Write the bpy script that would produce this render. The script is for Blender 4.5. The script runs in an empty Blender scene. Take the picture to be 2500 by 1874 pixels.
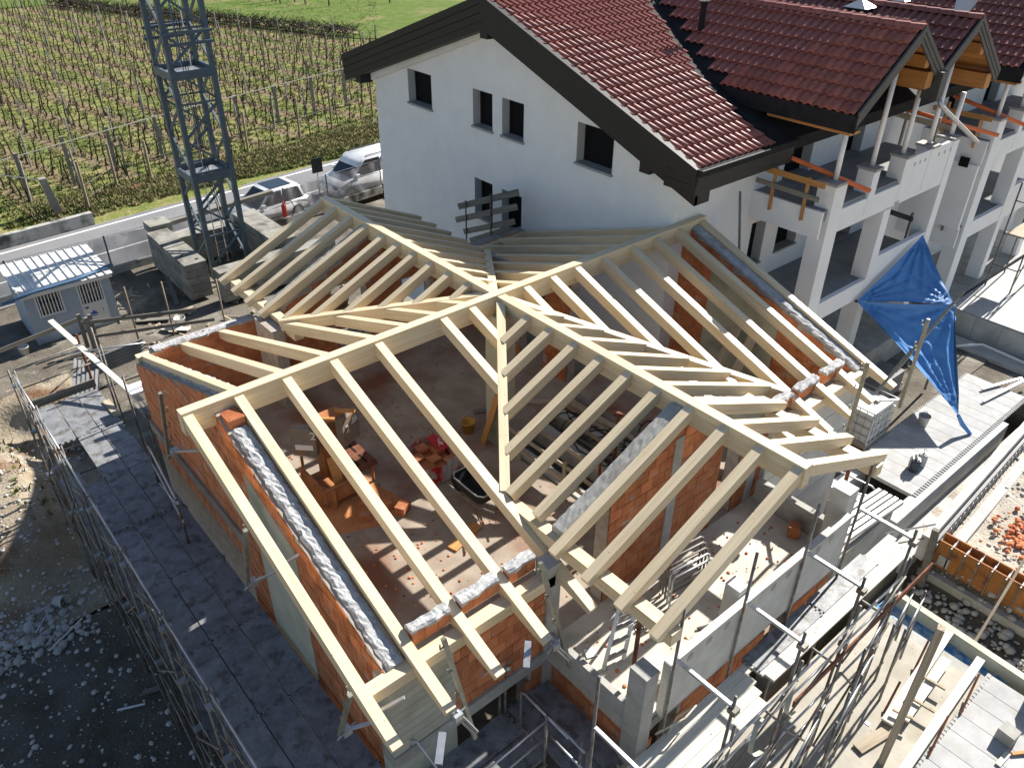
import bpy, bmesh, math, random
from mathutils import Vector, Matrix, noise as mnoise
random.seed(7)
RAD = math.radians
scene = bpy.context.scene
COL = scene.collection

# ------------------------------------------------------------------ camera, sky, sun, exposure
# metres; the drone camera hovers at the origin, the street lies 14.35 m below it,
# x runs along the main roof ridge, y along the cross ridge
YAW, PITCH, ROLL = RAD(49.2504), RAD(33.3922), RAD(-0.6185)
def camera_axes():
    f = Vector((math.cos(PITCH)*math.cos(YAW), math.cos(PITCH)*math.sin(YAW), -math.sin(PITCH)))
    r = Vector((math.sin(YAW), -math.cos(YAW), 0.0)); d = f.cross(r)
    r2 = r*math.cos(ROLL) + d*math.sin(ROLL)
    d2 = d*math.cos(ROLL) - r*math.sin(ROLL)
    return r2, d2, f
cam_data = bpy.data.cameras.new('camera')
cam = bpy.data.objects.new('camera', cam_data); COL.objects.link(cam)
_r, _d, _f = camera_axes()
cam.matrix_world = Matrix(((_r.x, -_d.x, -_f.x, 0), (_r.y, -_d.y, -_f.y, 0), (_r.z, -_d.z, -_f.z, 0), (0, 0, 0, 1)))
cam_data.sensor_fit = 'HORIZONTAL'; cam_data.sensor_width = 36.0
cam_data.lens = 36.0*1976.35/2500.0
cam_data.clip_start = 0.1; cam_data.clip_end = 2000.0
scene.camera = cam

SUN_AZ, SUN_EL = RAD(5.0), RAD(37.0)
world = bpy.data.worlds.new('World'); scene.world = world; world.use_nodes = True
wn = world.node_tree.nodes; wl = world.node_tree.links
sky = wn.new('ShaderNodeTexSky'); sky.sky_type = 'NISHITA'; sky.sun_disc = False
sky.sun_elevation = SUN_EL; sky.sun_rotation = math.pi/2 - SUN_AZ
sky.altitude = 300.0; sky.air_density = 1.0; sky.dust_density = 0.7; sky.ozone_density = 1.0
wn['Background'].inputs['Strength'].default_value = 0.065
wl.new(sky.outputs['Color'], wn['Background'].inputs['Color'])

sun_data = bpy.data.lights.new('sun', 'SUN'); sun_data.energy = 5.0; sun_data.angle = RAD(0.53)
sun_data.color = (1.0, 0.955, 0.89)
sun = bpy.data.objects.new('sun', sun_data); COL.objects.link(sun)
sdir = Vector((math.cos(SUN_EL)*math.cos(SUN_AZ), math.cos(SUN_EL)*math.sin(SUN_AZ), math.sin(SUN_EL)))
sun.rotation_euler = sdir.to_track_quat('Z', 'Y').to_euler()
sun.location = sdir*60

scene.view_settings.view_transform = 'Standard'; scene.view_settings.look = 'None'
scene.view_settings.exposure = 1.1; scene.view_settings.gamma = 1.0
scene.view_settings.use_curve_mapping = False
scene.render.engine = 'CYCLES'
scene.cycles.use_denoising = True
scene.cycles.max_bounces = 6; scene.cycles.diffuse_bounces = 3; scene.cycles.glossy_bounces = 2
scene.cycles.transparent_max_bounces = 8

# ------------------------------------------------------------------ materials
def _nt(name):
    m = bpy.data.materials.new(name); m.use_nodes = True
    nt = m.node_tree; b = nt.nodes['Principled BSDF']
    return m, nt, b
def _lin(c):
    return (c[0], c[1], c[2], 1.0)
def pm(name, c1, c2, scale=3.0, rough=0.85, bump=0.3, bscale=30.0, bdist=0.01, stretch=(1, 1, 1), spec=0.3,
       metal=0.0, c3=None, s3=1.2, t3=(0.55, 0.7), var=0.0, detail=6.0, rot=(0, 0, 0), contrast=(0.35, 0.65), coord='Object', spots=None):
    """mottled surface: two colours mixed by noise, an optional third in patches, fine relief"""
    m, nt, b = _nt(name); N = nt.nodes; L = nt.links
    tc = N.new('ShaderNodeTexCoord'); oi = N.new('ShaderNodeObjectInfo')
    off = N.new('ShaderNodeVectorMath'); off.operation = 'ADD'
    mul = N.new('ShaderNodeVectorMath'); mul.operation = 'SCALE'; mul.inputs[3].default_value = 37.0 if coord == 'Object' else 0.0
    cmb = N.new('ShaderNodeCombineXYZ'); L.new(oi.outputs['Random'], cmb.inputs[0]); L.new(oi.outputs['Random'], cmb.inputs[1])
    L.new(cmb.outputs[0], mul.inputs[0]); L.new(tc.outputs[coord], off.inputs[0]); L.new(mul.outputs[0], off.inputs[1])
    mp = N.new('ShaderNodeMapping'); mp.inputs['Scale'].default_value = stretch; mp.inputs['Rotation'].default_value = rot
    L.new(off.outputs[0], mp.inputs[0])
    n1 = N.new('ShaderNodeTexNoise'); n1.inputs['Scale'].default_value = scale; n1.inputs['Detail'].default_value = detail
    n1.inputs['Roughness'].default_value = 0.65
    L.new(mp.outputs[0], n1.inputs[0])
    r1 = N.new('ShaderNodeMapRange'); r1.inputs[1].default_value = contrast[0]; r1.inputs[2].default_value = contrast[1]
    L.new(n1.outputs['Fac'], r1.inputs[0])
    mx = N.new('ShaderNodeMix'); mx.data_type = 'RGBA'; mx.inputs[6].default_value = _lin(c1); mx.inputs[7].default_value = _lin(c2)
    L.new(r1.outputs[0], mx.inputs[0]); out = mx.outputs[2]
    if c3:
        n3 = N.new('ShaderNodeTexNoise'); n3.inputs['Scale'].default_value = s3; n3.inputs['Detail'].default_value = 5
        L.new(off.outputs[0], n3.inputs[0])
        r3 = N.new('ShaderNodeMapRange'); r3.inputs[1].default_value = t3[0]; r3.inputs[2].default_value = t3[1]
        L.new(n3.outputs['Fac'], r3.inputs[0])
        m3 = N.new('ShaderNodeMix'); m3.data_type = 'RGBA'; m3.inputs[7].default_value = _lin(c3)
        L.new(r3.outputs[0], m3.inputs[0]); L.new(out, m3.inputs[6]); out = m3.outputs[2]
    if spots:
        sc, th, col = spots
        v = N.new('ShaderNodeTexVoronoi'); v.inputs['Scale'].default_value = sc; L.new(off.outputs[0], v.inputs['Vector'])
        rs = N.new('ShaderNodeMapRange'); rs.inputs[1].default_value = th; rs.inputs[2].default_value = th*0.6
        L.new(v.outputs['Distance'], rs.inputs[0])
        ms = N.new('ShaderNodeMix'); ms.data_type = 'RGBA'; ms.inputs[7].default_value = _lin(col)
        L.new(rs.outputs[0], ms.inputs[0]); L.new(out, ms.inputs[6]); out = ms.outputs[2]
    if var:
        hv = N.new('ShaderNodeHueSaturation'); rr = N.new('ShaderNodeMapRange')
        rr.inputs[3].default_value = 1-var; rr.inputs[4].default_value = 1+var
        L.new(oi.outputs['Random'], rr.inputs[0]); L.new(rr.outputs[0], hv.inputs['Value']); L.new(out, hv.inputs['Color']); out = hv.outputs[0]
    L.new(out, b.inputs['Base Color'])
    b.inputs['Roughness'].default_value = rough; b.inputs['Specular IOR Level'].default_value = spec; b.inputs['Metallic'].default_value = metal
    if bump:
        nb = N.new('ShaderNodeTexNoise'); nb.inputs['Scale'].default_value = bscale; nb.inputs['Detail'].default_value = 4
        L.new(mp.outputs[0], nb.inputs[0])
        bp = N.new('ShaderNodeBump'); bp.inputs['Strength'].default_value = bump; bp.inputs['Distance'].default_value = bdist
        L.new(nb.outputs['Fac'], bp.inputs['Height']); L.new(bp.outputs[0], b.inputs['Normal'])
    return m
def plain(name, c, rough=0.6, metal=0.0, spec=0.5, emit=None):
    m, nt, b = _nt(name)
    b.inputs['Base Color'].default_value = _lin(c); b.inputs['Roughness'].default_value = rough
    b.inputs['Metallic'].default_value = metal; b.inputs['Specular IOR Level'].default_value = spec
    return m

M = {}
M['spruce'] = pm('planed_spruce', (0.60, 0.475, 0.29), (0.72, 0.60, 0.41), scale=2.2, stretch=(0.35, 7, 7), rough=0.42, bump=0.05, bscale=14, spec=0.55,
                 var=0.05, detail=5, spots=(6.5, 0.075, (0.30, 0.15, 0.05)))
M['old_wood'] = pm('weathered_board', (0.30, 0.24, 0.17), (0.46, 0.39, 0.29), scale=2.5, stretch=(0.3, 8, 8), rough=0.85, bump=0.2, bscale=10, var=0.18)
M['grey_wood'] = pm('grey_weathered_board', (0.13, 0.12, 0.10), (0.24, 0.22, 0.19), scale=2.5, stretch=(0.3, 8, 8), rough=0.9, bump=0.2, bscale=10, var=0.15)
M['pale_plank'] = pm('pale_scaffold_plank', (0.56, 0.52, 0.43), (0.70, 0.67, 0.58), scale=2.2, stretch=(0.4, 5, 5), rough=0.75, bump=0.12, bscale=10, var=0.08,
                     c3=(0.42, 0.38, 0.30), s3=3.5, t3=(0.62, 0.72), spots=(5.0, 0.10, (0.20, 0.19, 0.17)))
M['orange_wood'] = pm('orange_pine_board', (0.42, 0.20, 0.06), (0.55, 0.28, 0.10), scale=2.5, stretch=(0.4, 8, 8), rough=0.7, bump=0.1, bscale=10, var=0.15)
M['concrete'] = pm('grey_concrete', (0.30, 0.29, 0.26), (0.42, 0.41, 0.38), scale=2.4, rough=0.9, bump=0.25, bscale=24, c3=(0.24, 0.22, 0.19), s3=1.1, t3=(0.55, 0.75), spots=(18, 0.12, (0.16, 0.15, 0.14)))
M['concrete_green'] = pm('damp_formed_concrete', (0.34, 0.33, 0.26), (0.44, 0.43, 0.36), scale=1.6, rough=0.85, bump=0.15, bscale=18, c3=(0.25, 0.26, 0.19), s3=0.9)
M['concrete_light'] = pm('pale_concrete', (0.46, 0.45, 0.41), (0.58, 0.57, 0.53), scale=2.0, rough=0.85, bump=0.12, bscale=24, c3=(0.38, 0.37, 0.33), s3=0.8, t3=(0.55, 0.72), spots=(11, 0.08, (0.28, 0.27, 0.25)))
M['mortar_cap'] = pm('rough_mortar', (0.32, 0.32, 0.32), (0.47, 0.47, 0.46), scale=5, rough=0.95, bump=0.9, bscale=16, bdist=0.03, c3=(0.20, 0.20, 0.20), s3=9, t3=(0.62, 0.72))
M['mortar'] = pm('wall_mortar', (0.30, 0.25, 0.21), (0.42, 0.37, 0.33), scale=6, rough=0.95, bump=0.4, bscale=40)
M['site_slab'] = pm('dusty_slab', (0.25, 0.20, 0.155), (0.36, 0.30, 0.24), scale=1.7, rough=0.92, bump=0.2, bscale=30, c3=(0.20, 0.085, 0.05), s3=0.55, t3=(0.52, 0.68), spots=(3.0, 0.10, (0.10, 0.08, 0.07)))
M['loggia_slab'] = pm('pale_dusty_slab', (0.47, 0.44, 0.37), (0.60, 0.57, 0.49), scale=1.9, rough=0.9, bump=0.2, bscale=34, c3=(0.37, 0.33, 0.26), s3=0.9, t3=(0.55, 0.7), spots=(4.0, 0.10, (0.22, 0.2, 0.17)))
M['plaster'] = pm('white_plaster', (0.77, 0.765, 0.745), (0.83, 0.825, 0.81), scale=1.2, rough=0.9, bump=0.08, bscale=60, spec=0.2)
M['plaster_grey'] = pm('grey_reveal_render', (0.55, 0.54, 0.52), (0.62, 0.61, 0.59), scale=2, rough=0.9, bump=0.1, bscale=50)
M['stone_sill'] = pm('grey_stone_sill', (0.30, 0.29, 0.28), (0.37, 0.36, 0.34), scale=5, rough=0.7, bump=0.05)
M['black_wood'] = pm('black_painted_board', (0.014, 0.013, 0.013), (0.022, 0.021, 0.020), scale=3, stretch=(0.3, 6, 6), rough=0.55, bump=0.08, bscale=12, spec=0.35)
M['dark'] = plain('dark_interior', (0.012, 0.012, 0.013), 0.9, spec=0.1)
M['galv'] = pm('galvanised_steel', (0.42, 0.43, 0.44), (0.55, 0.56, 0.57), scale=9, rough=0.42, bump=0, metal=0.75, var=0.1)
M['old_steel'] = pm('weathered_scaffold_tube', (0.13, 0.12, 0.11), (0.27, 0.25, 0.22), scale=6, rough=0.6, bump=0.1, metal=0.35, c3=(0.20, 0.09, 0.04), s3=5, t3=(0.58, 0.7), var=0.2)
M['rust'] = pm('rusty_steel', (0.12, 0.045, 0.025), (0.22, 0.09, 0.05), scale=9, rough=0.85, bump=0.2, metal=0.2)
M['deck'] = pm('worn_steel_deck', (0.17, 0.175, 0.18), (0.28, 0.285, 0.29), scale=3.5, rough=0.62, bump=0.08, metal=0.25, c3=(0.13, 0.12, 0.11), s3=4.5, t3=(0.52, 0.66), spots=(22, 0.16, (0.55, 0.55, 0.54)), var=0.12)
M['blue_grey_steel'] = pm('blue_grey_crane_steel', (0.085, 0.115, 0.135), (0.12, 0.15, 0.17), scale=4, rough=0.5, bump=0.05, c3=(0.10, 0.07, 0.05), s3=3, t3=(0.65, 0.75))
M['white_paint'] = plain('white_paint', (0.80, 0.80, 0.79), 0.45)
M['black'] = plain('black_rubber', (0.015, 0.015, 0.016), 0.7)
M['glass_dark'] = plain('dark_glass', (0.012, 0.016, 0.02), 0.06, spec=0.8)
M['red'] = plain('red_paint', (0.45, 0.02, 0.02), 0.5)
M['orange_pipe'] = pm('orange_plastic_pipe', (0.60, 0.13, 0.035), (0.68, 0.17, 0.05), scale=4, rough=0.45, bump=0)
M['blue_plastic'] = pm('blue_plastic', (0.05, 0.11, 0.20), (0.08, 0.16, 0.27), scale=4, rough=0.55, bump=0.05)
M['yellow_plastic'] = plain('yellow_plastic', (0.55, 0.30, 0.05), 0.5)
M['white_plastic'] = pm('milky_plastic', (0.50, 0.50, 0.47), (0.62, 0.62, 0.58), scale=3, rough=0.5, bump=0)

def brick_mat():
    m, nt, b = _nt('hollow_clay_brick'); N = nt.nodes; L = nt.links
    tc = N.new('ShaderNodeTexCoord'); oi = N.new('ShaderNodeObjectInfo'); geo = N.new('ShaderNodeNewGeometry')
    n = N.new('ShaderNodeTexNoise'); n.inputs['Scale'].default_value = 3.5; n.inputs['Detail'].default_value = 6
    L.new(geo.outputs['Position'], n.inputs[0])
    mx = N.new('ShaderNodeMix'); mx.data_type = 'RGBA'; mx.inputs[6].default_value = (0.42, 0.135, 0.055, 1); mx.inputs[7].default_value = (0.60, 0.24, 0.11, 1)
    mr = N.new('ShaderNodeMapRange'); mr.inputs[1].default_value = 0.3; mr.inputs[2].default_value = 0.7
    L.new(n.outputs[0], mr.inputs[0]); L.new(mr.outputs[0], mx.inputs[0])
    # mortar smears
    n2 = N.new('ShaderNodeTexNoise'); n2.inputs['Scale'].default_value = 2.3; n2.inputs['Detail'].default_value = 7
    mp2 = N.new('ShaderNodeMapping'); mp2.inputs['Location'].default_value = (3, 8, 1); mp2.inputs['Scale'].default_value = (1, 1, 2.2)
    L.new(geo.outputs['Position'], mp2.inputs[0]); L.new(mp2.outputs[0], n2.inputs[0])
    r2 = N.new('ShaderNodeMapRange'); r2.inputs[1].default_value = 0.60; r2.inputs[2].default_value = 0.72; r2.inputs[4].default_value = 0.7
    L.new(n2.outputs[0], r2.inputs[0])
    m2 = N.new('ShaderNodeMix'); m2.data_type = 'RGBA'; m2.inputs[7].default_value = (0.45, 0.38, 0.33, 1)
    L.new(r2.outputs[0], m2.inputs[0]); L.new(mx.outputs[2], m2.inputs[6])
    hv = N.new('ShaderNodeHueSaturation'); rr = N.new('ShaderNodeMapRange'); rr.inputs[3].default_value = 0.68; rr.inputs[4].default_value = 1.2
    L.new(oi.outputs['Random'], rr.inputs[0]); L.new(rr.outputs[0], hv.inputs['Value']); L.new(m2.outputs[2], hv.inputs['Color'])
    L.new(hv.outputs[0], b.inputs['Base Color']); b.inputs['Roughness'].default_value = 0.88; b.inputs['Specular IOR Level'].default_value = 0.25
    # comb grooves: narrow vertical ribs across either face direction
    sx = N.new('ShaderNodeSeparateXYZ'); L.new(geo.outputs['Position'], sx.inputs[0])
    ad = N.new('ShaderNodeMath'); ad.operation = 'ADD'; L.new(sx.outputs[0], ad.inputs[0]); L.new(sx.outputs[1], ad.inputs[1])
    fr = N.new('ShaderNodeMath'); fr.operation = 'MULTIPLY'; fr.inputs[1].default_value = 260.0; L.new(ad.outputs[0], fr.inputs[0])
    sn = N.new('ShaderNodeMath'); sn.operation = 'SINE'; L.new(fr.outputs[0], sn.inputs[0])
    bp = N.new('ShaderNodeBump'); bp.inputs['Strength'].default_value = 0.35; bp.inputs['Distance'].default_value = 0.004
    L.new(sn.outputs[0], bp.inputs['Height']); L.new(bp.outputs[0], b.inputs['Normal'])
    return m
M['brick'] = brick_mat()

# ------------------------------------------------------------------ mesh building
class MB:
    def __init__(s): s.v = []; s.f = []
    def add(s, vs, fs):
        o = len(s.v); s.v.extend([tuple(p) for p in vs]); s.f.extend([tuple(i+o for i in q) for q in fs])
    def box(s, x0, x1, y0, y1, z0, z1):
        s.add([(x0,y0,z0),(x1,y0,z0),(x1,y1,z0),(x0,y1,z0),(x0,y0,z1),(x1,y0,z1),(x1,y1,z1),(x0,y1,z1)],
              [(0,3,2,1),(4,5,6,7),(0,1,5,4),(1,2,6,5),(2,3,7,6),(3,0,4,7)])
        return s
    def prism(s, pts, vec):
        """polygon pts (3d) swept by vec"""
        n = len(pts); vec = Vector(vec); a = [Vector(p) for p in pts]; c = [p+vec for p in a]
        nr = Vector((0,0,0))
        for i in range(n): nr += a[i].cross(a[(i+1) % n])
        fl = nr.dot(vec) < 0
        fs = [tuple(range(n)) if fl else tuple(reversed(range(n))), tuple(reversed(range(n, 2*n))) if fl else tuple(range(n, 2*n))]
        for i in range(n):
            j = (i+1) % n
            fs.append((j, i, i+n, j+n) if fl else (i, j, j+n, i+n))
        s.add(a+c, fs); return s
    def tube(s, p0, p1, r, n=6, r1=None, caps=True):
        p0 = Vector(p0); p1 = Vector(p1); r1 = r if r1 is None else r1
        d = (p1-p0)
        if d.length < 1e-6: return s
        d.normalize(); u = d.orthogonal().normalized(); w = d.cross(u)
        vs = []
        for q, rad in ((p0, r), (p1, r1)):
            for i in range(n):
                a = 2*math.pi*i/n; vs.append(q + u*(rad*math.cos(a)) + w*(rad*math.sin(a)))
        fs = [(i, (i+1) % n, (i+1) % n+n, i+n) for i in range(n)]
        if caps: fs += [tuple(reversed(range(n))), tuple(range(n, 2*n))]
        s.add(vs, fs); return s
    def path(s, pts, r, n=6):
        """bent tube through points with mitred rings"""
        P = [Vector(p) for p in pts]; k = len(P)
        u = None; vs = []; rr = r if isinstance(r, (list, tuple)) else [r]*k
        for i in range(k):
            t = (P[min(i+1, k-1)] - P[max(i-1, 0)])
            if t.length < 1e-9: t = Vector((0, 0, 1))
            t.normalize()
            u = t.orthogonal().normalized() if u is None else (u - t*u.dot(t)).normalized()
            w = t.cross(u)
            for j in range(n):
                a = 2*math.pi*j/n; vs.append(P[i] + u*(rr[i]*math.cos(a)) + w*(rr[i]*math.sin(a)))
        fs = []
        for i in range(k-1):
            for j in range(n):
                fs.append((i*n+j, i*n+(j+1) % n, (i+1)*n+(j+1) % n, (i+1)*n+j))
        fs += [tuple(reversed(range(n))), tuple(range((k-1)*n, k*n))]
        s.add(vs, fs); return s
    def bar(s, p0, p1, w, h, up=(0, 0, 1)):
        """rectangular bar along p0-p1 centred on the line; w sideways, h along up"""
        p0 = Vector(p0); p1 = Vector(p1); d = (p1-p0).normalized(); up = Vector(up)
        if abs(d.dot(up)) > 0.98: up = Vector((1, 0, 0))
        sd = d.cross(up).normalized(); un = sd.cross(d)
        a = [p0+sd*(w/2*i)+un*(h/2*j) for i, j in ((-1,-1),(1,-1),(1,1),(-1,1))]
        s.prism(a, p1-p0); return s
    def lathe(s, prof, c=(0, 0, 0), n=12, cap=True):
        """profile of (r, z) turned round a vertical axis"""
        vs = []; fs = []
        for r, z in prof:
            for i in range(n):
                a = 2*math.pi*i/n; vs.append((c[0]+r*math.cos(a), c[1]+r*math.sin(a), c[2]+z))
        for k in range(len(prof)-1):
            for i in range(n):
                fs.append((k*n+i, k*n+(i+1) % n, (k+1)*n+(i+1) % n, (k+1)*n+i))
        if cap: fs += [tuple(reversed(range(n))), tuple(range((len(prof)-1)*n, len(prof)*n))]
        s.add(vs, fs); return s
    def mesh(s, name, mat, origin=None, smooth=False):
        me = bpy.data.meshes.new(name)
        if origin is None:
            if s.v:
                xs = [p[0] for p in s.v]; ys = [p[1] for p in s.v]; zs = [p[2] for p in s.v]
                origin = Vector(((min(xs)+max(xs))/2, (min(ys)+max(ys))/2, min(zs)))
            else: origin = Vector((0, 0, 0))
        origin = Vector(origin)
        me.from_pydata([(p[0]-origin.x, p[1]-origin.y, p[2]-origin.z) for p in s.v], [], s.f)
        for mm in (mat if isinstance(mat, (list, tuple)) else [mat]): me.materials.append(mm)
        if smooth:
            for p in me.polygons: p.use_smooth = True
        me.update()
        return me, origin

WLOC = {}
def _place(o, parent, world):
    WLOC[o.name] = Vector(world)
    if parent is not None:
        o.parent = parent; o.location = Vector(world) - WLOC[parent.name]
    else:
        o.location = world
def add(name, mb, mat, parent=None, smooth=False, label=None, cat=None, group=None, kind=None, origin=None):
    me, org = mb.mesh(name, mat, origin, smooth)
    o = bpy.data.objects.new(name, me); COL.objects.link(o)
    _place(o, parent, org); props(o, label, cat, group, kind)
    return o
def props(o, label=None, cat=None, group=None, kind=None):
    if label: o['label'] = label
    if cat: o['category'] = cat
    if group: o['group'] = group
    if kind: o['kind'] = kind
    return o
def thing(name, loc, label, cat, group=None):
    o = bpy.data.objects.new(name, None); COL.objects.link(o); o.empty_display_size = 0.2
    _place(o, None, loc); return props(o, label, cat, group)
def inst(name, me, parent, world, rot=None, scale=None):
    o = bpy.data.objects.new(name, me); COL.objects.link(o); _place(o, parent, world)
    if rot is not None: o.rotation_euler = rot
    if scale is not None: o.scale = scale
    return o
def copy_tree(o, world, rotz=0.0, label=None, group=None):
    def rec(src, par):
        c = src.copy(); COL.objects.link(c)
        WLOC[c.name] = WLOC[src.name].copy()
        if par is not None: c.parent = par
        for ch in src.children: rec(ch, c)
        return c
    r = rec(o, None); r.location = world; r.rotation_euler = (0, 0, rotz); WLOC[r.name] = Vector(world)
    if label: r['label'] = label
    if group: r['group'] = group
    return r
def beam(name, p0, p1, w, d, mat, parent=None, taper=0.0, tlen=0.7, plumb=True, **kw):
    """timber with its top centre line p0 -> p1, width w, depth d below; own local x axis along its length.
    taper: the share of depth the tail at p1 loses over tlen metres"""
    p0 = Vector(p0); p1 = Vector(p1); ax = (p1-p0); ln = ax.length; ax.normalize()
    sd = Vector((0, 0, 1)).cross(ax)
    sd = Vector((0, 1, 0)) if sd.length < 1e-4 else sd.normalized()
    up = ax.cross(sd)
    mb = MB()
    sh = 0.0
    if plumb and abs(ax.z) < 0.9:   # plumb cut at the head
        sh = -d*ax.z/max(1e-6, math.hypot(ax.x, ax.y))
    if taper:
        prof = [(0, 0), (ln, 0), (ln, -d*(1-taper)), (ln-tlen, -d), (-sh, -d)]
    else:
        prof = [(0, 0), (ln, 0), (ln, -d), (-sh, -d)]
    mb.prism([(a, -w/2, b) for a, b in prof], (0, w, 0))
    me, _ = mb.mesh(name, mat, origin=(0, 0, 0))
    o = bpy.data.objects.new(name, me); COL.objects.link(o)
    rot = Matrix((( ax.x, sd.x, up.x), (ax.y, sd.y, up.y), (ax.z, sd.z, up.z))).to_euler()
    _place(o, parent, p0); o.rotation_euler = rot
    props(o, kw.get('label'), kw.get('cat'), kw.get('group'), kw.get('kind'))
    return o
def board(name, p0, p1, w, h, mat, parent=None, up=(0, 0, 1), roll=None, **kw):
    """board centred on the line p0-p1, w across, h along up"""
    p0 = Vector(p0); p1 = Vector(p1); ax = (p1-p0); ln = ax.length; ax.normalize(); up = Vector(up)
    if abs(ax.dot(up)) > 0.98: up = Vector((1, 0, 0))
    sd = up.cross(ax).normalized(); un = ax.cross(sd)
    mb = MB(); mb.box(0, ln, -w/2, w/2, -h/2, h/2)
    me, _ = mb.mesh(name, mat, origin=(0, 0, 0))
    o = bpy.data.objects.new(name, me); COL.objects.link(o)
    _place(o, parent, p0)
    o.rotation_euler = Matrix(((ax.x, sd.x, un.x), (ax.y, sd.y, un.y), (ax.z, sd.z, un.z))).to_euler()
    props(o, kw.get('label'), kw.get('cat'), kw.get('group'), kw.get('kind'))
    return o
# ------------------------------------------------------------------ the unfinished house
FL = -10.4          # attic floor
GR = -14.35         # street level
def zAf(y): return -7.0-0.365*(10.62-y)
def zAb(y): return -7.0-0.345*(y-10.62)
def zA(y): return zAf(y) if y < 10.62 else zAb(y)
def zBl(x): return -7.0-0.455*(8.77-x)
def zBr(x): return -7.0-0.43*(x-8.77)
def zB(x): return zBl(x) if x < 8.77 else zBr(x)

house = thing('unfinished_house', (8.8, 10.6, GR), 'brick house shell standing open to the sky under the timber roof frame', 'house')

ALL_BRICKS = []     # (wall part, corners of the front quad, depth vector, centre)
def masonry(name, axis, c, s, t, u0, u1, z0, top, mat, parent=house, holes=(), bricks=False, label=None, bu=None, bz=None, L=0.26, H=0.205):
    """wall in the plane axis = c; s = side the visible face looks to (+1/-1); u along the other axis; top a function of u"""
    if not callable(top):
        tv = top; top = lambda u: tv
    def P(u, d, z):   # d = depth behind the face
        return (c-s*d, u, z) if axis == 'x' else (u, c-s*d, z)
    mb = MB()
    cuts = {u0, u1}
    for h in holes: cuts |= {max(u0, min(u1, h[0])), max(u0, min(u1, h[1]))}
    k = 10.62 if axis == 'x' else 8.77
    if u0 < k < u1: cuts.add(k)
    cuts = sorted(cuts)
    ins = 0.012 if bricks else 0.0
    for a, b in zip(cuts, cuts[1:]):
        if b-a < 1e-4: continue
        segs = [(z0, None)]
        for h in holes:
            if h[0] < (a+b)/2 < h[1]:
                segs = [(z0, h[2]), (h[3], None)]
        for lo, hi in segs:
            if hi is not None and hi-lo < 1e-3: continue
            za = top(a) if hi is None else hi; zb = top(b) if hi is None else hi
            if za <= lo and zb <= lo: continue
            mb.prism([P(a, ins, lo), P(b, ins, lo), P(b, ins, zb), P(a, ins, za)], Vector(P(0, t, 0))-Vector(P(0, ins, 0)))
    w = add(name, mb, M['mortar'] if bricks else mat, parent, label=label)
    if bricks:
        ua, ub = bu or (u0, u1); za_, zb_ = bz or (z0, 99)
        J = 0.012; row = 0; z = za_
        rnd = random.Random(hash((name, round(c, 2))) & 0xffff)
        while z < zb_:
            off = (L+J)*0.5 if row % 2 else 0.0
            u = ua-off
            any_ = False
            while u < ub:
                a = max(u, ua); b = min(u+L, ub)
                if b-a > 0.05:
                    zt0 = min(z+H, top(a)-0.004, zb_); zt1 = min(z+H, top(b)-0.004, zb_)
                    hit = any(h[0]-0.01 < (a+b)/2 < h[1]+0.01 and h[2]-0.02 < z+H/2 < h[3]+0.02 for h in holes)
                    if min(zt0, zt1) > z+0.03:
                        any_ = True
                        if not hit:
                            pr = rnd.uniform(-0.004, 0.006)
                            ALL_BRICKS.append((w, [P(a, -pr, z), P(b, -pr, z), P(b, -pr, zt1), P(a, -pr, zt0)], Vector(P(0, 0.03, 0))-Vector(P(0, 0, 0))))
                u += L+J
            if not any_ and row > 2 and z > top(ua) and z > top(ub): break
            z += H+J; row += 1
            if row > 60: break
    return w

BR = M['brick']
# left gable wall: hollow bricks over a formed concrete panel
masonry('gable_wall', 'x', 3.10, -1, 0.32, 5.95, 10.55, GR-0.9, lambda y: zA(y)-0.16, M['mortar'], bricks=True, bz=(-11.4, 0), label='long raked brick wall beside the left scaffold')
masonry('concrete_panel', 'x', 3.085, -1, 0.2, 8.3, 9.75, -11.3, lambda y: zA(y)-0.55, M['concrete_green'])
masonry('rear_gable_wall', 'x', 3.36, -1, 0.36, 10.7, 15.9, GR-0.9, lambda y: zA(y)-0.17, M['mortar'], bricks=True, bz=(-11.2, 0))
masonry('rear_wall', 'y', 15.75, -1, 0.3, 3.72, 6.0, FL, -8.78, M['mortar'], bricks=True)
masonry('wing_side_wall', 'x', 6.05, 1, 0.25, 14.4, 15.3, FL, -8.5, M['mortar'])
masonry('wing_gable_wall', 'y', 15.12, -1, 0.28, 6.06, 11.45, FL, lambda x: zB(x)-0.34, M['mortar'], bricks=True, holes=((7.6, 8.5, FL, -8.3), (9.5, 10.3, FL, -8.6)))
masonry('wing_right_wall', 'x', 11.3, -1, 0.28, 11.2, 15.1, FL, lambda y: max(-8.3, min(zA(y)-0.25, -7.6)), M['mortar'], bricks=True, holes=((12.0, 12.9, FL, -8.4),))
masonry('rear_right_wall', 'y', 15.75, -1, 0.3, 11.6, 14.4, FL, -8.78, M['mortar'], bricks=True)
masonry('party_wall', 'x', 14.42, -1, 0.26, 5.98, 15.7, FL-2.8, lambda y: zA(y)-0.17, M['mortar'], bricks=True, bz=(FL, 0), label='raked brick wall under the right end of the frame')
masonry('concrete_pier', 'x', 14.405, -1, 0.1, 7.9, 9.8, FL, lambda y: zA(y)-0.42, M['concrete_green'])
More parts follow.
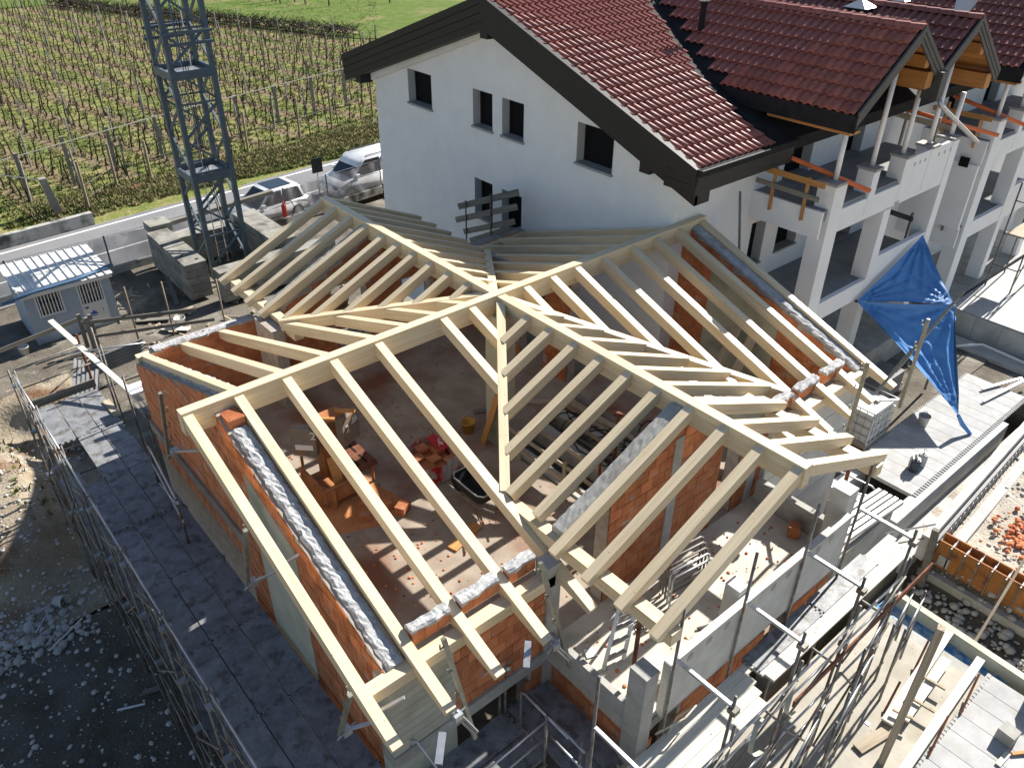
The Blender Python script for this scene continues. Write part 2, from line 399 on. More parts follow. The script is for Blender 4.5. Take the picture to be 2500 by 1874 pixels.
# front wall, left half: formed concrete and bricks over a slab band with an opening below
masonry('front_wall', 'y', 5.92, -1, 0.3, 4.09, 5.82, -10.42, -8.9, M['mortar'], bricks=True, label='brick front wall under the wall plate')
masonry('formed_concrete_wall', 'y', 5.90, -1, 0.32, 3.03, 4.09, GR-0.9, -8.88, M['concrete_green'])
fb = MB()
for i in range(9):
    fb.box(3.04, 4.085, 5.885, 5.90, -10.35+i*0.165, -10.35+i*0.165+0.158)
add('board_mark', fb, M['concrete_green'], house)
add('slab_band', MB().box(3.02, 6.02, 5.875, 6.2, -10.67, -10.43), M['concrete'], house)
masonry('lower_front_wall', 'y', 5.93, -1, 0.3, 4.08, 6.2, GR-0.9, -10.675, M['mortar'], bricks=True, holes=((4.1, 5.53, GR-1, -10.68),), bz=(-11.6, -10.68))
add('corner_column', MB().box(5.80, 6.06, 5.88, 6.16, GR, -8.62), M['concrete'], house)
# gable wall of the front wing, with the loggia before it
masonry('loggia_wall', 'y', 6.0, -1, 0.28, 7.19, 10.0, FL, lambda x: zB(x)-0.46, M['mortar'], bricks=True, label='brick wall behind the loggia, a concrete stanchion let into it')
add('stanchion', MB().box(8.58, 8.80, 5.985, 6.1, FL, -7.7), M['concrete'], house)
masonry('loggia_wall', 'y', 6.0, -1, 0.28, 10.62, 11.42, FL, lambda x: zB(x)-0.46, M['mortar'], bricks=True)
add('stanchion', MB().box(11.0, 11.22, 5.985, 6.1, FL, -8.4), M['concrete'], house)
masonry('right_front_wall', 'y', 5.92, -1, 0.3, 11.45, 14.66, GR, -8.9, M['concrete_light'])
for i in range(4):
    zc = -9.5-i*0.62
    add('concrete_panel', MB().box(11.46, 14.64, 5.905, 5.92, zc-0.6, zc), M['concrete_light'], house)

# rough mortar caps laid along the raked walls
def raked_cap(name, pts, w, th, mat, along, n=26, jag=0.018, parent=house, seed=1, **kw):
    """strip following pts (two ends of its centre line), w across, th thick, with an uneven top"""
    p0, p1 = Vector(pts[0]), Vector(pts[1]); rnd = random.Random(seed); mb = MB()
    sd = Vector((1, 0, 0)) if along == 'y' else Vector((0, 1, 0))
    vs = []; m = 6
    for i in range(n+1):
        q = p0.lerp(p1, i/n)
        jl, jr = rnd.uniform(-jag, jag), rnd.uniform(-jag, jag)
        for j in range(m+1):
            f = j/m; e = sd*((-w/2+jl)*(1-f)+(w/2+jr)*f)
            edge = -0.02 if j in (0, m) else 0
            vs.append(q+e+Vector((0, 0, rnd.uniform(-jag, jag)*0.8+edge)))
        vs.append(q+sd*(w/2+jr)+Vector((0, 0, -th+rnd.uniform(-jag, jag)))); vs.append(q+sd*(-w/2+jl)+Vector((0, 0, -th+rnd.uniform(-jag, jag))))
    r = m+3; fs = []
    for i in range(n):
        for j in range(r):
            fs.append((i*r+j, i*r+(j+1) % r, (i+1)*r+(j+1) % r, (i+1)*r+j))
    fs += [tuple(range(r)), tuple(reversed(range(n*r, n*r+r)))]
    mb.add(vs, fs)
    bm = bmesh.new(); me, org = mb.mesh(name, mat)
    bm.from_mesh(me); bmesh.ops.recalc_face_normals(bm, faces=bm.faces); bm.to_mesh(me); bm.free()
    o = bpy.data.objects.new(name, me); COL.objects.link(o); _place(o, parent, org); props(o, **kw); return o
raked_cap('mortar_cap', [(3.29, 10.1, zAf(10.1)-0.10), (3.29, 6.05, zAf(6.05)-0.12)], 0.25, 0.16, M['mortar_cap'], 'y', n=60, seed=3, label='grey mortar cap along the left gable wall')
raked_cap('mortar_cap', [(3.62, 10.8, zAb(10.8)-0.13), (3.62, 16.0, zAb(16.0)-0.13)], 0.34, 0.07, M['mortar_cap'], 'y', n=40, seed=4)
raked_cap('mortar_cap', [(4.85, 15.86, -8.72), (4.85+0.01, 15.86, -8.72)], 0.1, 0.05, M['mortar_cap'], 'y', n=1, seed=4)
raked_cap('mortar_cap', [(3.75, 15.86, -8.74), (6.0, 15.86, -8.74)], 0.22, 0.06, M['mortar_cap'], 'x', n=20, seed=5)
raked_cap('mortar_cap', [(14.57, 10.5, zAf(10.5)-0.09), (14.57, 6.0, zAf(6.0)-0.09)], 0.24, 0.14, M['mortar_cap'], 'y', n=50, seed=6)
raked_cap('mortar_cap', [(14.57, 10.8, zAb(10.8)-0.09), (14.57, 15.7, zAb(15.7)-0.09)], 0.24, 0.14, M['mortar_cap'], 'y', n=50, seed=7)
# cast ring beams on the raked walls of both wings
def ring_beam(y, x0, x1, yw, dz, hh, mat=M['concrete'], seed=1):
    raked_cap('ring_beam', [(x0, y, zB(x0)-dz), (x1, y, zB(x1)-dz)], yw, hh, mat, 'x', n=30, jag=0.008, seed=seed)
ring_beam(6.12, 6.2, 8.66, 0.27, 0.08, 0.36, seed=8); ring_beam(6.12, 8.88, 11.4, 0.27, 0.08, 0.36, seed=9)
ring_beam(15.27, 6.1, 8.66, 0.27, 0.08, 0.26, seed=10); ring_beam(15.27, 8.88, 11.4, 0.27, 0.08, 0.26, seed=11)
# a hollow brick with its honeycomb face up at the top of the left wall
hb = MB(); X0, X1, Y0, Y1, ZB = 3.17, 3.42, 10.16, 10.46, zAf(10.3)-0.30
nx, ny = 9, 7; wx = (X1-X0)/nx; wy = (Y1-Y0)/ny
for i in range(nx+1): hb.box(X0+i*wx-0.005, X0+i*wx+0.005, Y0, Y1, ZB, ZB+0.245)
for j in range(ny+1): hb.box(X0-0.005, X1+0.005, Y0+j*wy-0.005, Y0+j*wy+0.005, ZB, ZB+0.2449)
add('hollow_brick', hb, BR, house)

# bricks and mortar packed between the rafters on the wall plates
def infill(x0, x1, y, z, n, seed):
    w = (x1-x0)/n
    for i in range(n):
        b = MB().box(x0+i*w+0.004, x0+(i+1)*w-0.004, y, y+0.14, z, z+0.21)
        add('infill_brick', b, BR, house)
    raked_cap('infill_mortar', [(x0, y+0.08, z+0.27), (x1, y+0.08, z+0.27)], 0.19, 0.07, M['mortar_cap'], 'x', n=max(4, int((x1-x0)*9)), jag=0.022, seed=seed)
for i, (a, b) in enumerate(((3.62, 4.24), (4.42, 5.08), (5.27, 5.78))): infill(a, b, 6.14, -8.78, 3, 20+i)
for i, (a, b) in enumerate(((11.6, 12.32), (12.5, 13.22), (13.42, 14.12))): infill(a, b, 6.14, -8.78, 3, 30+i)

# floors
fs = MB()
fs.box(3.3, 8.62, 6.0, 15.9, FL-0.24, FL); fs.box(10.62, 14.6, 6.0, 15.9, FL-0.24, FL)
fs.box(8.62, 10.62, 10.45, 15.9, FL-0.24, FL); fs.box(8.62, 10.62, 6.0, 7.0, FL-0.24, FL)
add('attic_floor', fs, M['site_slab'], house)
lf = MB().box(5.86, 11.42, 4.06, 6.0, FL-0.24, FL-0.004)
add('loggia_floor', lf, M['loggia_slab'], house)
add('ground_floor', MB().box(3.3, 14.6, 4.9, 15.9, -13.4, -13.2), M['site_slab'], house)
for x0, x1 in ((8.68, 8.93), (9.5, 9.86), (10.24, 10.5)):
    add('floor_joist', MB().box(x0, x1, 7.0, 10.45, FL-0.26, FL+0.02), M['concrete'], house)
add('stair_landing', MB().box(8.93, 10.24, 9.3, 10.4, -12.0, -11.86), M['concrete'], house)
st = MB()
for i in range(7): st.box(8.95, 9.5, 8.9-i*0.27, 9.3-i*0.27, -12.1-i*0.17, -11.9-i*0.17)
add('stair_flight', st, M['concrete'], house)
add('column', MB().box(8.54, 8.98, 10.33, 10.72, FL, -7.38), M['concrete_green'], house)

# loggia parapets and posts
CL = M['concrete_light']
pp = thing('front_parapet', (8.6, 4.0, -10.5), 'pale concrete parapet panel with square sockets along the front of the loggia', 'parapet')
add('panel', MB().box(6.33, 11.02, 3.96, 4.08, -10.46, -9.30), CL, pp)
for xx in (6.78, 7.21, 7.63, 8.79, 9.19, 9.57, 10.03, 10.42):
    sq = MB().box(xx-0.055, xx+0.055, 3.952, 3.959, -9.51, -9.40)
    add('socket', sq, M['concrete'], pp)
add('post', MB().box(5.80, 6.06, 3.94, 4.24, GR, -9.14), M['concrete'], pp)
add('post', MB().box(8.05, 8.28, 4.10, 4.36, FL, -9.18), CL, pp)
add('post', MB().box(10.98, 11.28, 4.085, 4.40, FL-0.3, -8.92), CL, pp)
add('side_panel', MB().box(5.86, 5.96, 4.26, 5.86, -10.62, -10.06), M['concrete'], house)
add('side_parapet', MB().box(11.22, 11.36, 4.42, 5.9, FL-0.24, -9.90), M['concrete'], house)
masonry('lower_side_wall', 'x', 5.97, -1, 0.25, 4.2, 5.9, GR, -10.64, M['mortar'], bricks=True, bz=(-12.0, -10.65))
masonry('lower_loggia_wall', 'y', 4.15, -1, 0.28, 6.2, 11.3, GR, -10.65, M['mortar'], bricks=True, bz=(-11.9, -10.66),
        holes=((6.35, 7.05, GR, -10.9), (9.2, 10.1, GR, -10.9)))
add('lower_beam', MB().box(5.98, 11.4, 4.02, 4.3, -10.66, -10.47), M['concrete'], house)

# ---- bricks: the 300 nearest become objects, the others one piece per wall
ALL_BRICKS.sort(key=lambda b: sum((Vector(p)).length for p in b[1]))
_near, _far = ALL_BRICKS[:290], ALL_BRICKS[290:]
_shared = {}
for w, q, dv in _near:
    o = Vector(q[0]); key = tuple(round(c, 3) for p in q for c in (Vector(p)-o)) + tuple(round(c, 2) for c in dv)
    if key not in _shared:
        mb = MB(); mb.prism(q, dv); _shared[key] = mb.mesh('brick', BR, origin=o)[0]
    inst('brick', _shared[key], w, o)
_by = {}
for w, q, dv in _far: _by.setdefault(w.name, (w, MB()))[1].prism(q, dv)
for w, mb in _by.values():
    add('brickwork', mb, BR, w, kind='stuff')

# ------------------------------------------------------------------ the timber roof frame
frame = thing('timber_roof_frame', (8.77, 10.62, -9.0), 'pale new timber roof frame of crossing ridges, rafters and valleys over the unfinished house', 'roof frame')
SP = M['spruce']; RW, RD = 0.15, 0.21
beam('ridge_beam', (2.63, 10.62, -7.0), (14.95, 10.62, -7.0), 0.18, 0.40, SP, frame)
beam('ridge_beam', (8.77, 10.52, -7.02), (8.77, 3.90, -7.02), 0.18, 0.38, SP, frame)
beam('ridge_beam', (8.77, 10.72, -7.02), (8.77, 17.25, -7.02), 0.18, 0.38, SP, frame)
def raf(p0, p1, taper=0.0, name='rafter', w=RW, d=RD): return beam(name, p0, p1, w, d, SP, frame, taper=taper)
e = 0.012   # rafters sit a touch below the ridge tops so nothing is flush
for x in (2.72, 3.52, 4.33, 5.18, 6.05):
    raf((x, 10.53, zAf(10.53)-e), (x, 5.18, zAf(5.18)-e), 0.5)
for x in (7.43, 8.08): raf((x, 10.53, zAf(10.53)-e), (x, 10.53-(8.77-x)/0.80, zAf(10.53-(8.77-x)/0.80)-e))
for x in (9.42, 10.12, 10.80, 11.55):
    yy = 10.53-(x-8.77)/0.85; raf((x, 10.53, zAf(10.53)-e), (x, yy, zAf(yy)-e))
for x in (12.42, 13.18, 13.95, 14.78): raf((x, 10.53, zAf(10.53)-e), (x, 5.30, zAf(5.30)-e), 0.5)
for x in (3.56, 4.36, 5.2): raf((x, 10.71, zAb(10.71)-e), (x, 16.06, zAb(16.06)-e), 0.4)
for x in (6.1, 6.78, 7.45, 8.1): yy = 10.71+(8.77-x)/0.735; raf((x, 10.71, zAb(10.71)-e), (x, yy, zAb(yy)-e))
for x in (9.45, 10.12, 10.79, 11.45): yy = 10.71+(x-8.77)/0.76; raf((x, 10.71, zAb(10.71)-e), (x, yy, zAb(yy)-e))
for x in (12.28, 13.08, 13.8): raf((x, 10.71, zAb(10.71)-e), (x, 15.9, zAb(15.9)-e), 0.4)
for x in (10.80, 11.55):   # their feet show again under the front wing
    yy = 10.4-(x-8.77)/0.85; raf((x, yy, zAf(yy)-e-0.02), (x, 5.30, zAf(5.30)-e-0.02), 0.5)
# valley rafters
raf((8.66, 10.40, -7.08), (6.12, 7.24, zBl(6.12)-0.005), name='valley_rafter', w=0.16, d=0.24)
raf((8.90, 10.40, -7.08), (12.40, 6.32, zAf(6.32)-0.005), name='valley_rafter', w=0.16, d=0.24)
raf((8.68, 10.85, -7.08), (6.02, 14.47, zBl(6.02)-0.005), name='valley_rafter', w=0.16, d=0.24)
raf((8.86, 10.85, -7.08), (11.55, 14.40, zBr(11.55)-0.005), name='valley_rafter', w=0.16, d=0.24)
# front wing
for y in (9.63, 9.04, 8.41, 7.79):
    xv = 8.77-(10.55-y)*0.80; raf((8.68, y, zBl(8.68)-e), (xv, y, zBl(xv)-e), d=0.19)
for y in (7.17, 6.55): raf((8.68, y, zBl(8.68)-e), (6.12, y, zBl(6.12)-e), d=0.19)
for y in (5.90, 5.25, 4.62, 4.00): raf((8.68, y, zBl(8.68)-e), (5.86, y, zBl(5.86)-e), 0.25, d=0.19)
for y in (9.64, 9.05, 8.43, 7.80, 7.19, 6.59):
    xv = 8.77+(10.55-y)*0.85; raf((8.86, y, zBr(8.86)-e), (xv, y, zBr(xv)-e), d=0.19)
for y in (5.88, 5.22, 4.58, 3.98): raf((8.86, y, zBr(8.86)-e), (11.50, y, zBr(11.50)-e), 0.25, d=0.19)
# rear wing
for y in (17.17, 16.5, 15.82, 15.14): raf((8.68, y, zBl(8.68)-e), (5.86, y, zBl(5.86)-e), 0.25, d=0.19)
for y in (14.43, 13.85, 13.23, 12.61, 12.0, 11.38):
    xv = max(6.1, 8.77-(y-10.65)*0.735); raf((8.68, y, zBl(8.68)-e), (xv, y, zBl(xv)-e), d=0.19)
for y in (17.17, 16.5, 15.84, 15.16): raf((8.86, y, zBr(8.86)-e), (11.5, y, zBr(11.5)-e), 0.25, d=0.19)
for y in (14.51, 13.93, 13.27, 12.65, 12.08, 11.5):
    xv = min(11.5, 8.77+(y-10.65)*0.76); raf((8.86, y, zBr(8.86)-e), (xv, y, zBr(xv)-e), d=0.19)
# wall plates
beam('wall_plate', (2.75, 5.98, -8.83), (5.95, 5.98, -8.83), 0.20, 0.20, SP, frame)
beam('wall_plate', (11.7, 5.98, -8.83), (14.95, 5.98, -8.83), 0.20, 0.20, SP, frame)
beam('wall_plate', (6.18, 7.3, zBl(6.18)-0.20), (6.18, 3.86, zBl(6.18)-0.20), 0.20, 0.22, SP, frame)
beam('wall_plate', (11.22, 7.0, zBr(11.22)-0.20), (11.22, 3.86, zBr(11.22)-0.20), 0.20, 0.22, SP, frame)
beam('wall_plate', (6.18, 14.0, zBl(6.18)-0.20), (6.18, 17.1, zBl(6.18)-0.20), 0.20, 0.22, SP, frame)
beam('wall_plate', (11.22, 14.2, zBr(11.22)-0.20), (11.22, 17.1, zBr(11.22)-0.20), 0.20, 0.22, SP, frame)
beam('wall_plate', (3.4, 15.85, -8.80), (6.1, 15.85, -8.80), 0.18, 0.2, SP, frame)
beam('wall_plate', (11.6, 15.7, -8.80), (14.9, 15.7, -8.80), 0.18, 0.2, SP, frame)
# ------------------------------------------------------------------ the finished white row house
M['tile'] = pm('dark_red_roof_tile', (0.24, 0.075, 0.055), (0.33, 0.115, 0.085), scale=6, rough=0.5, bump=0.05, bscale=60, spec=0.35, var=0.22)
M['flashing'] = pm('black_sheet_metal', (0.016, 0.016, 0.017), (0.026, 0.026, 0.027), scale=3, rough=0.75, bump=0.02, spec=0.12)
M['grey_fascia'] = pm('dark_grey_fascia', (0.050, 0.053, 0.053), (0.070, 0.073, 0.072), scale=3, rough=0.5, bump=0.03)
M['soffit'] = pm('varnished_soffit_board', (0.36, 0.15, 0.04), (0.48, 0.22, 0.07), scale=3, stretch=(5, 0.4, 5), rough=0.5, bump=0.05, var=0.12)
M['balcony_floor'] = pm('grey_balcony_screed', (0.20, 0.20, 0.20), (0.28, 0.28, 0.27), scale=1.4, rough=0.9, bump=0.1)
PL = M['plaster']
rh = thing('row_house', (20, 15, GR), 'white rendered row house with dark red tiled roofs and stacked balconies', 'house')
def zR(y): return -5.85-0.352*(10.75-y) if y < 18.3 else -5.85+0.352*7.55-0.352*(y-18.3)
XW = 15.1
WINS = [(21.52, 22.83, -6.89, -5.84), (18.51, 19.44, -6.90, -5.83), (17.13, 18.09, -6.89, -5.83), (13.70, 15.02, -6.90, -5.84),
        (18.52, 19.42, -9.73, -8.49), (17.17, 18.09, -9.73, -8.50)]
# gable wall with real openings
def gable_wall():
    mb = MB(); t = 0.38
    cuts = sorted({11.57, 24.85, 18.3} | {w[0] for w in WINS} | {w[1] for w in WINS})
    for a, b in zip(cuts, cuts[1:]):
        mid = (a+b)/2; hs = sorted([w for w in WINS if w[0] < mid < w[1]], key=lambda w: w[2]); lo = GR
        for h in hs+[None]:
            hi = h[2] if h else None
            za, zb = (zR(a)-0.35, zR(b)-0.35) if hi is None else (hi, hi)
            mb.prism([(XW, a, lo), (XW, b, lo), (XW, b, zb), (XW, a, za)], (t, 0, 0))
            if h: lo = h[3]
    return add('gable_wall', mb, PL, rh)
gw = gable_wall()
for (a, b, lo, hi) in WINS:
    w = add('window', MB().box(XW+0.30, XW+0.34, a, b, lo, hi), M['dark'], rh)  # near-black sheet in the empty opening stands in for the unlit room
    rv = MB(); k = 0.012
    rv.box(XW-0.004, XW+0.30, b-k, b-0.001, lo, hi); rv.box(XW-0.004, XW+0.30, a+0.001, a+k, lo, hi); rv.box(XW-0.004, XW+0.30, a+k, b-k, hi-k, hi-0.001)
    add('reveal', rv, M['plaster_grey'], w)
    add('window_sill', MB().box(XW-0.06, XW+0.30, a-0.03, b+0.03, lo-0.06, lo+0.004), M['stone_sill'], w)
    fr = MB(); fr.box(XW+0.27, XW+0.30, a+k, a+0.06, lo, hi); fr.box(XW+0.27, XW+0.30, b-0.06, b-k, lo, hi)
    add('frame_batten', fr, M['black_wood'], w)
# other walls of the block
ob = MB()
ob.box(XW+0.38, 46, 24.45, 24.85, GR, -6.6)
ob.box(XW+0.38, 46, 13.4, 13.5, GR, -5.4)      # dark inner face behind the openings
add('rear_wall', ob, PL, rh)
add('interior', MB().box(XW+0.45, 45, 13.5, 24.3, GR, -6.7), M['dark'], rh)  # solid black block painted for the darkness inside the house
# facade towards the balconies, with door openings on both floors
def facade(name, x0, x1, doors, y=11.57, t=0.34):
    mb = MB(); cuts = sorted({x0, x1} | {c for d in doors for c in d[:2] if x0 < c < x1})
    for a, b in zip(cuts, cuts[1:]):
        hs = sorted([d for d in doors if d[0] < (a+b)/2 < d[1]], key=lambda d: d[2]); lo = GR
        for h in hs+[None]:
            hi = h[2] if h else -6.0
            if hi-lo > 0.01: mb.box(a, b, y, y+t, lo, hi)
            if h: lo = h[3]
    add(name, mb, PL, rh)
    for d in doors:
        w = add('door_opening' if d[4] else 'window', MB().box(d[0], d[1], y+t-0.05, y+t-0.02, d[2], d[3]), M['dark'], rh)  # black sheet gives the opening its indoor shade as colour
        k = 0.012; rv = MB(); rv.box(d[1]-k, d[1]-0.001, y-0.004, y+t-0.05, d[2], d[3]); rv.box(d[0]+0.001, d[0]+k, y-0.004, y+t-0.05, d[2], d[3])
        add('reveal', rv, M['plaster_grey'], w)
        add('window_sill', MB().box(d[0]-0.02, d[1]+0.02, y-0.05, y+t-0.05, d[2]-0.05, d[2]+0.003), M['stone_sill'], w)
P0 = 9.3
for i in range(3):
    dx = P0*i
    ds = [(19.6+dx, 20.9+dx, -7.46, -5.6, 1), (22.5+dx, 23.65+dx, -7.46, -5.6, 1), (18.55+dx, 19.25+dx, -9.75, -8.45, 0), (19.9+dx, 21.0+dx, -9.65, -8.8, 0),
          (23.2+dx, 24.3+dx, -10.28, -8.6, 1)]
    facade('facade_wall', (XW+0.38 if i == 0 else 18.2+dx), 18.2+P0+dx, ds)
# ---- roof planes
def slab(name, pts, th, mat, parent=rh):
    return add(name, MB().prism(pts, (0, 0, -th)), mat, parent)
r1 = slab('roof_slope', [(14.56, 10.72, zR(10.72)-0.03), (46, 10.72, zR(10.72)-0.03), (46, 18.3, zR(18.3)-0.03), (14.56, 18.3, zR(18.3)-0.03)], 0.3, M['flashing'])
rb = slab('roof_slope', [(14.56, 18.3, zR(18.3)-0.03), (46, 18.3, zR(18.3)-0.03), (46, 25.9, zR(25.9)-0.03), (14.56, 25.9, zR(25.9)-0.03)], 0.3, M['flashing'])
# stepped black verge boards on the gable
for sgn, ya, yb in ((1, 10.66, 18.3), (-1, 18.3, 25.95)):
    for i in range(4):
        xa = 14.50+i*0.028; zt = -0.0-i*0.215
        b = MB(); b.prism([(xa, ya, zR(ya)+zt+0.02), (xa, yb, zR(yb)+zt+0.02), (xa, yb, zR(yb)+zt-0.185), (xa, ya, zR(ya)+zt-0.185)], (0.10 if i else 0.2, 0, 0))
        add('verge_board', b, M['black_wood'], rh)
    s = MB(); s.prism([(14.58, ya, zR(ya)-0.12), (14.58, yb, zR(yb)-0.12), (14.58, yb, zR(yb)-0.84), (14.58, ya, zR(ya)-0.84)], (0.53, 0, 0)); add('boxed_soffit', s, M['black_wood'], rh)
for y, z in ((18.3, -4.13), (12.25, -6.24), (25.15, -6.52)):
    add('purlin_end', MB().box(14.62, 15.1, y-0.16, y+0.16, z-0.14, z+0.3), M['black_wood'], rh)
f = MB(); f.prism([(14.98, 18.5, zR(18.5)-0.80), (14.98, 24.9, zR(24.9)-0.80), (14.98, 24.9, zR(24.9)-1.06), (14.98, 18.5, zR(18.5)-0.98)], (0.115, 0, 0)); add('frieze', f, PL, rh)
add('gutter', MB().box(14.52, 18.35, 10.55, 10.72, -6.02, -5.86), M['flashing'], rh)
add('gutter_lip_glint', MB().box(14.56, 17.1, 10.535, 10.55, -5.885, -5.865), M['galv'], rh)  # thin pale strip put in for the white highlight along the gutter edge
for i in range(2):
    add('eave_board', MB().box(14.54, 18.3, 10.62+0.03*i, 11.57, -6.24-0.22*i, -6.03-0.22*i), M['black_wood'], rh)
add('valley_flashing', MB().prism([(17.5, 10.7, zR(10.7)-0.01), (18.3, 10.7, zR(10.7)-0.01), (18.35, 13.1, zR(13.1)-0.01), (17.9, 13.05, zR(13.05)-0.01)], (0, 0, -0.05)), M['flashing'], rh)
add('return_fascia', MB().prism([(18.3, 10.66, -5.86), (18.3, 13.0, -5.06), (18.3, 13.0, -5.5), (18.3, 10.66, -6.4)], (0.08, 0, 0)), M['flashing'], rh)

# ---- dormer gables over the balconies
DORM = [(20.4, -3.35, 18.18, 21.9, 9.12), (23.45, -3.42, 21.9, 25.6, 9.12), (29.7, -3.35, 27.25, 31.2, 9.05), (32.75, -3.42, 31.2, 34.9, 9.05)]
def ydorm(z): return 10.75+(z+5.85)/0.352
DS = 0.73
roofs = []
for k, (xa, za, xl, xr, yf) in enumerate(DORM):
    yb = ydorm(za)
    zl = za-DS*(xa-xl); zr = za-DS*(xr-xa)
    L = slab('dormer_roof', [(xl, yf, zl-0.03), (xa, yf, za-0.03), (xa, yb, za-0.03), (xl, max(ydorm(zl), 12.9), zl-0.03)], 0.14, M['flashing'])
    R = slab('dormer_roof', [(xa, yf, za-0.03), (xr, yf, zr-0.03), (xr, ydorm(zr), zr-0.03), (xa, yb, za-0.03)], 0.14, M['flashing'])
    roofs.append((L, xa, za, xl, zl, yf))
    # boarded underside of the right slope, seen through the open gable
    n = 9
    for i in range(n):
        f0, f1 = i/n, (i+1)/n-0.012
        q = [(xa+(xr-xa)*f, y, za+(zr-za)*f-0.175) for f, y in ((f0, yf+0.03), (f1, yf+0.03), (f1, 11.5), (f0, 11.5))]
        add('soffit_board', MB().prism(q, (0, 0, -0.02)), M['soffit'], R)
    add('purlin', MB().box(xr-0.62, xr-0.30, yf+0.05, 11.5, zr-0.42, zr-0.02), M['soffit'], R)
    add('purlin', MB().box(xa-0.12+0.7, xa+0.08+0.7, yf+0.05, 11.5, za-0.98, za-0.70), M['soffit'], R)
    for i in range(5):
        q = [(xl+(xa-xl)*f, y, zl+(za-zl)*f-0.175) for f, y in ((i/5, yf+0.03), ((i+1)/5-0.02, yf+0.03), ((i+1)/5-0.02, 11.5), (i/5, 11.5))]
        add('soffit_board', MB().prism(q, (0, 0, -0.02)), M['soffit'], L)
    # dark grey verge boards, black eave board and orange eave soffit
    for (x0, z0, x1, z1) in ((xl, zl, xa, za), (xa, za, xr, zr)):
        for j in range(3):
            b = MB(); b.prism([(x0, yf-0.02+j*0.016, z0+0.05-j*0.13), (x1, yf-0.02+j*0.016, z1+0.05-j*0.13), (x1, yf-0.02+j*0.016, z1-0.075-j*0.13), (x0, yf-0.02+j*0.016, z0-0.075-j*0.13)], (0, 0.05, 0))
            add('verge_board', b, M['grey_fascia'], rh)
    add('eave_board', MB().box(xl-0.03, xl+0.02, yf, 12.9, zl-0.42, zl-0.02), M['flashing'], rh)
    add('eave_soffit', MB().box(xl+0.03, xl+0.45, yf+0.1, 11.5, zl-0.5, zl-0.44), M['soffit'], rh)
    if k % 2 == 0:
        add('hopper', MB().box(xr-0.16, xr+0.16, yf-0.12, yf+0.3, zr-0.75, zr-0.06), M['grey_fascia'], rh)
# ---- tiles
TW, TL = 0.222, 0.365
def tile_mesh():
    prof = [(0.0, 0.006), (0.045, 0.004), (0.075, 0.016), (0.105, 0.046), (0.15, 0.062), (0.19, 0.046), (0.222, 0.008)]
    vs = []; n = len(prof)
    for y, dz in ((-0.03, 0.048), (TL, 0.0)):
        for x, z in prof: vs.append((x, y, z+dz))
    for x, z in prof: vs.append((x, -0.03, z+0.048-0.03))
    fs = [(i, i+1, n+i+1, n+i) for i in range(n-1)] + [(2*n+i, 2*n+i+1, i+1, i) for i in range(n-1)]
    me = bpy.data.meshes.new('roof_tile'); me.from_pydata(vs, [], fs); me.materials.append(M['tile'])
    for p in me.polygons: p.use_smooth = len(p.vertices) == 4 and p.index < n-1
    me.update(); return me, vs, fs
TME, TVS, TFS = tile_mesh()
TILES = []
def lay(parent, org, across, up, inside, nu, nv):
    across = Vector(across).normalized(); up = Vector(up).normalized(); nor = across.cross(up); rnd = random.Random(len(TILES)+5)
    for j in range(nv):
        for i in range(nu):
            p = Vector(org)+across*(i*TW)+up*(j*TL)
            if inside(p): TILES.append((p+nor*rnd.uniform(-0.003, 0.004), Matrix(((across.x, up.x, nor.x), (across.y, up.y, nor.y), (across.z, up.z, nor.z))), parent))
def in1(p):
    lim = 17.42+(p.y-10.75)*0.18 if p.y < 13.0 else 17.82+(p.y-13.0)*0.48
    return 14.6 < p.x < lim-0.1
lay(r1, (14.62, 10.72, zR(10.72)-0.02), (1, 0, 0), (0, 1, 0.352), in1, 30, 22)
for (L, xa, za, xl, zl, yf) in roofs[:3]:
    lay(L, (xl+0.0, 17.2, zl-0.02), (0, -1, 0), (1, 0, DS), lambda p: yf+0.28 < p.y < max(ydorm(p.z), 12.8 if p.z < -4.6 else 0)-0.02 and p.x < xa-0.15, 40, 8)
TILES.sort(key=lambda t: t[0].length)
_rest = {}
for k, (p, R3, par) in enumerate(TILES):
    if k < 300: inst('roof_tile', TME, par, p, rot=R3.to_euler())
    else: _rest.setdefault(par.name, (par, MB()))[1].add([R3 @ Vector(v)+p for v in TVS], TFS)
for par, mb in _rest.values(): add('roof_tiling', mb, M['tile'], par, kind='stuff')
# ridge tiles
def ridge_tile(parent, x, y, z):
    mb = MB(); n = 6; vs = []
    for yy, r in ((y, 0.125), (y+0.40, 0.105)):
        for i in range(n+1):
            a = math.pi*i/n; vs.append((x+r*1.15*math.cos(a), yy, z+r*math.sin(a)-0.03))
    mb.add(vs, [(i, i+1, n+2+i, n+1+i) for i in range(n)]+[tuple(range(n+1))])
    return add('ridge_tile', mb, M['tile'], parent)
for (L, xa, za, xl, zl, yf) in roofs[:3]:
    y = yf+0.02
    while y < 16.6: ridge_tile(L, xa, y, za); y += 0.37
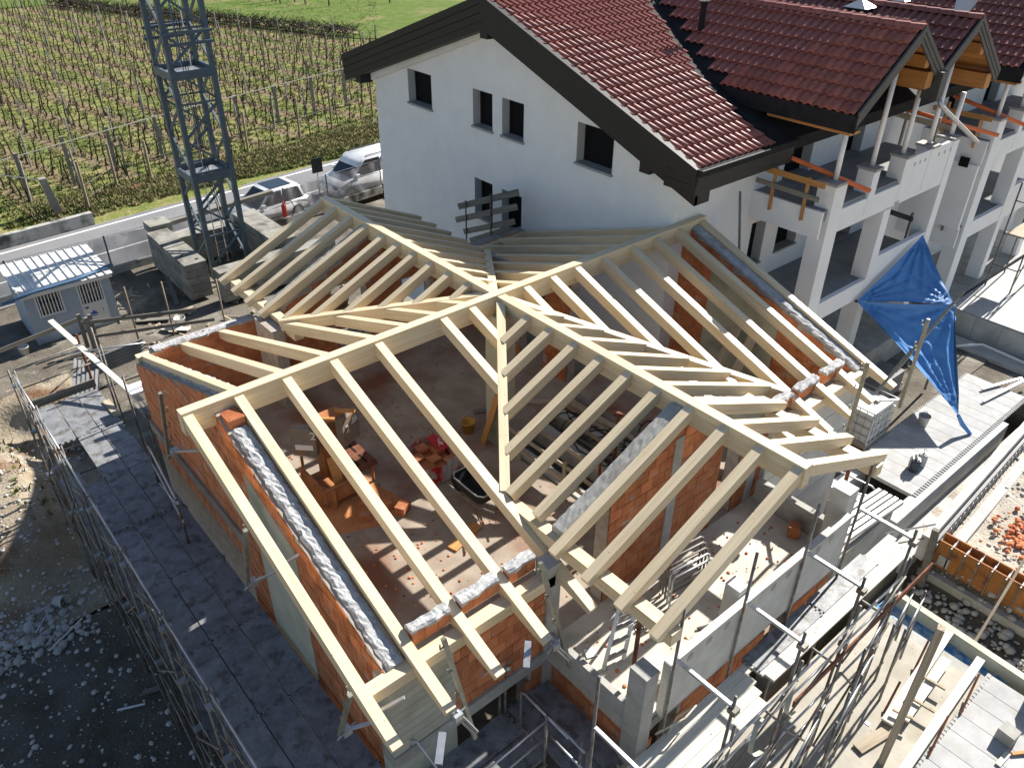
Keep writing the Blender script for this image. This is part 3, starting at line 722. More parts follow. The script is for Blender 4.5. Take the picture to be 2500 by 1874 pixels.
# skylight domes, flues
def skylight(x, y, z):
    s = add('skylight', MB().box(x-0.3, x+0.3, y-0.3, y+0.3, z-0.3, z+0.05), M['flashing'], rh)
    d = MB(); d.add([(x-0.33, y-0.33, z+0.05), (x+0.33, y-0.33, z+0.05), (x+0.33, y+0.33, z+0.05), (x-0.33, y+0.33, z+0.05), (x, y, z+0.26)], [(0, 1, 4), (1, 2, 4), (2, 3, 4), (3, 0, 4)])
    add('dome', d, M['galv'], s)
skylight(22.95, 12.2, -3.55); skylight(24.2, 12.6, -3.9); skylight(28.65, 13.9, -4.05)
fl = add('flue_pipe', MB().tube((19.4, 14.76, -4.2), (19.4, 14.76, -3.35), 0.09, 10), M['flashing'], rh)
add('cowl', MB().tube((19.4, 14.76, -3.33), (19.4, 14.76, -3.29), 0.17, 10), M['galv'], fl)
ch = add('chimney', MB().box(28.5, 28.95, 11.6, 12.05, -4.4, -3.5), PL, rh)
add('cowl', MB().box(28.45, 29.0, 11.55, 12.1, -3.5, -3.38), M['flashing'], ch)

# ---- balconies
CAPM = M['stone_sill']
def balcony(dx):
    X = lambda v: v+dx
    for z, last in ((-7.46, 25.27), (-10.30, 25.27)):
        b = add('balcony', MB().box(X(18.38), X(last-0.1), 9.55, 11.57, z-0.28, z), M['balcony_floor'], rh)
        add('balcony_edge', MB().box(X(18.3), X(18.38), 9.5, 11.57, z-0.70, z+0.01), PL, b)
        if z > -8:
            add('front_edge', MB().box(X(19.17), X(22.14), 9.48, 9.62, z-0.72, z-0.10), PL, b)
            pa = add('parapet', MB().box(X(22.44), X(25.2), 9.485, 9.63, z-0.72, z+0.58), PL, b)
            for xx in (22.75, 23.05, 23.35, 24.15, 24.5, 24.85):
                add('socket', MB().box(X(xx-0.03), X(xx+0.03), 9.478, 9.4835, z+0.28, z+0.38), M['stone_sill'], pa)
            for xx in (20.45, 22.14, 23.59):
                w = 0.33
                p = add('pier', MB().box(X(xx), X(xx+w), 9.47, 9.92, z-0.6, z+0.60), PL, b)
                add('coping', MB().box(X(xx-0.04), X(xx+w+0.05), 9.42, 9.96, z+0.60, z+0.67), CAPM, p)
        else:
            add('front_edge', MB().box(X(19.17), X(21.65), 9.48, 9.62, z-0.55, z+0.02), PL, b)
            pa = add('parapet', MB().box(X(22.0), X(24.9), 9.485, 9.63, z-0.55, z+0.62), PL, b)
    for x0, x1, zt in ((18.62, 19.17, -6.86), (21.62, 22.0, -8.2), (24.87, 25.27, -6.88)):
        c = add('column', MB().box(X(x0), X(x1), 9.465, 9.95, GR, zt), PL, rh)
        if zt > -8: add('coping', MB().box(X(x0-0.04), X(x1+0.04), 9.43, 9.99, zt, zt+0.07), CAPM, c)
    for x, zt in ((18.9, -5.5), (20.66, -4.35), (22.27, -5.0), (23.75, -4.5), (25.1, -5.6)):
        add('roof_prop', MB().tube((X(x), 9.68, -6.78), (X(x), 9.68, zt), 0.065, 10), M['white_paint'], rh, smooth=True)
    add('ground_slab', MB().box(X(18.3), X(27.2), 9.3, 11.57, GR, -13.15), M['concrete'], rh)
for i in range(2): balcony(P0*i)
add('side_wall', MB().box(27.45, 27.58, 9.5, 11.57, -10.3, -8.18), PL, rh)
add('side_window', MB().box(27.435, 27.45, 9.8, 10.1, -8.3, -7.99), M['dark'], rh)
pipe = lambda pts, lab: add('drain_pipe', MB().path(pts, 0.06, 10), M['orange_pipe'], None, smooth=True, label=lab, cat='pipe', group='orange drain pipes')
pipe([(18.3, 10.95, -6.0), (18.31, 10.86, -6.3), (18.36, 10.74, -6.36), (19.42, 8.98, -6.99)], 'orange drain pipe sloping from the big roof corner over the first balcony')
pipe([(24.6, 11.1, -6.25), (26.6, 8.95, -6.92)], 'orange drain pipe half hidden behind the bright steel downpipe')
pipe([(27.55, 10.9, -6.3), (28.66, 9.02, -6.98)], 'orange drain pipe farthest right, over the second balcony')
add('down_pipe', MB().path([(22.0, 9.05, -5.15), (22.05, 8.95, -5.35), (24.05, 8.55, -6.55)], 0.06, 10), M['galv'], None, smooth=True, label='bright galvanised downpipe slanting from the hopper between two dormer gables', cat='pipe')
# ------------------------------------------------------------------ guard rails on the row house
def guard(name, lab, rails, posts, wm, pm_=None, group='makeshift guard rails on the white house'):
    p = rails[0][0]
    t = thing(name, (p[0], p[1], p[2]-1.0), lab, 'guard rail', group)
    for (a, b, w) in rails: board('rail', a, b, 0.035, w, wm, t)
    for (a, b, w) in posts:
        if pm_ is None: board('post', a, b, 0.05, w, wm, t)
        else: add('post', MB().tube(a, b, 0.024, 8), pm_, t)
    return t
g1 = guard('timber_guard', 'orange timber guard rail closing the side of the first upper balcony',
    [((18.19, 11.40, -6.75), (18.19, 9.53, -6.75), 0.15)], [((18.24, 10.96, -6.66), (18.24, 10.96, -7.78), 0.10), ((18.24, 10.02, -6.66), (18.24, 10.02, -7.78), 0.10)], M['orange_wood'])
board('lower_rail', (18.19, 11.46, -7.10), (18.19, 9.62, -7.12), 0.035, 0.13, M['grey_wood'], g1)
guard('timber_guard', 'dark timber guard rail at the far side of the first upper balcony',
    [((25.3, 11.55, -6.62), (25.3, 9.75, -6.70), 0.16)], [((25.34, 11.2, -6.45), (25.34, 11.2, -7.5), 0.11), ((25.34, 10.2, -6.45), (25.34, 10.2, -7.5), 0.11)], M['old_wood'])
guard('timber_guard', 'timber guard rail with two pale posts on the second upper balcony',
    [((27.5, 11.4, -6.75), (27.5, 9.55, -6.75), 0.15)], [((27.54, 10.95, -6.5), (27.54, 10.95, -7.45), 0.10), ((27.54, 9.88, -6.66), (27.54, 9.88, -7.7), 0.10)], M['orange_wood'])
guard('timber_guard', 'weathered guard rail on the lower balcony of the first house',
    [((25.3, 11.4, -9.55), (25.3, 9.8, -9.6), 0.16)], [((25.34, 11.0, -9.4), (25.34, 11.0, -10.5), 0.11), ((25.34, 10.2, -9.4), (25.34, 10.2, -10.5), 0.11)], M['grey_wood'])
guard('timber_guard', 'weathered guard rail under the second upper balcony',
    [((27.5, 11.3, -9.55), (27.5, 9.8, -9.6), 0.16)], [((27.54, 10.8, -9.4), (27.54, 10.8, -10.5), 0.11), ((27.54, 10.0, -9.4), (27.54, 10.0, -10.5), 0.11)], M['grey_wood'])
gd = guard('board_guard', 'dark four-board guard rail before the lower windows of the white gable',
    [((14.25, 19.15, -9.18), (14.25, 16.35, -7.93), 0.19), ((14.25, 19.3, -9.66), (14.25, 16.4, -8.36), 0.18), ((14.25, 18.9, -9.92), (14.25, 16.5, -8.83), 0.17), ((14.25, 18.6, -10.12), (14.25, 16.7, -9.1), 0.16)],
    [((14.2, 18.72, -8.85), (14.2, 18.72, -10.15), 0.1), ((14.2, 17.52, -8.30), (14.2, 17.52, -9.75), 0.1)], M['grey_wood'], M['old_steel'])
del gd['group']

# whole block scaled down about the camera at the origin: nearer, same image
CAM_SCALE = 0.926
for o in list(bpy.data.objects):
    if o.parent is None and o.type in ('MESH', 'EMPTY') and (o.name.split('.')[0] in ('row_house', 'drain_pipe', 'down_pipe', 'timber_guard', 'board_guard')):
        o.scale = (CAM_SCALE, CAM_SCALE, CAM_SCALE); o.location = Vector(o.location)*CAM_SCALE; WLOC[o.name] = Vector(o.location)
# ------------------------------------------------------------------ ground, road, vineyard field
def smooth(a, b, x):
    t = max(0.0, min(1.0, (x-a)/(b-a))); return t*t*(3-2*t)
def nz(x, y, s, k=0.0): return mnoise.noise(Vector((x*s+k, y*s-k, k)))
def row_x0(x, y): return (x+0.19*y-7.883)/1.0513
def field_mat():
    m, nt, b = _nt('vineyard_grass'); N = nt.nodes; L = nt.links
    geo = N.new('ShaderNodeNewGeometry'); sx = N.new('ShaderNodeSeparateXYZ'); L.new(geo.outputs['Position'], sx.inputs[0])
    def mth(op, a, bb=None, c=None):
        n = N.new('ShaderNodeMath'); n.operation = op
        for i, v in enumerate((a, bb, c)):
            if v is None: continue
            if isinstance(v, (int, float)): n.inputs[i].default_value = v
            else: L.new(v, n.inputs[i])
        return n.outputs[0]
    n1 = N.new('ShaderNodeTexNoise'); n1.inputs['Scale'].default_value = 1.1; n1.inputs['Detail'].default_value = 9; n1.inputs['Roughness'].default_value = 0.7; L.new(geo.outputs['Position'], n1.inputs[0])
    n2 = N.new('ShaderNodeTexNoise'); n2.inputs['Scale'].default_value = 0.17; n2.inputs['Detail'].default_value = 3; L.new(geo.outputs['Position'], n2.inputs[0])
    n3 = N.new('ShaderNodeTexNoise'); n3.inputs['Scale'].default_value = 9; n3.inputs['Detail'].default_value = 5; L.new(geo.outputs['Position'], n3.inputs[0])
    u = mth('DIVIDE', mth('ADD', mth('ADD', sx.outputs[0], mth('MULTIPLY', sx.outputs[1], 0.19)), -7.883), 1.0513)
    fr = mth('FRACT', mth('DIVIDE', mth('ADD', u, -4.25+2.45*40), 2.45))
    dist = mth('MULTIPLY', mth('MINIMUM', fr, mth('SUBTRACT', 1.0, fr)), 2.45)
    edge = mth('SUBTRACT', mth('ADD', dist, mth('MULTIPLY', mth('SUBTRACT', n1.outputs['Fac'], 0.5), 0.9)), 0.42)
    soil = N.new('ShaderNodeMapRange'); soil.inputs[1].default_value = 0.18; soil.inputs[2].default_value = -0.15; L.new(edge, soil.inputs[0])
    inrow = N.new('ShaderNodeMapRange'); inrow.inputs[1].default_value = 42.0; inrow.inputs[2].default_value = 44.0; L.new(sx.outputs[1], inrow.inputs[0])
    sf = mth('MULTIPLY', mth('MULTIPLY', soil.outputs[0], inrow.outputs[0]), 0.85)
    g1 = N.new('ShaderNodeMix'); g1.data_type = 'RGBA'; g1.inputs[6].default_value = (0.13, 0.165, 0.035, 1); g1.inputs[7].default_value = (0.26, 0.225, 0.10, 1)
    r1 = N.new('ShaderNodeMapRange'); r1.inputs[1].default_value = 0.38; r1.inputs[2].default_value = 0.62; L.new(n1.outputs['Fac'], r1.inputs[0]); L.new(r1.outputs[0], g1.inputs[0])
    g2 = N.new('ShaderNodeMix'); g2.data_type = 'RGBA'; g2.inputs[7].default_value = (0.075, 0.12, 0.02, 1)
    r2 = N.new('ShaderNodeMapRange'); r2.inputs[1].default_value = 0.5; r2.inputs[2].default_value = 0.7; r2.inputs[4].default_value = 0.6; L.new(n2.outputs['Fac'], r2.inputs[0]); L.new(r2.outputs[0], g2.inputs[0]); L.new(g1.outputs[2], g2.inputs[6])
    g3 = N.new('ShaderNodeMix'); g3.data_type = 'RGBA'; g3.inputs[7].default_value = (0.20, 0.14, 0.095, 1); L.new(sf, g3.inputs[0]); L.new(g2.outputs[2], g3.inputs[6])
    hv = N.new('ShaderNodeHueSaturation'); rv = N.new('ShaderNodeMapRange'); rv.inputs[1].default_value = 0.3; rv.inputs[2].default_value = 0.7; rv.inputs[3].default_value = 0.62; rv.inputs[4].default_value = 1.35
    L.new(n3.outputs['Fac'], rv.inputs[0]); L.new(rv.outputs[0], hv.inputs['Value']); L.new(g3.outputs[2], hv.inputs['Color'])
    L.new(hv.outputs[0], b.inputs['Base Color']); b.inputs['Roughness'].default_value = 0.95; b.inputs['Specular IOR Level'].default_value = 0.1
    bp = N.new('ShaderNodeBump'); bp.inputs['Strength'].default_value = 0.8; bp.inputs['Distance'].default_value = 0.05; L.new(n3.outputs['Fac'], bp.inputs['Height']); L.new(bp.outputs[0], b.inputs['Normal'])
    return m
M['field'] = field_mat()
M['meadow'] = pm('bright_meadow_grass', (0.07, 0.125, 0.02), (0.13, 0.16, 0.04), scale=1.2, rough=0.95, bump=0.6, bscale=9, bdist=0.05, c3=(0.20, 0.18, 0.08), s3=0.25, t3=(0.55, 0.7), spec=0.1)
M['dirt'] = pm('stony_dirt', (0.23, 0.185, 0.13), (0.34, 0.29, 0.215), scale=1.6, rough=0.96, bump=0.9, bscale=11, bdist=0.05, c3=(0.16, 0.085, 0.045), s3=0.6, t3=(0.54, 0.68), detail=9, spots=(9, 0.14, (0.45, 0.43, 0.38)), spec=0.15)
M['pit'] = pm('shade_darkened_gravel', (0.085, 0.072, 0.055), (0.135, 0.12, 0.10), scale=1.3, rough=0.96, bump=0.9, bscale=14, bdist=0.04, c3=(0.055, 0.042, 0.03), s3=0.5, detail=9, spots=(10, 0.13, (0.22, 0.21, 0.19)), spec=0.15)  # gravel colour lowered to carry the deep shade on the ground
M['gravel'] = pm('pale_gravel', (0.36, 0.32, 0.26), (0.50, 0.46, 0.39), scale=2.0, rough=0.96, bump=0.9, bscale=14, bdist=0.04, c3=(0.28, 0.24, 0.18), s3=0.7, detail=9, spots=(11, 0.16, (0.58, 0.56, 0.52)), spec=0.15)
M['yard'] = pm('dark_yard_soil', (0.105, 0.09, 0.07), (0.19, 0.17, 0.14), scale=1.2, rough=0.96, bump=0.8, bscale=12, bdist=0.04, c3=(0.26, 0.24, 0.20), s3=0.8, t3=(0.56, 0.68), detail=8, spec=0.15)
M['asphalt'] = pm('worn_grey_asphalt', (0.175, 0.175, 0.178), (0.215, 0.215, 0.216), scale=0.5, rough=0.9, bump=0.25, bscale=60, spec=0.2)
M['road_paint'] = pm('white_road_paint', (0.62, 0.62, 0.61), (0.75, 0.75, 0.74), scale=4, rough=0.7, bump=0.05)
M['dry_grass'] = pm('dry_bank_grass', (0.30, 0.24, 0.14), (0.19, 0.185, 0.07), scale=3, rough=0.95, bump=0)
M['grey_sheet'] = pm('grey_corrugated_sheet', (0.16, 0.165, 0.165), (0.24, 0.245, 0.245), scale=2, rough=0.6, bump=0.05)
M['stone'] = pm('river_stone', (0.33, 0.32, 0.30), (0.48, 0.46, 0.43), scale=3, rough=0.85, bump=0.1, var=0.3)

add('ground', MB().add([(-400, -300, -15.75), (700, -300, -15.75), (700, 900, -15.75), (-400, 900, -15.75)], [(0, 1, 2, 3)]) or None, None) if False else None
gmb = MB(); gmb.add([(-400, -300, -16.2), (700, -300, -16.2), (700, 900, -16.2), (-400, 900, -16.2)], [(0, 1, 2, 3)])
add('ground', gmb, M['dirt'], None, kind='structure')
def sheet(name, mat, x0, x1, y0, y1, step, h, keep=None):
    mb = MB(); nx = int((x1-x0)/step); ny = int((y1-y0)/step); idx = {}
    for j in range(ny+1):
        for i in range(nx+1):
            x = x0+i*step; y = y0+j*step; idx[(i, j)] = len(mb.v); mb.v.append((x, y, h(x, y)))
    for j in range(ny):
        for i in range(nx):
            if keep and not keep(x0+(i+0.5)*step, y0+(j+0.5)*step): continue
            mb.f.append((idx[(i, j)], idx[(i+1, j)], idx[(i+1, j+1)], idx[(i, j+1)]))
    return add(name, mb, mat, None, smooth=True, kind='structure', origin=(0, 0, 0))
# left of the house: excavation with a heap of spoil and the yard behind it
def h_left(x, y):
    base = -15.15
    yard = smooth(24.2, 25.4, y+0.5*nz(x, y, 0.7, 3)+0.25*(x-3))
    left = smooth(-3.0, -6.0, x)*0.5
    hx = (x-0.15)/1.95 if x > 0.15 else (x-0.15)/4.2; hy = (y-20.9)/3.4 if y > 20.9 else (y-20.9)/3.9
    r = math.sqrt(hx*hx+hy*hy)+0.12*nz(x, y, 0.8, 9)
    mound = smooth(1.05, 0.35, r)*1.45
    z = base+max(yard*0.8, mound, left)+0.09*nz(x, y, 0.9, 1)+0.05*nz(x, y, 2.3, 2)+0.03*nz(x, y, 5.5, 4)
    return z
def mix_by(name, h):
    pass
sheet('spoil_ground', M['dirt'], -9.0, 3.6, 16.3, 26.4, 0.16, h_left)
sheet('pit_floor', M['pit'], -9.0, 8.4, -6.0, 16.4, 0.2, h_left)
sheet('yard_ground', M['yard'], -12.0, 20.0, 24.6, 33.3, 0.25, lambda x, y: (-14.36+0.05*nz(x, y, 0.8, 5)+0.02*nz(x, y, 3, 6)) if y > 26.0 or x > 3.8 else min(-14.36, h_left(x, y)-0.05))
sheet('yard_edge', M['yard'], 3.2, 20.0, 16.0, 24.8, 0.3, lambda x, y: -14.40-0.9*smooth(22.0, 18.0, y)+0.06*nz(x, y, 0.8, 5))
# street
T_ = Vector((1.0, 0.097, 0)).normalized(); NRM = Vector((-T_.y, T_.x, 0))
def along(x, off): # a point on the far white line at x, moved off metres across
    p = Vector((x, 37.68+0.097*(x-4.06), 0)); return p+NRM*off
def strip(name, mat, x0, x1, o0, o1, z, kind='structure', th=0.0, n=1):
    mb = MB()
    a, b, c, d = along(x0, o0), along(x1, o0), along(x1, o1), along(x0, o1)
    q = [(p.x, p.y, z) for p in (a, b, c, d)]
    if th: mb.prism(q, (0, 0, -th))
    else: mb.add(q, [(0, 1, 2, 3)])
    return add(name, mb, mat, None, kind=kind)
strip('road', M['asphalt'], -30, 60, -5.2, 0.42, -14.335)
strip('edge_line', M['road_paint'], -30, 60, -0.06, 0.07, -14.330)
strip('edge_line', M['road_paint'], -30, 60, -2.98, -2.86, -14.330)
# field: one sheet from the bank to the far edge, a bright meadow beyond the brush line
def h_field(x, y):
    d = (y-(38.1+0.097*(x-4.06)))
    return -14.36+0.30*smooth(0.3, 3.0, d)-0.30*smooth(3.2, 5.0, d)+0.05*nz(x, y, 0.5, 7)
sheet('field', M['field'], -20, 62, 37.8, 112, 0.5, h_field, keep=lambda x, y: y > 37.95+0.097*(x-4.06))
fm = MB(); fm.add([(-100, 110, -14.45), (-20, 111, -14.45), (24, 104, -14.30), (40, 68.5, -14.30), (62, 50, -14.30), (300, 60, -14.5), (300, 500, -14.5), (-100, 500, -14.5)], [tuple(range(8))])
add('far_meadow', fm, M['meadow'], None, kind='structure')
add('brush_strip_path', MB().prism([(23.5, 104.6, -14.27), (41, 70.2, -14.27), (42.0, 70.8, -14.27), (24.6, 105.2, -14.27)], (0, 0, -0.02)), M['dry_grass'], None, kind='structure')
# right of the house
def h_right(x, y):
    return -13.55+0.10*nz(x, y, 0.7, 11)+0.05*nz(x, y, 2.1, 12)+0.03*nz(x, y, 5, 13)
sheet('gravel_ground', M['gravel'], 16.4, 40, -14, 4.6, 0.2, h_right)
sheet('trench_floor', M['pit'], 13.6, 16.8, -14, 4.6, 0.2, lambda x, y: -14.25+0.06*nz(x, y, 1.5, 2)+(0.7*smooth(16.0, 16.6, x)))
sheet('gravel_strip', M['gravel'], 26.0, 60, 4.4, 9.0, 0.3, lambda x, y: -12.75+0.05*nz(x, y, 1.1, 3))

# ---- loose stones and tufts
def pebble(mb, c, r, rnd):
    ph = (1+5**0.5)/2; base = [(-1, ph, 0), (1, ph, 0), (-1, -ph, 0), (1, -ph, 0), (0, -1, ph), (0, 1, ph), (0, -1, -ph), (0, 1, -ph), (ph, 0, -1), (ph, 0, 1), (-ph, 0, -1), (-ph, 0, 1)]
    fs = [(0,11,5),(0,5,1),(0,1,7),(0,7,10),(0,10,11),(1,5,9),(5,11,4),(11,10,2),(10,7,6),(7,1,8),(3,9,4),(3,4,2),(3,2,6),(3,6,8),(3,8,9),(4,9,5),(2,4,11),(6,2,10),(8,6,7),(9,8,1)]
    s = [rnd.uniform(0.7, 1.25)*r/1.9 for _ in range(3)]; s[2] *= 0.7; a = rnd.uniform(0, 6.28); ca, sa = math.cos(a), math.sin(a)
    vs = []
    for x, y, z in base:
        k = rnd.uniform(0.88, 1.1); x, y, z = x*s[0]*k, y*s[1]*k, z*s[2]*k
        vs.append((c[0]+x*ca-y*sa, c[1]+x*sa+y*ca, c[2]+z))
    mb.add(vs, fs)
def stones(name, n, area, hf, rr, seed, mat=M['stone'], keep=None):
    rnd = random.Random(seed); mb = MB(); k = 0
    while k < n:
        x = rnd.uniform(area[0], area[1]); y = rnd.uniform(area[2], area[3])
        if keep and not keep(x, y, rnd): continue
        r = rr[0]*(rr[1]/rr[0])**(rnd.random()**2.2)
        pebble(mb, (x, y, hf(x, y)+r*0.15), r, rnd); k += 1
    return add(name, mb, mat, None, smooth=True, kind='stuff')
stones('pit_stones', 3200, (-5.5, 2.6, 7.0, 18.0), h_left, (0.012, 0.075), 1)
stones('spoil_stones', 2600, (-3.5, 3.2, 16.5, 24.5), h_left, (0.012, 0.07), 2)
stones('spoil_stones', 420, (-2.2, 0.9, 15.6, 17.2), h_left, (0.03, 0.13), 5)
stones('gravel_stones', 3600, (16.5, 27, -4, 4.2), h_right, (0.014, 0.08), 3)
stones('trench_stones', 700, (14.2, 16.6, -1.0, 4.0), lambda x, y: -14.2+(0.7*smooth(16.0, 16.6, x)), (0.03, 0.14), 4)
def tufts(name, n, place, mat, hh, seed, blades=5):
    rnd = random.Random(seed); mb = MB()
    for _ in range(n):
        x, y, z = place(rnd)
        for b in range(blades):
            a = rnd.uniform(0, 6.28); h = hh*rnd.uniform(0.5, 1.3); w = 0.02+0.02*rnd.random(); l = h*rnd.uniform(0.3, 0.9)
            dx, dy = math.cos(a), math.sin(a); ox, oy = rnd.uniform(-.1, .1), rnd.uniform(-.1, .1)
            mb.add([(x+ox-dy*w, y+oy+dx*w, z), (x+ox+dy*w, y+oy-dx*w, z), (x+ox+dx*l, y+oy+dy*l, z+h)], [(0, 1, 2)])
    return add(name, mb, mat, None, kind='stuff')
def bank(rnd):
    x = rnd.uniform(6.0, 30); d = rnd.uniform(0.9, 3.4); y = 38.1+0.097*(x-4.06)+d; return x, y, h_field(x, y)
tufts('dry_bank_tufts', 3000, bank, M['dry_grass'], 0.15, 11, 6)
def fieldp(rnd):
    y = 40+60*rnd.random()**1.7; x = rnd.uniform(0.12*y, 0.62*y); return x, y, h_field(x, y)
M['grass_blade'] = pm('grass_blade', (0.07, 0.11, 0.02), (0.15, 0.15, 0.05), scale=0.6, rough=0.9, bump=0, coord='Object')
tufts('field_grass', 16000, fieldp, M['grass_blade'], 0.14, 12, 4)
def moundp(rnd):
    x = rnd.uniform(-3, 1.6); y = rnd.uniform(19, 25); return x, y, h_left(x, y)
tufts('mound_grass', 160, moundp, M['grass_blade'], 0.13, 13, 5)
# ------------------------------------------------------------------ vineyard
M['vine_bark'] = pm('dark_vine_bark', (0.035, 0.026, 0.018), (0.07, 0.055, 0.04), scale=6, rough=0.95, bump=0, var=0.25)
M['post_concrete'] = pm('grey_vineyard_post', (0.20, 0.19, 0.165), (0.29, 0.275, 0.24), scale=3, rough=0.9, bump=0.1, var=0.2)
M['post_wood'] = pm('brown_vineyard_stake', (0.20, 0.15, 0.10), (0.30, 0.24, 0.17), scale=3, stretch=(6, 6, 0.5), rough=0.9, bump=0.1, var=0.2)
def proj_uv(p):
    v = Vector(p); a = v.dot(_r); b = v.dot(_d); c = v.dot(_f)
    return (0.5+1976.35*a/c/2500, 0.5+1976.35*b/c/1874) if c > 0.1 else (9, 9)
def seen(p, m=0.03):
    u, v = proj_uv(p); return -m < u < 1+m and -m < v < 1+m
def behind_house(p):   # hidden by the white house
    u, v = proj_uv(p); u *= 2212; v *= 1658
    return u > 815 and v > 170-(u-815)*0.30-60
def vine_mesh(k):
    rnd = random.Random(40+k); mb = MB(); pts = []; x = y = 0.0; h = rnd.uniform(1.0, 1.25)
    for i in range(6):
        z = h*i/5; pts.append((x, y, z)); x += rnd.uniform(-0.07, 0.07); y += rnd.uniform(-0.07, 0.07)
    mb.path(pts, [0.05, 0.045, 0.042, 0.04, 0.038, 0.034], 5)
    tx, ty, tz = pts[-1]
    for s in (1, -1):
        if s < 0 and k % 3 == 0: continue
        q = []; a = rnd.uniform(0.4, 0.7)
        for i in range(6):
            f = i/5; q.append((tx+rnd.uniform(-.03, .03)+s*0.10*f, ty+s*(0.75*f), tz+a*math.sin(f*2.4)*0.75+0.02))
        mb.path(q, [0.026, 0.022, 0.019, 0.016, 0.012, 0.008], 4)
    for _ in range(3):
        b = Vector(pts[rnd.randint(3, 5)]); mb.path([b, b+Vector((rnd.uniform(-.2, .2), rnd.uniform(-.25, .25), 0.25)), b+Vector((rnd.uniform(-.3, .3), rnd.uniform(-.4, .4), 0.5))], [0.013, 0.009, 0.005], 4)
    return mb
VMB = [vine_mesh(k) for k in range(6)]; VME = [m.mesh('grape_vine', M['vine_bark'], origin=(0, 0, 0))[0] for m in VMB]
rnd = random.Random(3); spots = []; posts = []
for k in range(-2, 20):
    x0 = 4.25+2.45*k; y0 = 43.3+0.27*(x0-6.7); t = 0.0
    while True:
        y = y0+t; x = x0-0.19*t
        if y > 103-2.24*(x-24.5)-1.2 or y > 104: break
        z = h_field(x, y)-0.03; p = (x, y, z+0.6)
        if seen(p) and not behind_house((x, y, z)):
            if abs((t/5.4)-round(t/5.4)) < 0.09: posts.append((x+rnd.uniform(-.1, .1), y+rnd.uniform(-1.6, 1.6)*(t > .3), z, t < 0.3))
            spots.append((x+rnd.uniform(-.06, .06), y+rnd.uniform(-.15, .15), z, rnd.randrange(6), rnd.uniform(-0.25, 0.25)+(0 if rnd.random() < .5 else math.pi)-0.19*-1, rnd.uniform(0.9, 1.15)))
        t += 0.9
spots.sort(key=lambda s: s[0]**2+s[1]**2)
for s in spots[:300]:
    o = inst('grape_vine', VME[s[3]], None, s[:3], rot=(0, 0, s[4]), scale=(s[5],)*3)
    props(o, 'bare dark grape vine with arched canes in the near half of the vineyard', 'vine', 'grape vines in the nearer rows')
far = MB()
for s in spots[300:]:
    c, sn = math.cos(s[4]), math.sin(s[4])
    far.add([(s[0]+(v[0]*c-v[1]*sn)*s[5], s[1]+(v[0]*sn+v[1]*c)*s[5], s[2]+v[2]*s[5]) for v in VMB[s[3]].v], VMB[s[3]].f)
add('distant_vines', far, M['vine_bark'], None, kind='stuff')
pme = MB().box(-0.036, 0.036, -0.036, 0.036, 0, 2.0).mesh('vineyard_post', M['post_concrete'], origin=(0, 0, 0))[0]
for x, y, z, first in posts:
    o = inst('vineyard_post', pme, None, (x, y, z), rot=(rnd.uniform(-.05, .05), rnd.uniform(-.05, .05), rnd.uniform(0, 1)))
    props(o, 'slim grey concrete post standing in a vine row', 'post', 'concrete posts along the vine rows')
# wires along the rows and the pipe that ties the row heads together
wires = MB()
for k in range(-2, 20):
    x0 = 4.25+2.45*k; y0 = 43.3+0.27*(x0-6.7); tl = min(58, max(5, (103-2.24*(x0-24.5)-y0)/(1-2.24*0.19)))
    for zz in (-13.2, -12.5): wires.tube((x0, y0, zz), (x0-0.19*tl, y0+tl, zz), 0.009, 3, caps=False)
add('trellis_wires', wires, M['old_steel'], None, kind='stuff')
tr = thing('trellis_head_rail', (14, 45.8, -14.3), 'long grey pipe joining the heads of the vine rows', 'rail')
add('pipe', MB().path([(4.2, 42.7, -12.15), (6.69, 43.57, -12.2), (14.0, 45.9, -12.1), (24.8, 48.5, -12.0), (32, 50.4, -12.0)], 0.028, 6), M['post_concrete'], tr)
for x, y in ((6.69, 43.57), (9.03, 44.52), (11.39, 45.41), (14.04, 45.99), (16.5, 46.6), (19.2, 47.3), (22.07, 48.06), (24.85, 48.61), (27.6, 49.3)):
    add('post', MB().box(x-0.075, x+0.075, y-0.075, y+0.075, -14.4, -12.05+(0.15 if x == 9.03 else 0)), M['post_concrete'], tr)
# roadside fence of the field
vf = thing('field_fence', (14, 42.6, -14.3), 'wire fence on brown wooden stakes between the vines and the roadside bank', 'fence')
fp = [(8.46, 40.28), (10.38, 42.11), (12.17, 42.43), (15.0, 42.9), (17.89, 43.42), (21.52, 44.29), (24.11, 45.12), (27.5, 45.9)]
for x, y in fp: add('stake', MB().tube((x, y, -14.4), (x+0.02, y, -11.95 if x != 12.17 else -12.2), 0.065, 6), M['post_wood'], vf)
for zz in (-13.7, -13.1, -12.5):
    add('wire', MB().path([(x, y, zz) for x, y in fp], 0.012, 4), M['old_steel'], vf)
rs = random.Random(8)
for i in range(26):
    f = i/25*(len(fp)-1.001); a, b = fp[int(f)], fp[int(f)+1]; q = f-int(f); x, y = a[0]*(1-q)+b[0]*q, a[1]*(1-q)+b[1]*q
    o = add('young_vine', MB().path([(x, y+.05, -14.35), (x+rs.uniform(-.1, .1), y+.05, -13.6), (x+rs.uniform(-.12, .12), y+.1, -12.9+rs.uniform(0, .3))], [0.035, 0.03, 0.018], 4), M['vine_bark'], None)
    props(o, 'thin dark young vine standing at the roadside wire fence', 'vine', 'young vines along the roadside fence')
lp = add('strut_post', MB().prism([(7.08, 40.38, -14.4), (7.38, 40.38, -14.4), (7.38, 40.66, -14.4), (7.08, 40.66, -14.4)], (-0.25, 0.1, 1.9)), M['post_concrete'], None, label='thick leaning concrete post behind the roadside wall', cat='post')
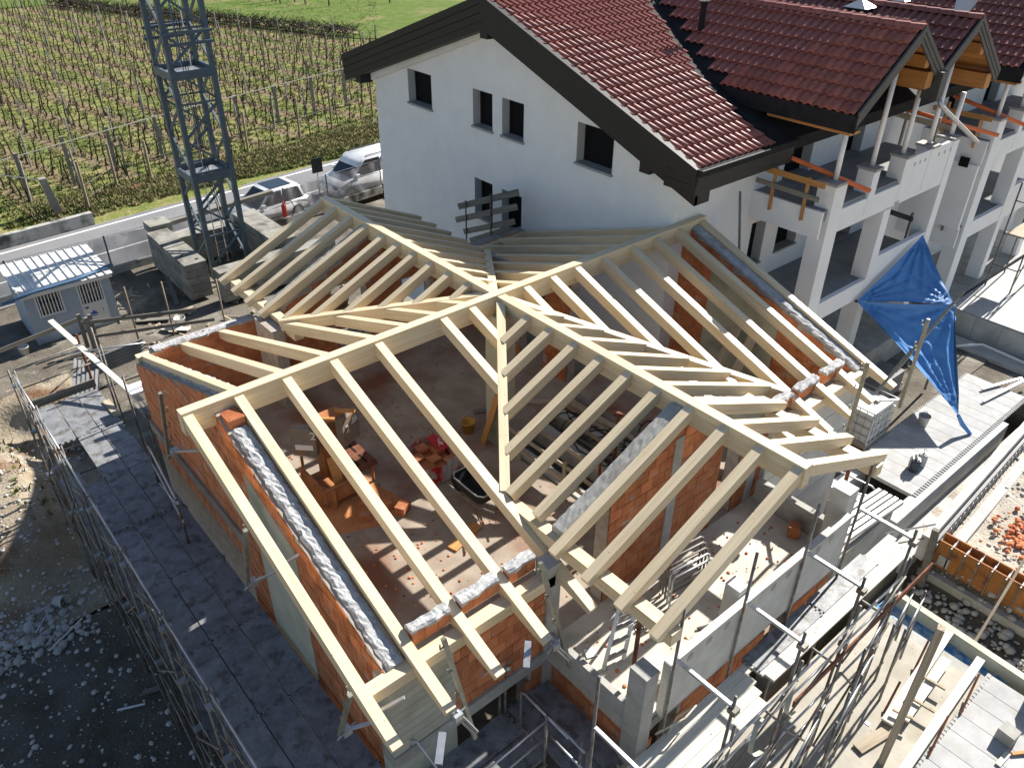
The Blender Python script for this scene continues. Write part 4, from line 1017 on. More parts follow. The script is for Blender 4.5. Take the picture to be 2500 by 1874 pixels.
add('stay_bar', MB().tube((4.9, 41.9, -12.15), (6.95, 40.55, -12.55), 0.03, 6), M['galv'], None, label='pale steel stay bar from the trellis corner to the leaning post', cat='bar')
up = thing('utility_pole', (10.0, 63.6, -14.4), 'tall dark rope-twisted pole rising out of the vineyard', 'pole')
pb = MB(); pts = [(10.0, 63.6, -14.4+i*0.6) for i in range(24)]; pb.path(pts, 0.15, 8); add('shaft', pb, M['vine_bark'], up)
sp = MB(); sp.path([(10.0+0.17*math.cos(i*0.7), 63.6+0.17*math.sin(i*0.7), -14.3+i*0.075) for i in range(180)], 0.045, 4); add('climbing_stem', sp, M['vine_bark'], up)
# brush pile line and trees past it
br = MB(); rb = random.Random(5)
for _ in range(2600):
    f = rb.random(); x = 24.0+(40.3-24.0)*f+rb.uniform(-.8, .8); y = 103.6+(69.5-103.6)*f+rb.uniform(-.8, .8); a = rb.uniform(0, 6.28); L = rb.uniform(0.5, 1.5)
    z = -14.3+rb.uniform(0, 0.7); br.tube((x, y, z), (x+math.cos(a)*L*.6, y+math.sin(a)*L*.6, z+rb.uniform(-.1, .6)), 0.035, 3, r1=0.012, caps=False)
add('brush_line', br, M['vine_bark'], None, kind='stuff')
ft = random.Random(9); k = 0
for i in range(18):
    x = 32+ft.uniform(0, 22); y = 113-1.2*(x-24)+ft.uniform(0, 16); z = -14.3
    if not seen((x, y, z+1)): continue
    t = thing('young_tree', (x, y, z), 'bare young tree tied to a pale stake on the bright meadow', 'tree', 'young trees on the meadow')
    tb = MB(); tb.path([(x, y, z), (x+ft.uniform(-.1, .1), y, z+1.4), (x+ft.uniform(-.3, .3), y+ft.uniform(-.2, .2), z+2.8)], [0.07, 0.05, 0.02], 5); add('trunk', tb, M['vine_bark'], t)
    cb = MB()
    for _ in range(10):
        zz = z+ft.uniform(1.2, 2.6); a = ft.uniform(0, 6.28); cb.tube((x, y, zz), (x+math.cos(a)*.7, y+math.sin(a)*.7, zz+.7), 0.02, 4, r1=0.008)
    add('crown', cb, M['vine_bark'], t); add('stake', MB().tube((x+.15, y, z), (x+.15, y, z+1.9), 0.04, 5), M['post_concrete'], t)
# roadside wall, gutter stones
M['stained'] = pm('streaked_wall_concrete', (0.33, 0.32, 0.29), (0.42, 0.41, 0.38), scale=1.5, rough=0.9, bump=0.2, bscale=20, c3=(0.07, 0.07, 0.06), s3=1.4, t3=(0.48, 0.66))
def quad_wall(name, x0, x1, o0, o1, z0, z1, mat, **kw):
    a, b, c, d = along(x0, o0), along(x1, o0), along(x1, o1), along(x0, o1)
    return add(name, MB().prism([(p.x, p.y, z0) for p in (a, b, c, d)], (0, 0, z1-z0)), mat, None, **kw)
quad_wall('roadside_wall', -10, 8.2, 0.44, 0.72, -14.5, -13.78, M['stained'], label='low black-streaked concrete wall along the far side of the road', cat='wall')
ks = thing('kerb_channel', (18, 43, -14.3), 'narrow concrete drain channel along the foot of the field fence', 'channel')
for o0 in (3.15, 3.42):
    a, b = along(10.9, o0), along(26, o0); n_ = NRM*0.10
    add('kerb_edge', MB().prism([(a.x, a.y, -14.3), (b.x, b.y, -14.3), (b.x+n_.x, b.y+n_.y, -14.3), (a.x+n_.x, a.y+n_.y, -14.3)], (0, 0, 0.22)), M['concrete_light'], ks)
add('drain_cover', MB().box(10.7, 11.3, 41.3, 41.7, -14.25, -14.02), M['rust'], None, label='small rusty drain cover beside the start of the kerb channel', cat='drain cover')

# ------------------------------------------------------------------ site fence with mesh screens
def mesh_mat():
    m, nt, b = _nt('grey_mesh_screen'); N = nt.nodes; L = nt.links
    geo = N.new('ShaderNodeNewGeometry'); w = N.new('ShaderNodeTexNoise'); w.inputs['Scale'].default_value = 1.2; L.new(geo.outputs['Position'], w.inputs[0])
    mr = N.new('ShaderNodeMapRange'); mr.inputs[1].default_value = 0.3; mr.inputs[2].default_value = 0.7; mr.inputs[3].default_value = 0.42; mr.inputs[4].default_value = 0.68
    L.new(w.outputs['Fac'], mr.inputs[0]); L.new(mr.outputs[0], b.inputs['Alpha'])
    b.inputs['Base Color'].default_value = (0.30, 0.30, 0.31, 1); b.inputs['Roughness'].default_value = 0.8
    return m
M['screen'] = mesh_mat()
sf = thing('site_fence', (9, 33, GR), 'site fence of dark posts hung with grey see-through mesh screens along the road', 'fence')
FP = [(-4.0, 32.6), (0.3, 32.7), (3.55, 32.75), (7.1, 32.8), (11.0, 33.1), (15.0, 33.3), (17.4, 33.7), (20.6, 34.1)]
for x, y in FP: add('post', MB().tube((x, y, GR), (x, y, GR+1.62), 0.035, 6), M['black'], sf)
for (xa, ya), (xb, yb) in zip(FP, FP[1:]):
    mb = MB(); n = 14; vs = []; rr = random.Random(int(xa*10))
    for i in range(n+1):
        f = i/n; x = xa+(xb-xa)*f; y = ya+(yb-ya)*f
        for j in range(5): vs.append((x, y-0.04+0.05*math.sin(i*1.3+j)*(1 if 0 < i < n else 0)+rr.uniform(-.02, .02), GR+0.25+1.32*j/4-0.05*math.sin(math.pi*f)*(j == 4)))
    mb.add(vs, [(i*5+j, (i+1)*5+j, (i+1)*5+j+1, i*5+j+1) for i in range(n) for j in range(4)])
    add('mesh_screen', mb, M['screen'], sf, smooth=True)
    add('top_wire', MB().tube((xa, ya, GR+1.58), (xb, yb, GR+1.58), 0.012, 4), M['galv'], sf)
    add('plinth', MB().prism([(xa, ya-.1, GR-.1), (xb, yb-.1, GR-.1), (xb, yb+.1, GR-.1), (xa, ya+.1, GR-.1)], (0, 0, 0.38)), M['stained'], sf)
fe = thing('fire_extinguisher', (14.75, 32.9, GR+0.5), 'red fire extinguisher with black hose hung on the site fence', 'fire extinguisher')
add('cylinder', MB().lathe([(0.0, 0), (0.10, 0.02), (0.11, 0.1), (0.11, 0.5), (0.06, 0.62), (0.03, 0.66), (0.03, 0.72)], (14.75, 32.9, GR+0.45), 10), M['red'], fe, smooth=True)
add('hose', MB().path([(14.78, 32.9, GR+1.15), (15.1, 32.85, GR+1.15), (15.25, 32.85, GR+0.8), (15.1, 32.85, GR+0.45), (14.9, 32.85, GR+0.5)], 0.02, 6), M['black'], fe)
sg = thing('road_sign', (17.8, 35.3, -14.33), 'black back of a small road sign on a thin post by the white van', 'road sign')
add('post', MB().tube((17.8, 35.3, -14.33), (17.8, 35.3, -12.5), 0.03, 8), M['galv'], sg)
add('plate', MB().box(17.52, 18.08, 35.22, 35.26, -13.12, -12.42), M['black'], sg)

# ------------------------------------------------------------------ cars on the road
M['car_white'] = plain('white_car_paint', (0.78, 0.79, 0.80), 0.22, spec=0.6)
def car(name, loc, ang, L, W, H, van, roofcol, label):
    t = thing(name, loc, label, 'car')
    ca, sa = math.cos(ang), math.sin(ang)
    P = lambda x, y, z: (loc[0]+x*ca-y*sa, loc[1]+x*sa+y*ca, loc[2]+z)
    hb = H*0.56
    low = [(-L/2, .28), (-L/2, hb*.9), (-L/2+.1, hb), (L/2-.95, hb), (L/2-.2, hb*.82), (L/2, hb*.62), (L/2, .28)]
    def loft(prof, wfun):
        mb = MB(); n = len(prof); vs = []
        for s in (-1, 1):
            for x, z in prof: vs.append(P(x, s*wfun(z, x), z))
        fs = [tuple(range(n)), tuple(reversed(range(n, 2*n)))]+[(j, i, i+n, j+n) for i, j in ((i, (i+1) % n) for i in range(n))]
        mb.add(vs, fs); return mb
    def fin(nm, mb, mat, par):
        me, org = mb.mesh(nm, mat); bm = bmesh.new(); bm.from_mesh(me); bmesh.ops.recalc_face_normals(bm, faces=bm.faces)
        bmesh.ops.bevel(bm, geom=bm.edges, offset=0.045, segments=2, affect='EDGES', clamp_overlap=True); bm.to_mesh(me); bm.free()
        for p in me.polygons: p.use_smooth = True
        o = bpy.data.objects.new(nm, me); COL.objects.link(o); _place(o, par, org); return o
    bd = fin('body', loft(low, lambda z, x: W/2*(0.96 if z < .4 else 1.0)), M['car_white'], t)
    xr = -L/2+.08 if van else -L/2+.25
    cab = [(xr-.02, hb-.02), (xr+.18, H-.06), (xr+.4, H), (L/2-(1.75 if not van else 1.7), H), (L/2-.98, hb-.02)]
    fin('cabin', loft(cab, lambda z, x: W/2*(0.97-0.16*(z-hb)/(H-hb))), M['car_white'], t)
    # glazing set just proud of the cabin
    g = MB(); e = 0.012
    wt = W/2*0.83
    zt = H-.1; x1 = L/2-1.72; x2 = L/2-1.0
    def q(pts, nm):
        mb = MB(); mb.add([P(*p) for p in pts], [(0, 1, 2, 3)]); add(nm, mb, M['glass_dark'], t)
    q([(x2+.03, -W/2*.86, hb+.02), (x2+.03, W/2*.86, hb+.02), (x1+.06, wt*.93, zt+.02), (x1+.06, -wt*.93, zt+.02)], 'windscreen')
    for s in (-1, 1):
        yb = s*(W/2*.985); yt = s*(W/2*.845)
        mid = (xr+x2)/2-.1
        q([(mid+.06, yb, hb+.05), (x2-.12, yb, hb+.05), (x1-.12, yt, zt), (mid+.06, yt, zt)], 'side_window')
        q([(xr+.15, yb, hb+.05), (mid-.04, yb, hb+.05), (mid-.04, yt, zt), (xr+.3, yt, zt)], 'side_window')
        if van: add('roof_rail', MB().path([P(xr+.4, s*W*.37, H-.02), P(xr+.5, s*W*.37, H+.06), P(x1-.3, s*W*.37, H+.06), P(x1-.2, s*W*.37, H-.02)], 0.022, 6), M['black'], t)
        for xx in (-L/2+.75, L/2-.8):
            wh = MB(); wh.tube(P(xx, s*(W/2-.2), .31), P(xx, s*(W/2+.01), .31), 0.31, 16); wo = add('wheel', wh, M['black'], t)
            rm = MB(); rm.tube(P(xx, s*(W/2+.005), .31), P(xx, s*(W/2+.02), .31), 0.2, 12); add('rim', rm, M['galv'], wo)
        add('mirror', MB().box(*(lambda p: (p[0]-.09, p[0]+.09, p[1]-.07, p[1]+.07, p[2], p[2]+.14))(P(x2-.2, s*(W/2+.1), hb+.04))), M['car_white'], t)
        add('headlight', MB().box(*(lambda p: (p[0]-.08, p[0]+.06, p[1]-.14, p[1]+.14, p[2], p[2]+.14))(P(L/2-.06, s*W*.36, hb*.62))), M['glass_dark'], t)
    if roofcol: 
        mb = MB(); mb.prism([P(xr+.5, -wt*.8, H+.004), P(x1-.12, -wt*.8, H+.004), P(x1-.12, wt*.8, H+.004), P(xr+.5, wt*.8, H+.004)], (0, 0, .015)); add('roof_panel', mb, M['glass_dark'], t)
    return t
AN = math.atan(0.097)
car('parked_car', (14.55, 34.25, -14.33), AN+math.pi, 3.7, 1.64, 1.52, False, True, 'small white car with a black glass roof parked behind the site fence')
car('parked_van', (20.1, 34.95, -14.33), AN+math.pi, 4.4, 1.8, 1.78, True, False, 'white high-roofed car with black roof rails half hidden by the white house')

# ------------------------------------------------------------------ tower crane
cr = thing('tower_crane', (10.75, 30.85, GR), 'blue-grey lattice crane mast on concrete ballast', 'crane')
CS = M['blue_grey_steel']; cx, cy, hw = 10.60, 30.05, 0.72; zb, zt = -14.1, 4.0
for sx_, sy_ in ((-1, -1), (1, -1), (1, 1), (-1, 1)):
    add('leg', MB().box(cx+sx_*hw-.085, cx+sx_*hw+.085, cy+sy_*hw-.085, cy+sy_*hw+.085, zb, zt), CS, cr)
k = 0; z = zb+.5
while z < zt-1.3:
    for (ax_, ay_, bx_, by_) in ((-1, -1, 1, -1), (1, -1, 1, 1), (1, 1, -1, 1), (-1, 1, -1, -1)):
        a, b = ((ax_, ay_), (bx_, by_)) if k % 2 == 0 else ((bx_, by_), (ax_, ay_))
        add('diagonal', MB().bar((cx+a[0]*hw, cy+a[1]*hw, z), (cx+b[0]*hw, cy+b[1]*hw, z+1.18), 0.075, 0.075), CS, cr)
    if k % 2 == 0:
        for (ax_, ay_, bx_, by_) in ((-1, -1, 1, -1), (1, 1, -1, 1)):
            add('strut', MB().bar((cx+ax_*hw, cy+ay_*hw, z+1.2), (cx+bx_*hw, cy+by_*hw, z+1.2), 0.06, 0.06), CS, cr)
    z += 1.22; k += 1
for zz in (-10.15, -6.55):
    pf = MB()
    pf.box(cx-hw-.1, cx+hw+.1, cy-hw-.1, cy-hw-.02, zz-.14, zz+.14); pf.box(cx-hw-.1, cx+hw+.1, cy+hw+.02, cy+hw+.1, zz-.14, zz+.14)
    pf.box(cx-hw-.1, cx-hw-.02, cy-hw-.02, cy+hw+.02, zz-.14, zz+.14); pf.box(cx+hw+.02, cx+hw+.1, cy-hw-.02, cy+hw+.02, zz-.14, zz+.14)
    p = add('platform_rim', pf, CS, cr)
    add('platform_floor', MB().box(cx-hw, cx+hw, cy-.1, cy+hw, zz-.06, zz-.02), M['galv'], p)
for zz in (-5.2, -5.55):
    cl = MB(); cl.box(cx-hw-.16, cx+hw+.16, cy-hw-.16, cy-hw-.08, zz-.05, zz+.05); cl.box(cx-hw-.16, cx+hw+.16, cy+hw+.08, cy+hw+.16, zz-.05, zz+.05)
    add('mast_collar', cl, CS, cr)
M['crane_blue'] = plain('blue_ladder_paint', (0.10, 0.20, 0.34), 0.5)
for (z0_, z1_, ox) in ((-14.0, -10.1, 0.15), (-10.1, -6.5, -0.1), (-6.5, 3.0, 0.2)):
    lad = add('ladder', MB().tube((cx+ox-.17, cy+.35, z0_), (cx+ox-.17, cy+.35, z1_), 0.022, 5), M['crane_blue'] if z0_ > -7 else M['galv'], cr)
    add('stile', MB().tube((cx+ox+.17, cy+.35, z0_), (cx+ox+.17, cy+.35, z1_), 0.022, 5), M['galv'], lad)
    zz = z0_+.2
    while zz < z1_: add('rung', MB().tube((cx+ox-.17, cy+.35, zz), (cx+ox+.17, cy+.35, zz), 0.012, 4), M['galv'], lad); zz += 0.32
for ox in (-.1, .02, .14): add('hoist_cable', MB().path([(cx+ox, cy-.1, 3.5), (cx+ox*.6, cy-.05, -10), (cx+.5+ox, cy-.3, -14.0)], 0.014, 4), M['black'], cr)
def ballast(x0, x1, y0, y1, n, m, zt_):
    w = (y1-y0)/n; h = (zt_-GR-.15)/m
    for i in range(n):
        for j in range(m):
            d = 0.02*((i*7+j*3) % 3-1)
            add('ballast_block', MB().box(x0+d, x1+d, y0+i*w+.012, y0+(i+1)*w-.012, GR+.15+j*h+.006, GR+.15+(j+1)*h-.006), M['concrete_old'], cr)
M['concrete_old'] = pm('weathered_ballast_concrete', (0.20, 0.19, 0.16), (0.32, 0.31, 0.27), scale=2, rough=0.92, bump=0.3, bscale=22, c3=(0.09, 0.085, 0.075), s3=1.3, t3=(0.55, 0.72), var=0.15)
ballast(8.52, 9.35, 28.25, 32.2, 3, 5, -12.78); ballast(12.05, 13.0, 28.2, 32.0, 1, 5, -12.78)
ballast(9.5, 11.9, 31.4, 32.1, 1, 4, -13.0); ballast(9.4, 14.2, 27.3, 27.95, 1, 5, -13.0)
add('ballast_block', MB().box(8.75, 9.6, 32.25, 33.1, -12.95, -12.62), M['concrete_old'], cr)
add('cross_beam', MB().bar((8.75, 32.35, -12.72), (14.3, 32.9, -12.62), 0.22, 0.16), M['grey_wood'], cr)
add('bolt_hole', MB().tube((9.1, 28.6, -12.80), (9.1, 28.6, -12.775), 0.07, 8), M['black'], cr)
add('bolt_hole', MB().tube((8.75, 29.2, -12.80), (8.75, 29.2, -12.775), 0.07, 8), M['black'], cr)

# ------------------------------------------------------------------ site hut
M['hut_blue'] = pm('faded_grey_blue_panel', (0.30, 0.35, 0.40), (0.36, 0.41, 0.46), scale=1.3, rough=0.6, bump=0.05)
M['hut_white'] = pm('off_white_door_panel', (0.60, 0.60, 0.57), (0.70, 0.70, 0.67), scale=2, rough=0.55, bump=0.03)
M['hut_roof'] = pm('white_corrugated_sheet', (0.55, 0.55, 0.52), (0.70, 0.70, 0.67), scale=2, rough=0.5, bump=0.05, c3=(0.42, 0.41, 0.37), s3=1.4)
hut = thing('site_hut', (4.64, 29.9, GR), 'small grey-blue site hut with barred windows and a ribbed white roof', 'hut')
hx0, hx1, hy0, hy1, hz = 3.26, 6.02, 28.70, 31.05, -12.45
def hole_front():
    mb = MB(); y0, y1 = hy0, hy0+.06
    for a, b, lo, hi in ((hx0, 3.57, GR+.1, hz), (3.57, 4.40, GR+.1, -13.40), (3.57, 4.40, -12.50, hz), (4.40, 4.90, GR+.1, hz), (4.90, 5.72, -12.44, hz), (5.72, hx1, GR+.1, hz)): mb.box(a, b, y0, y1, lo, hi)
    return mb
add('front_panel', hole_front(), M['hut_blue'], hut)
wb = MB(); wb.box(hx0, hx0+.06, hy0+.06, hy1, GR+.1, hz); wb.box(hx1-.06, hx1, hy0+.06, hy1, GR+.1, hz); wb.box(hx0+.06, hx1-.06, hy1-.06, hy1, GR+.1, hz); wb.box(hx0, hx1, hy0, hy1, GR, GR+.1)
add('shell', wb, M['hut_blue'], hut)
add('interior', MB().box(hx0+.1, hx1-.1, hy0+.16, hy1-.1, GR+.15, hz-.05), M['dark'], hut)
def bars(par, a, b, lo, hi, n):
    for i in range(n):
        x = a+(b-a)*(i+.5)/n; add('bar', MB().box(x-.014, x+.014, hy0-.03, hy0-.005, lo, hi), M['white_paint'], par)
def frame_of(nm, a, b, lo, hi, par, w=.05):
    f = MB(); f.box(a, a+w, hy0-.025, hy0+.05, lo, hi); f.box(b-w, b, hy0-.025, hy0+.05, lo, hi); f.box(a+w, b-w, hy0-.025, hy0+.05, lo, lo+w); f.box(a+w, b-w, hy0-.025, hy0+.05, hi-w, hi)
    return add(nm, f, M['hut_white'], par)
w1 = frame_of('window', 3.57, 4.40, -13.40, -12.50, hut); add('pane', MB().box(3.62, 4.35, hy0+.02, hy0+.03, -13.35, -12.55), M['glass_dark'], w1); bars(w1, 3.62, 4.35, -13.36, -12.54, 7)
dr = frame_of('door', 4.90, 5.72, GR+.12, -12.44, hut); add('panel', MB().box(4.95, 5.67, hy0-.01, hy0+.03, GR+.17, -13.36), M['hut_white'], dr)
add('pane', MB().box(4.95, 5.67, hy0+.02, hy0+.03, -13.36, -12.49), M['glass_dark'], dr); bars(dr, 4.95, 5.67, -13.36, -12.5, 7)
add('handle', MB().box(5.0, 5.10, hy0-.05, hy0-.01, -13.52, -13.48), M['black'], dr)
M['blue_print'] = plain('blue_print', (0.03, 0.10, 0.36), 0.5)
def text_mesh(name, txt, size, mat, parent, loc, rot, ext=0.002):
    cu = bpy.data.curves.new(name, 'FONT'); cu.body = txt; cu.size = size; cu.extrude = ext; cu.align_x = 'CENTER'
    tmp = bpy.data.objects.new(name+'_t', cu); COL.objects.link(tmp)
    me = bpy.data.meshes.new_from_object(tmp.evaluated_get(bpy.context.evaluated_depsgraph_get())); bpy.data.objects.remove(tmp); bpy.data.curves.remove(cu)
    me.materials.clear(); me.materials.append(mat); me.name = name
    return inst(name, me, parent, loc, rot=rot)
lg = MB(); yl = hy0-.014
for a in ([(5.03, -13.80), (5.10, -13.70), (5.15, -13.74), (5.22, -13.64), (5.30, -13.72), (5.36, -13.80)],): lg.prism([(x, yl, z) for x, z in a], (0, -.002, 0))
for i in range(6): lg.box(5.04+i*.05, 5.075+i*.05, yl-.002, yl, -13.87, -13.82)
add('logo', lg, M['blue_print'], dr)
text_mesh('numeral', '1', 0.19, M['blue_print'], dr, (5.55, hy0-.013, -13.78), (math.pi/2, 0, 0))
rb_ = MB(); ny = 13; vs = []
rx0, rx1, ry0, ry1 = hx0-.12, hx1+.12, hy0-.18, hy1+.25; n = 80
def rprof(x):
    u = ((x-rx0) % 0.2757)/0.2757; return 0.045 if u < 0.14 else 0.0
for i in range(n+1):
    x = rx0+(rx1-rx0)*i/n; h = rprof(x); vs += [(x, ry0, hz+.03+h), (x, ry1, hz+.16+h)]
rb_.add(vs, [(2*i, 2*i+2, 2*i+3, 2*i+1) for i in range(n)])
add('roof_sheet', rb_, M['hut_roof'], hut)
add('eave_trim', MB().box(hx0-.08, hx1+.08, hy0-.14, hy0-.02, hz-.12, hz+.02), M['hut_white'], hut)
add('roof_deck', MB().prism([(rx0+.05, ry0+.06, hz-.0), (rx1-.05, ry0+.06, hz-.0), (rx1-.05, ry1-.06, hz+.13), (rx0+.05, ry1-.06, hz+.13)], (0, 0, -.03)), M['hut_white'], hut)
add('hose', MB().path([(2.6, 28.35, hz+.02), (3.6, 28.5, hz+.10), (5.0, 28.55, hz+.12), (6.3, 29.0, hz+.13)], 0.06, 8), M['blue_plastic'], None, smooth=True, label='blue hose lying along the front edge of the hut roof', cat='hose')
# ------------------------------------------------------------------ scaffold along the left wall and before the front wall
def panel_mesh(L, W):
    mb = MB(); mb.box(-W/2, W/2, 0.03, L-0.03, -0.05, 0)
    for i in range(4):
        x = -W/2+W*(i+0.5)/4
        mb.box(x-.028, x+.028, -0.025, 0.029, -0.045, -0.004); mb.box(x-.028+.05, x+.028+.05, L-0.029, L+0.025, -0.045, -0.004)
    return mb.mesh('deck_panel', M['deck'], origin=(0, 0, 0))[0]
PM18 = panel_mesh(1.80, 0.475)
ls = thing('left_scaffold', (2.2, 12, -15.2), 'tube scaffold with a steel deck along the left gable wall', 'scaffold')
for i in range(8):
    y = 4.62+1.8*i
    for j, xc in enumerate((2.78, 2.285, 1.79)):
        if j == 2 and i in (6,): continue
        inst('deck_panel', PM18, ls, (xc, y, -11.10+(0.05 if i > 4 else 0)))
OS = M['old_steel']; GV = M['galv']
def tb(nm, a, b, r, mat, par): return add(nm, MB().tube(a, b, r, 7), mat, par, smooth=True)
for i in range(9):
    y = 4.6+1.8*i
    for dx in (0.0, 0.10):
        tb('standard', (1.50-dx, y+dx, -15.2), (1.50-dx, y+dx, -9.92), 0.024, OS, ls)
    tb('standard', (3.04, y, -15.2), (3.04, y, -11.15), 0.024, OS, ls)
    tb('transom', (1.48, y, -11.2), (3.04, y, -11.2), 0.024, OS, ls)
    tb('transom', (1.48, y, -13.2), (3.04, y, -13.2), 0.024, OS, ls)
    if i < 8:
        tb('guard_rail', (1.46, y+.04, -10.0), (1.46, y+1.76, -10.0), 0.019, GV, ls)
        tb('guard_rail', (1.46, y+.04, -10.5), (1.46, y+1.76, -10.5), 0.017, OS, ls)
        tb('guard_brace', (1.42, y+.04, -10.95), (1.42, y+1.76, -10.05), 0.014, OS, ls)
        tb('guard_brace', (1.42, y+1.76, -10.95), (1.42, y+.04, -10.05), 0.014, OS, ls)
        tb('ledger', (1.40, y, -12.0), (1.40, y+1.8, -12.0), 0.019, OS, ls)
        tb('brace', (1.36, y, -15.0), (1.36, y+1.8, -13.2), 0.018, OS, ls)
        tb('brace', (1.36, y+1.8, -13.1), (1.36, y, -11.3), 0.018, OS, ls)
        tb('ledger', (1.40, y, -13.25), (1.40, y+1.8, -13.25), 0.019, OS, ls)
        inst('deck_panel', PM18, ls, (1.79, y+.02, -13.15))
    for zz in (-10.3, -11.6, -12.9): add('coupler', MB().box(1.36, 1.54, y-.05, y+.05, zz-.04, zz+.04), GV, ls)
# guard frame standing on the deck near the house corner
gf = thing('loose_guard', (2.74, 13.4, -11.1), 'loose tube guard frame standing on the left deck', 'guard frame')
tb('upright', (2.86, 14.55, -11.1), (2.86, 14.55, -9.9), 0.026, OS, gf); tb('upright', (2.66, 12.5, -11.1), (2.66, 12.5, -10.0), 0.026, OS, gf)
tb('rail', (2.86, 14.5, -10.05), (2.66, 12.4, -10.05), 0.022, GV, gf); tb('rail', (2.84, 14.5, -10.5), (2.66, 12.4, -10.5), 0.018, GV, gf); tb('brace', (2.84, 14.4, -10.95), (2.66, 12.5, -10.15), 0.014, GV, gf)
# far end of that scaffold
board('toe_board', (1.55, 19.12, -10.98), (3.05, 19.2, -10.98), 0.03, 0.22, M['grey_wood'], ls)
tb('end_rail', (1.5, 19.15, -10.0), (3.1, 19.3, -9.95), 0.02, OS, ls); tb('end_rail', (1.5, 19.15, -10.5), (3.1, 19.3, -10.5), 0.018, OS, ls)
for x, y in ((3.35, 18.9), (3.45, 19.9), (3.9, 17.5), (3.3, 17.2)): tb('standard', (x, y, -14.2), (x, y, -9.9), 0.024, OS, ls)
tb('link_tube', (2.6, 19.6, -10.2), (4.3, 18.7, -10.1), 0.02, GV, ls); tb('link_tube', (3.4, 19.9, -10.6), (1.6, 19.0, -11.0), 0.02, OS, ls)
add('prop', MB().tube((3.1, 19.6, -14.3), (3.05, 19.6, -9.8), 0.03, 8), M['rust'], None, label='rusty steel prop standing past the end of the left scaffold', cat='prop')
board('leaning_plank', (2.75, 20.6, -9.75), (3.7, 17.0, -11.0), 0.13, 0.035, M['pale_plank'], None, label='pale plank slanting down across the end of the left scaffold deck', cat='plank')
board('off_cut', (3.0, 18.3, -11.03), (3.02, 17.5, -11.03), 0.16, 0.04, M['old_wood'], None, label='short board lying upright at the end of the left deck', cat='board')
tw = thing('trestle_table', (3.75, 17.5, -11.1), 'white plastic tray on a trestle beside the left wall', 'trestle')
tbx = MB(); tbx.box(3.38, 4.02, 17.3, 17.75, -10.56, -10.50); add('tray', tbx, M['white_paint'], tw)
for i in range(5): add('slat', MB().box(3.36+i*.1, 3.43+i*.1, 16.5, 17.2, -10.72, -10.69), OS, tw)
for x in (3.4, 4.0):
    for y in (16.5, 17.7): add('leg', MB().tube((x, y, -12.6), (x, y, -10.56), 0.02, 6), OS, tw)
for k_, (a, b) in enumerate((((2.5, 22.9, -14.6), (3.6, 24.9, -13.2)), ((3.7, 24.6, -13.9), (5.6, 24.9, -13.9)))):
    t = thing('corrugated_sheet', a, ('grey corrugated sheet leaning on the pit edge', 'long grey corrugated sheet standing on edge above the pit')[k_], 'sheet')
    A, B = Vector(a), Vector(b); ax = (B-A); ax_n = ax.normalized(); sd = Vector((ax_n.y, -ax_n.x, 0)) if k_ == 0 else Vector((0.05, -0.2, 0.97)); sd = (sd+Vector((0, 0, -0.45)) if k_ == 0 else sd).normalized()
    nn = ax_n.cross(sd).normalized(); mb = MB(); n = 24; vs = []
    for i in range(n+1):
        f = i/n; h = 0.03 if (i//2) % 2 else 0.0
        for q in (0, 1): vs.append(A+ax*q+sd*(0.75*f)+nn*h)
    mb.add(vs, [(2*i, 2*i+1, 2*i+3, 2*i+2) for i in range(n)]); add('profile_sheet', mb, M['grey_sheet'] if 'grey_sheet' in M else M['old_steel'], t)
# timber fence above the pit
bf = thing('timber_barrier', (4.6, 27.4, GR), 'grey rough timber barrier on stakes between hut and pit', 'barrier')
board('rail', (0.6, 27.0, -13.45), (4.55, 27.7, -13.35), 0.03, 0.14, M['grey_wood'], bf); board('rail', (4.5, 27.35, -13.35), (7.9, 26.05, -13.45), 0.03, 0.13, M['grey_wood'], bf)
board('rail', (4.6, 27.2, -13.85), (8.4, 25.9, -13.95), 0.03, 0.12, M['grey_wood'], bf)
for x, y in ((4.5, 27.55), (4.78, 27.3), (4.62, 27.15)): board('stake', (x, y, -14.5), (x+.02, y, -13.1), 0.09, 0.12, M['grey_wood'], bf)
for x, y in ((6.0, 26.9), (7.1, 26.5), (8.6, 25.5)): tb('tube_post', (x, y, -14.4), (x, y, -12.3), 0.03, M['post_wood'], bf)
# front deck in the corner
fd = thing('front_scaffold', (5, 5, GR), 'small steel-decked scaffold in the corner before the brick front wall', 'scaffold')
for yc in (5.66, 5.16): inst('deck_panel', PM18, fd, (5.00, yc, -11.2), rot=(0, 0, math.pi/2))
for xc in (5.27, 5.70): inst('deck_panel', PM18, fd, (xc, 4.13, -11.2), scale=(0.88, 1, 1))
for x, y in ((5.03, 5.92), (4.96, 5.97), (4.93, 4.9), (3.3, 5.98), (5.0, 4.15), (5.03, 4.3), (3.25, 4.85)): tb('standard', (x, y, GR), (x, y, -10.15), 0.024, OS, fd)
add('clamp_lug', MB().lathe([(0.02, -.06), (0.045, -.02), (0.045, .02), (0.02, .06)], (5.05, 5.88, -10.2), 8), GV, fd)
for z in (-10.25, -10.65):
    tb('guard_rail', (3.25, 4.85, z), (4.95, 4.9, z), 0.018, GV, fd); tb('guard_rail', (5.0, 4.9, z), (5.0, 4.2, z), 0.018, GV, fd)
add('end_guard', MB().path([(3.3, 5.95, -11.2), (3.3, 5.9, -10.25), (3.34, 5.8, -10.22), (3.6, 5.35, -11.15)], 0.02, 7), GV, fd, smooth=True)
add('end_guard', MB().path([(4.98, 5.5, -11.15), (4.98, 5.5, -10.3), (4.98, 5.42, -10.25), (4.98, 4.5, -10.25)], 0.018, 7), GV, fd, smooth=True)
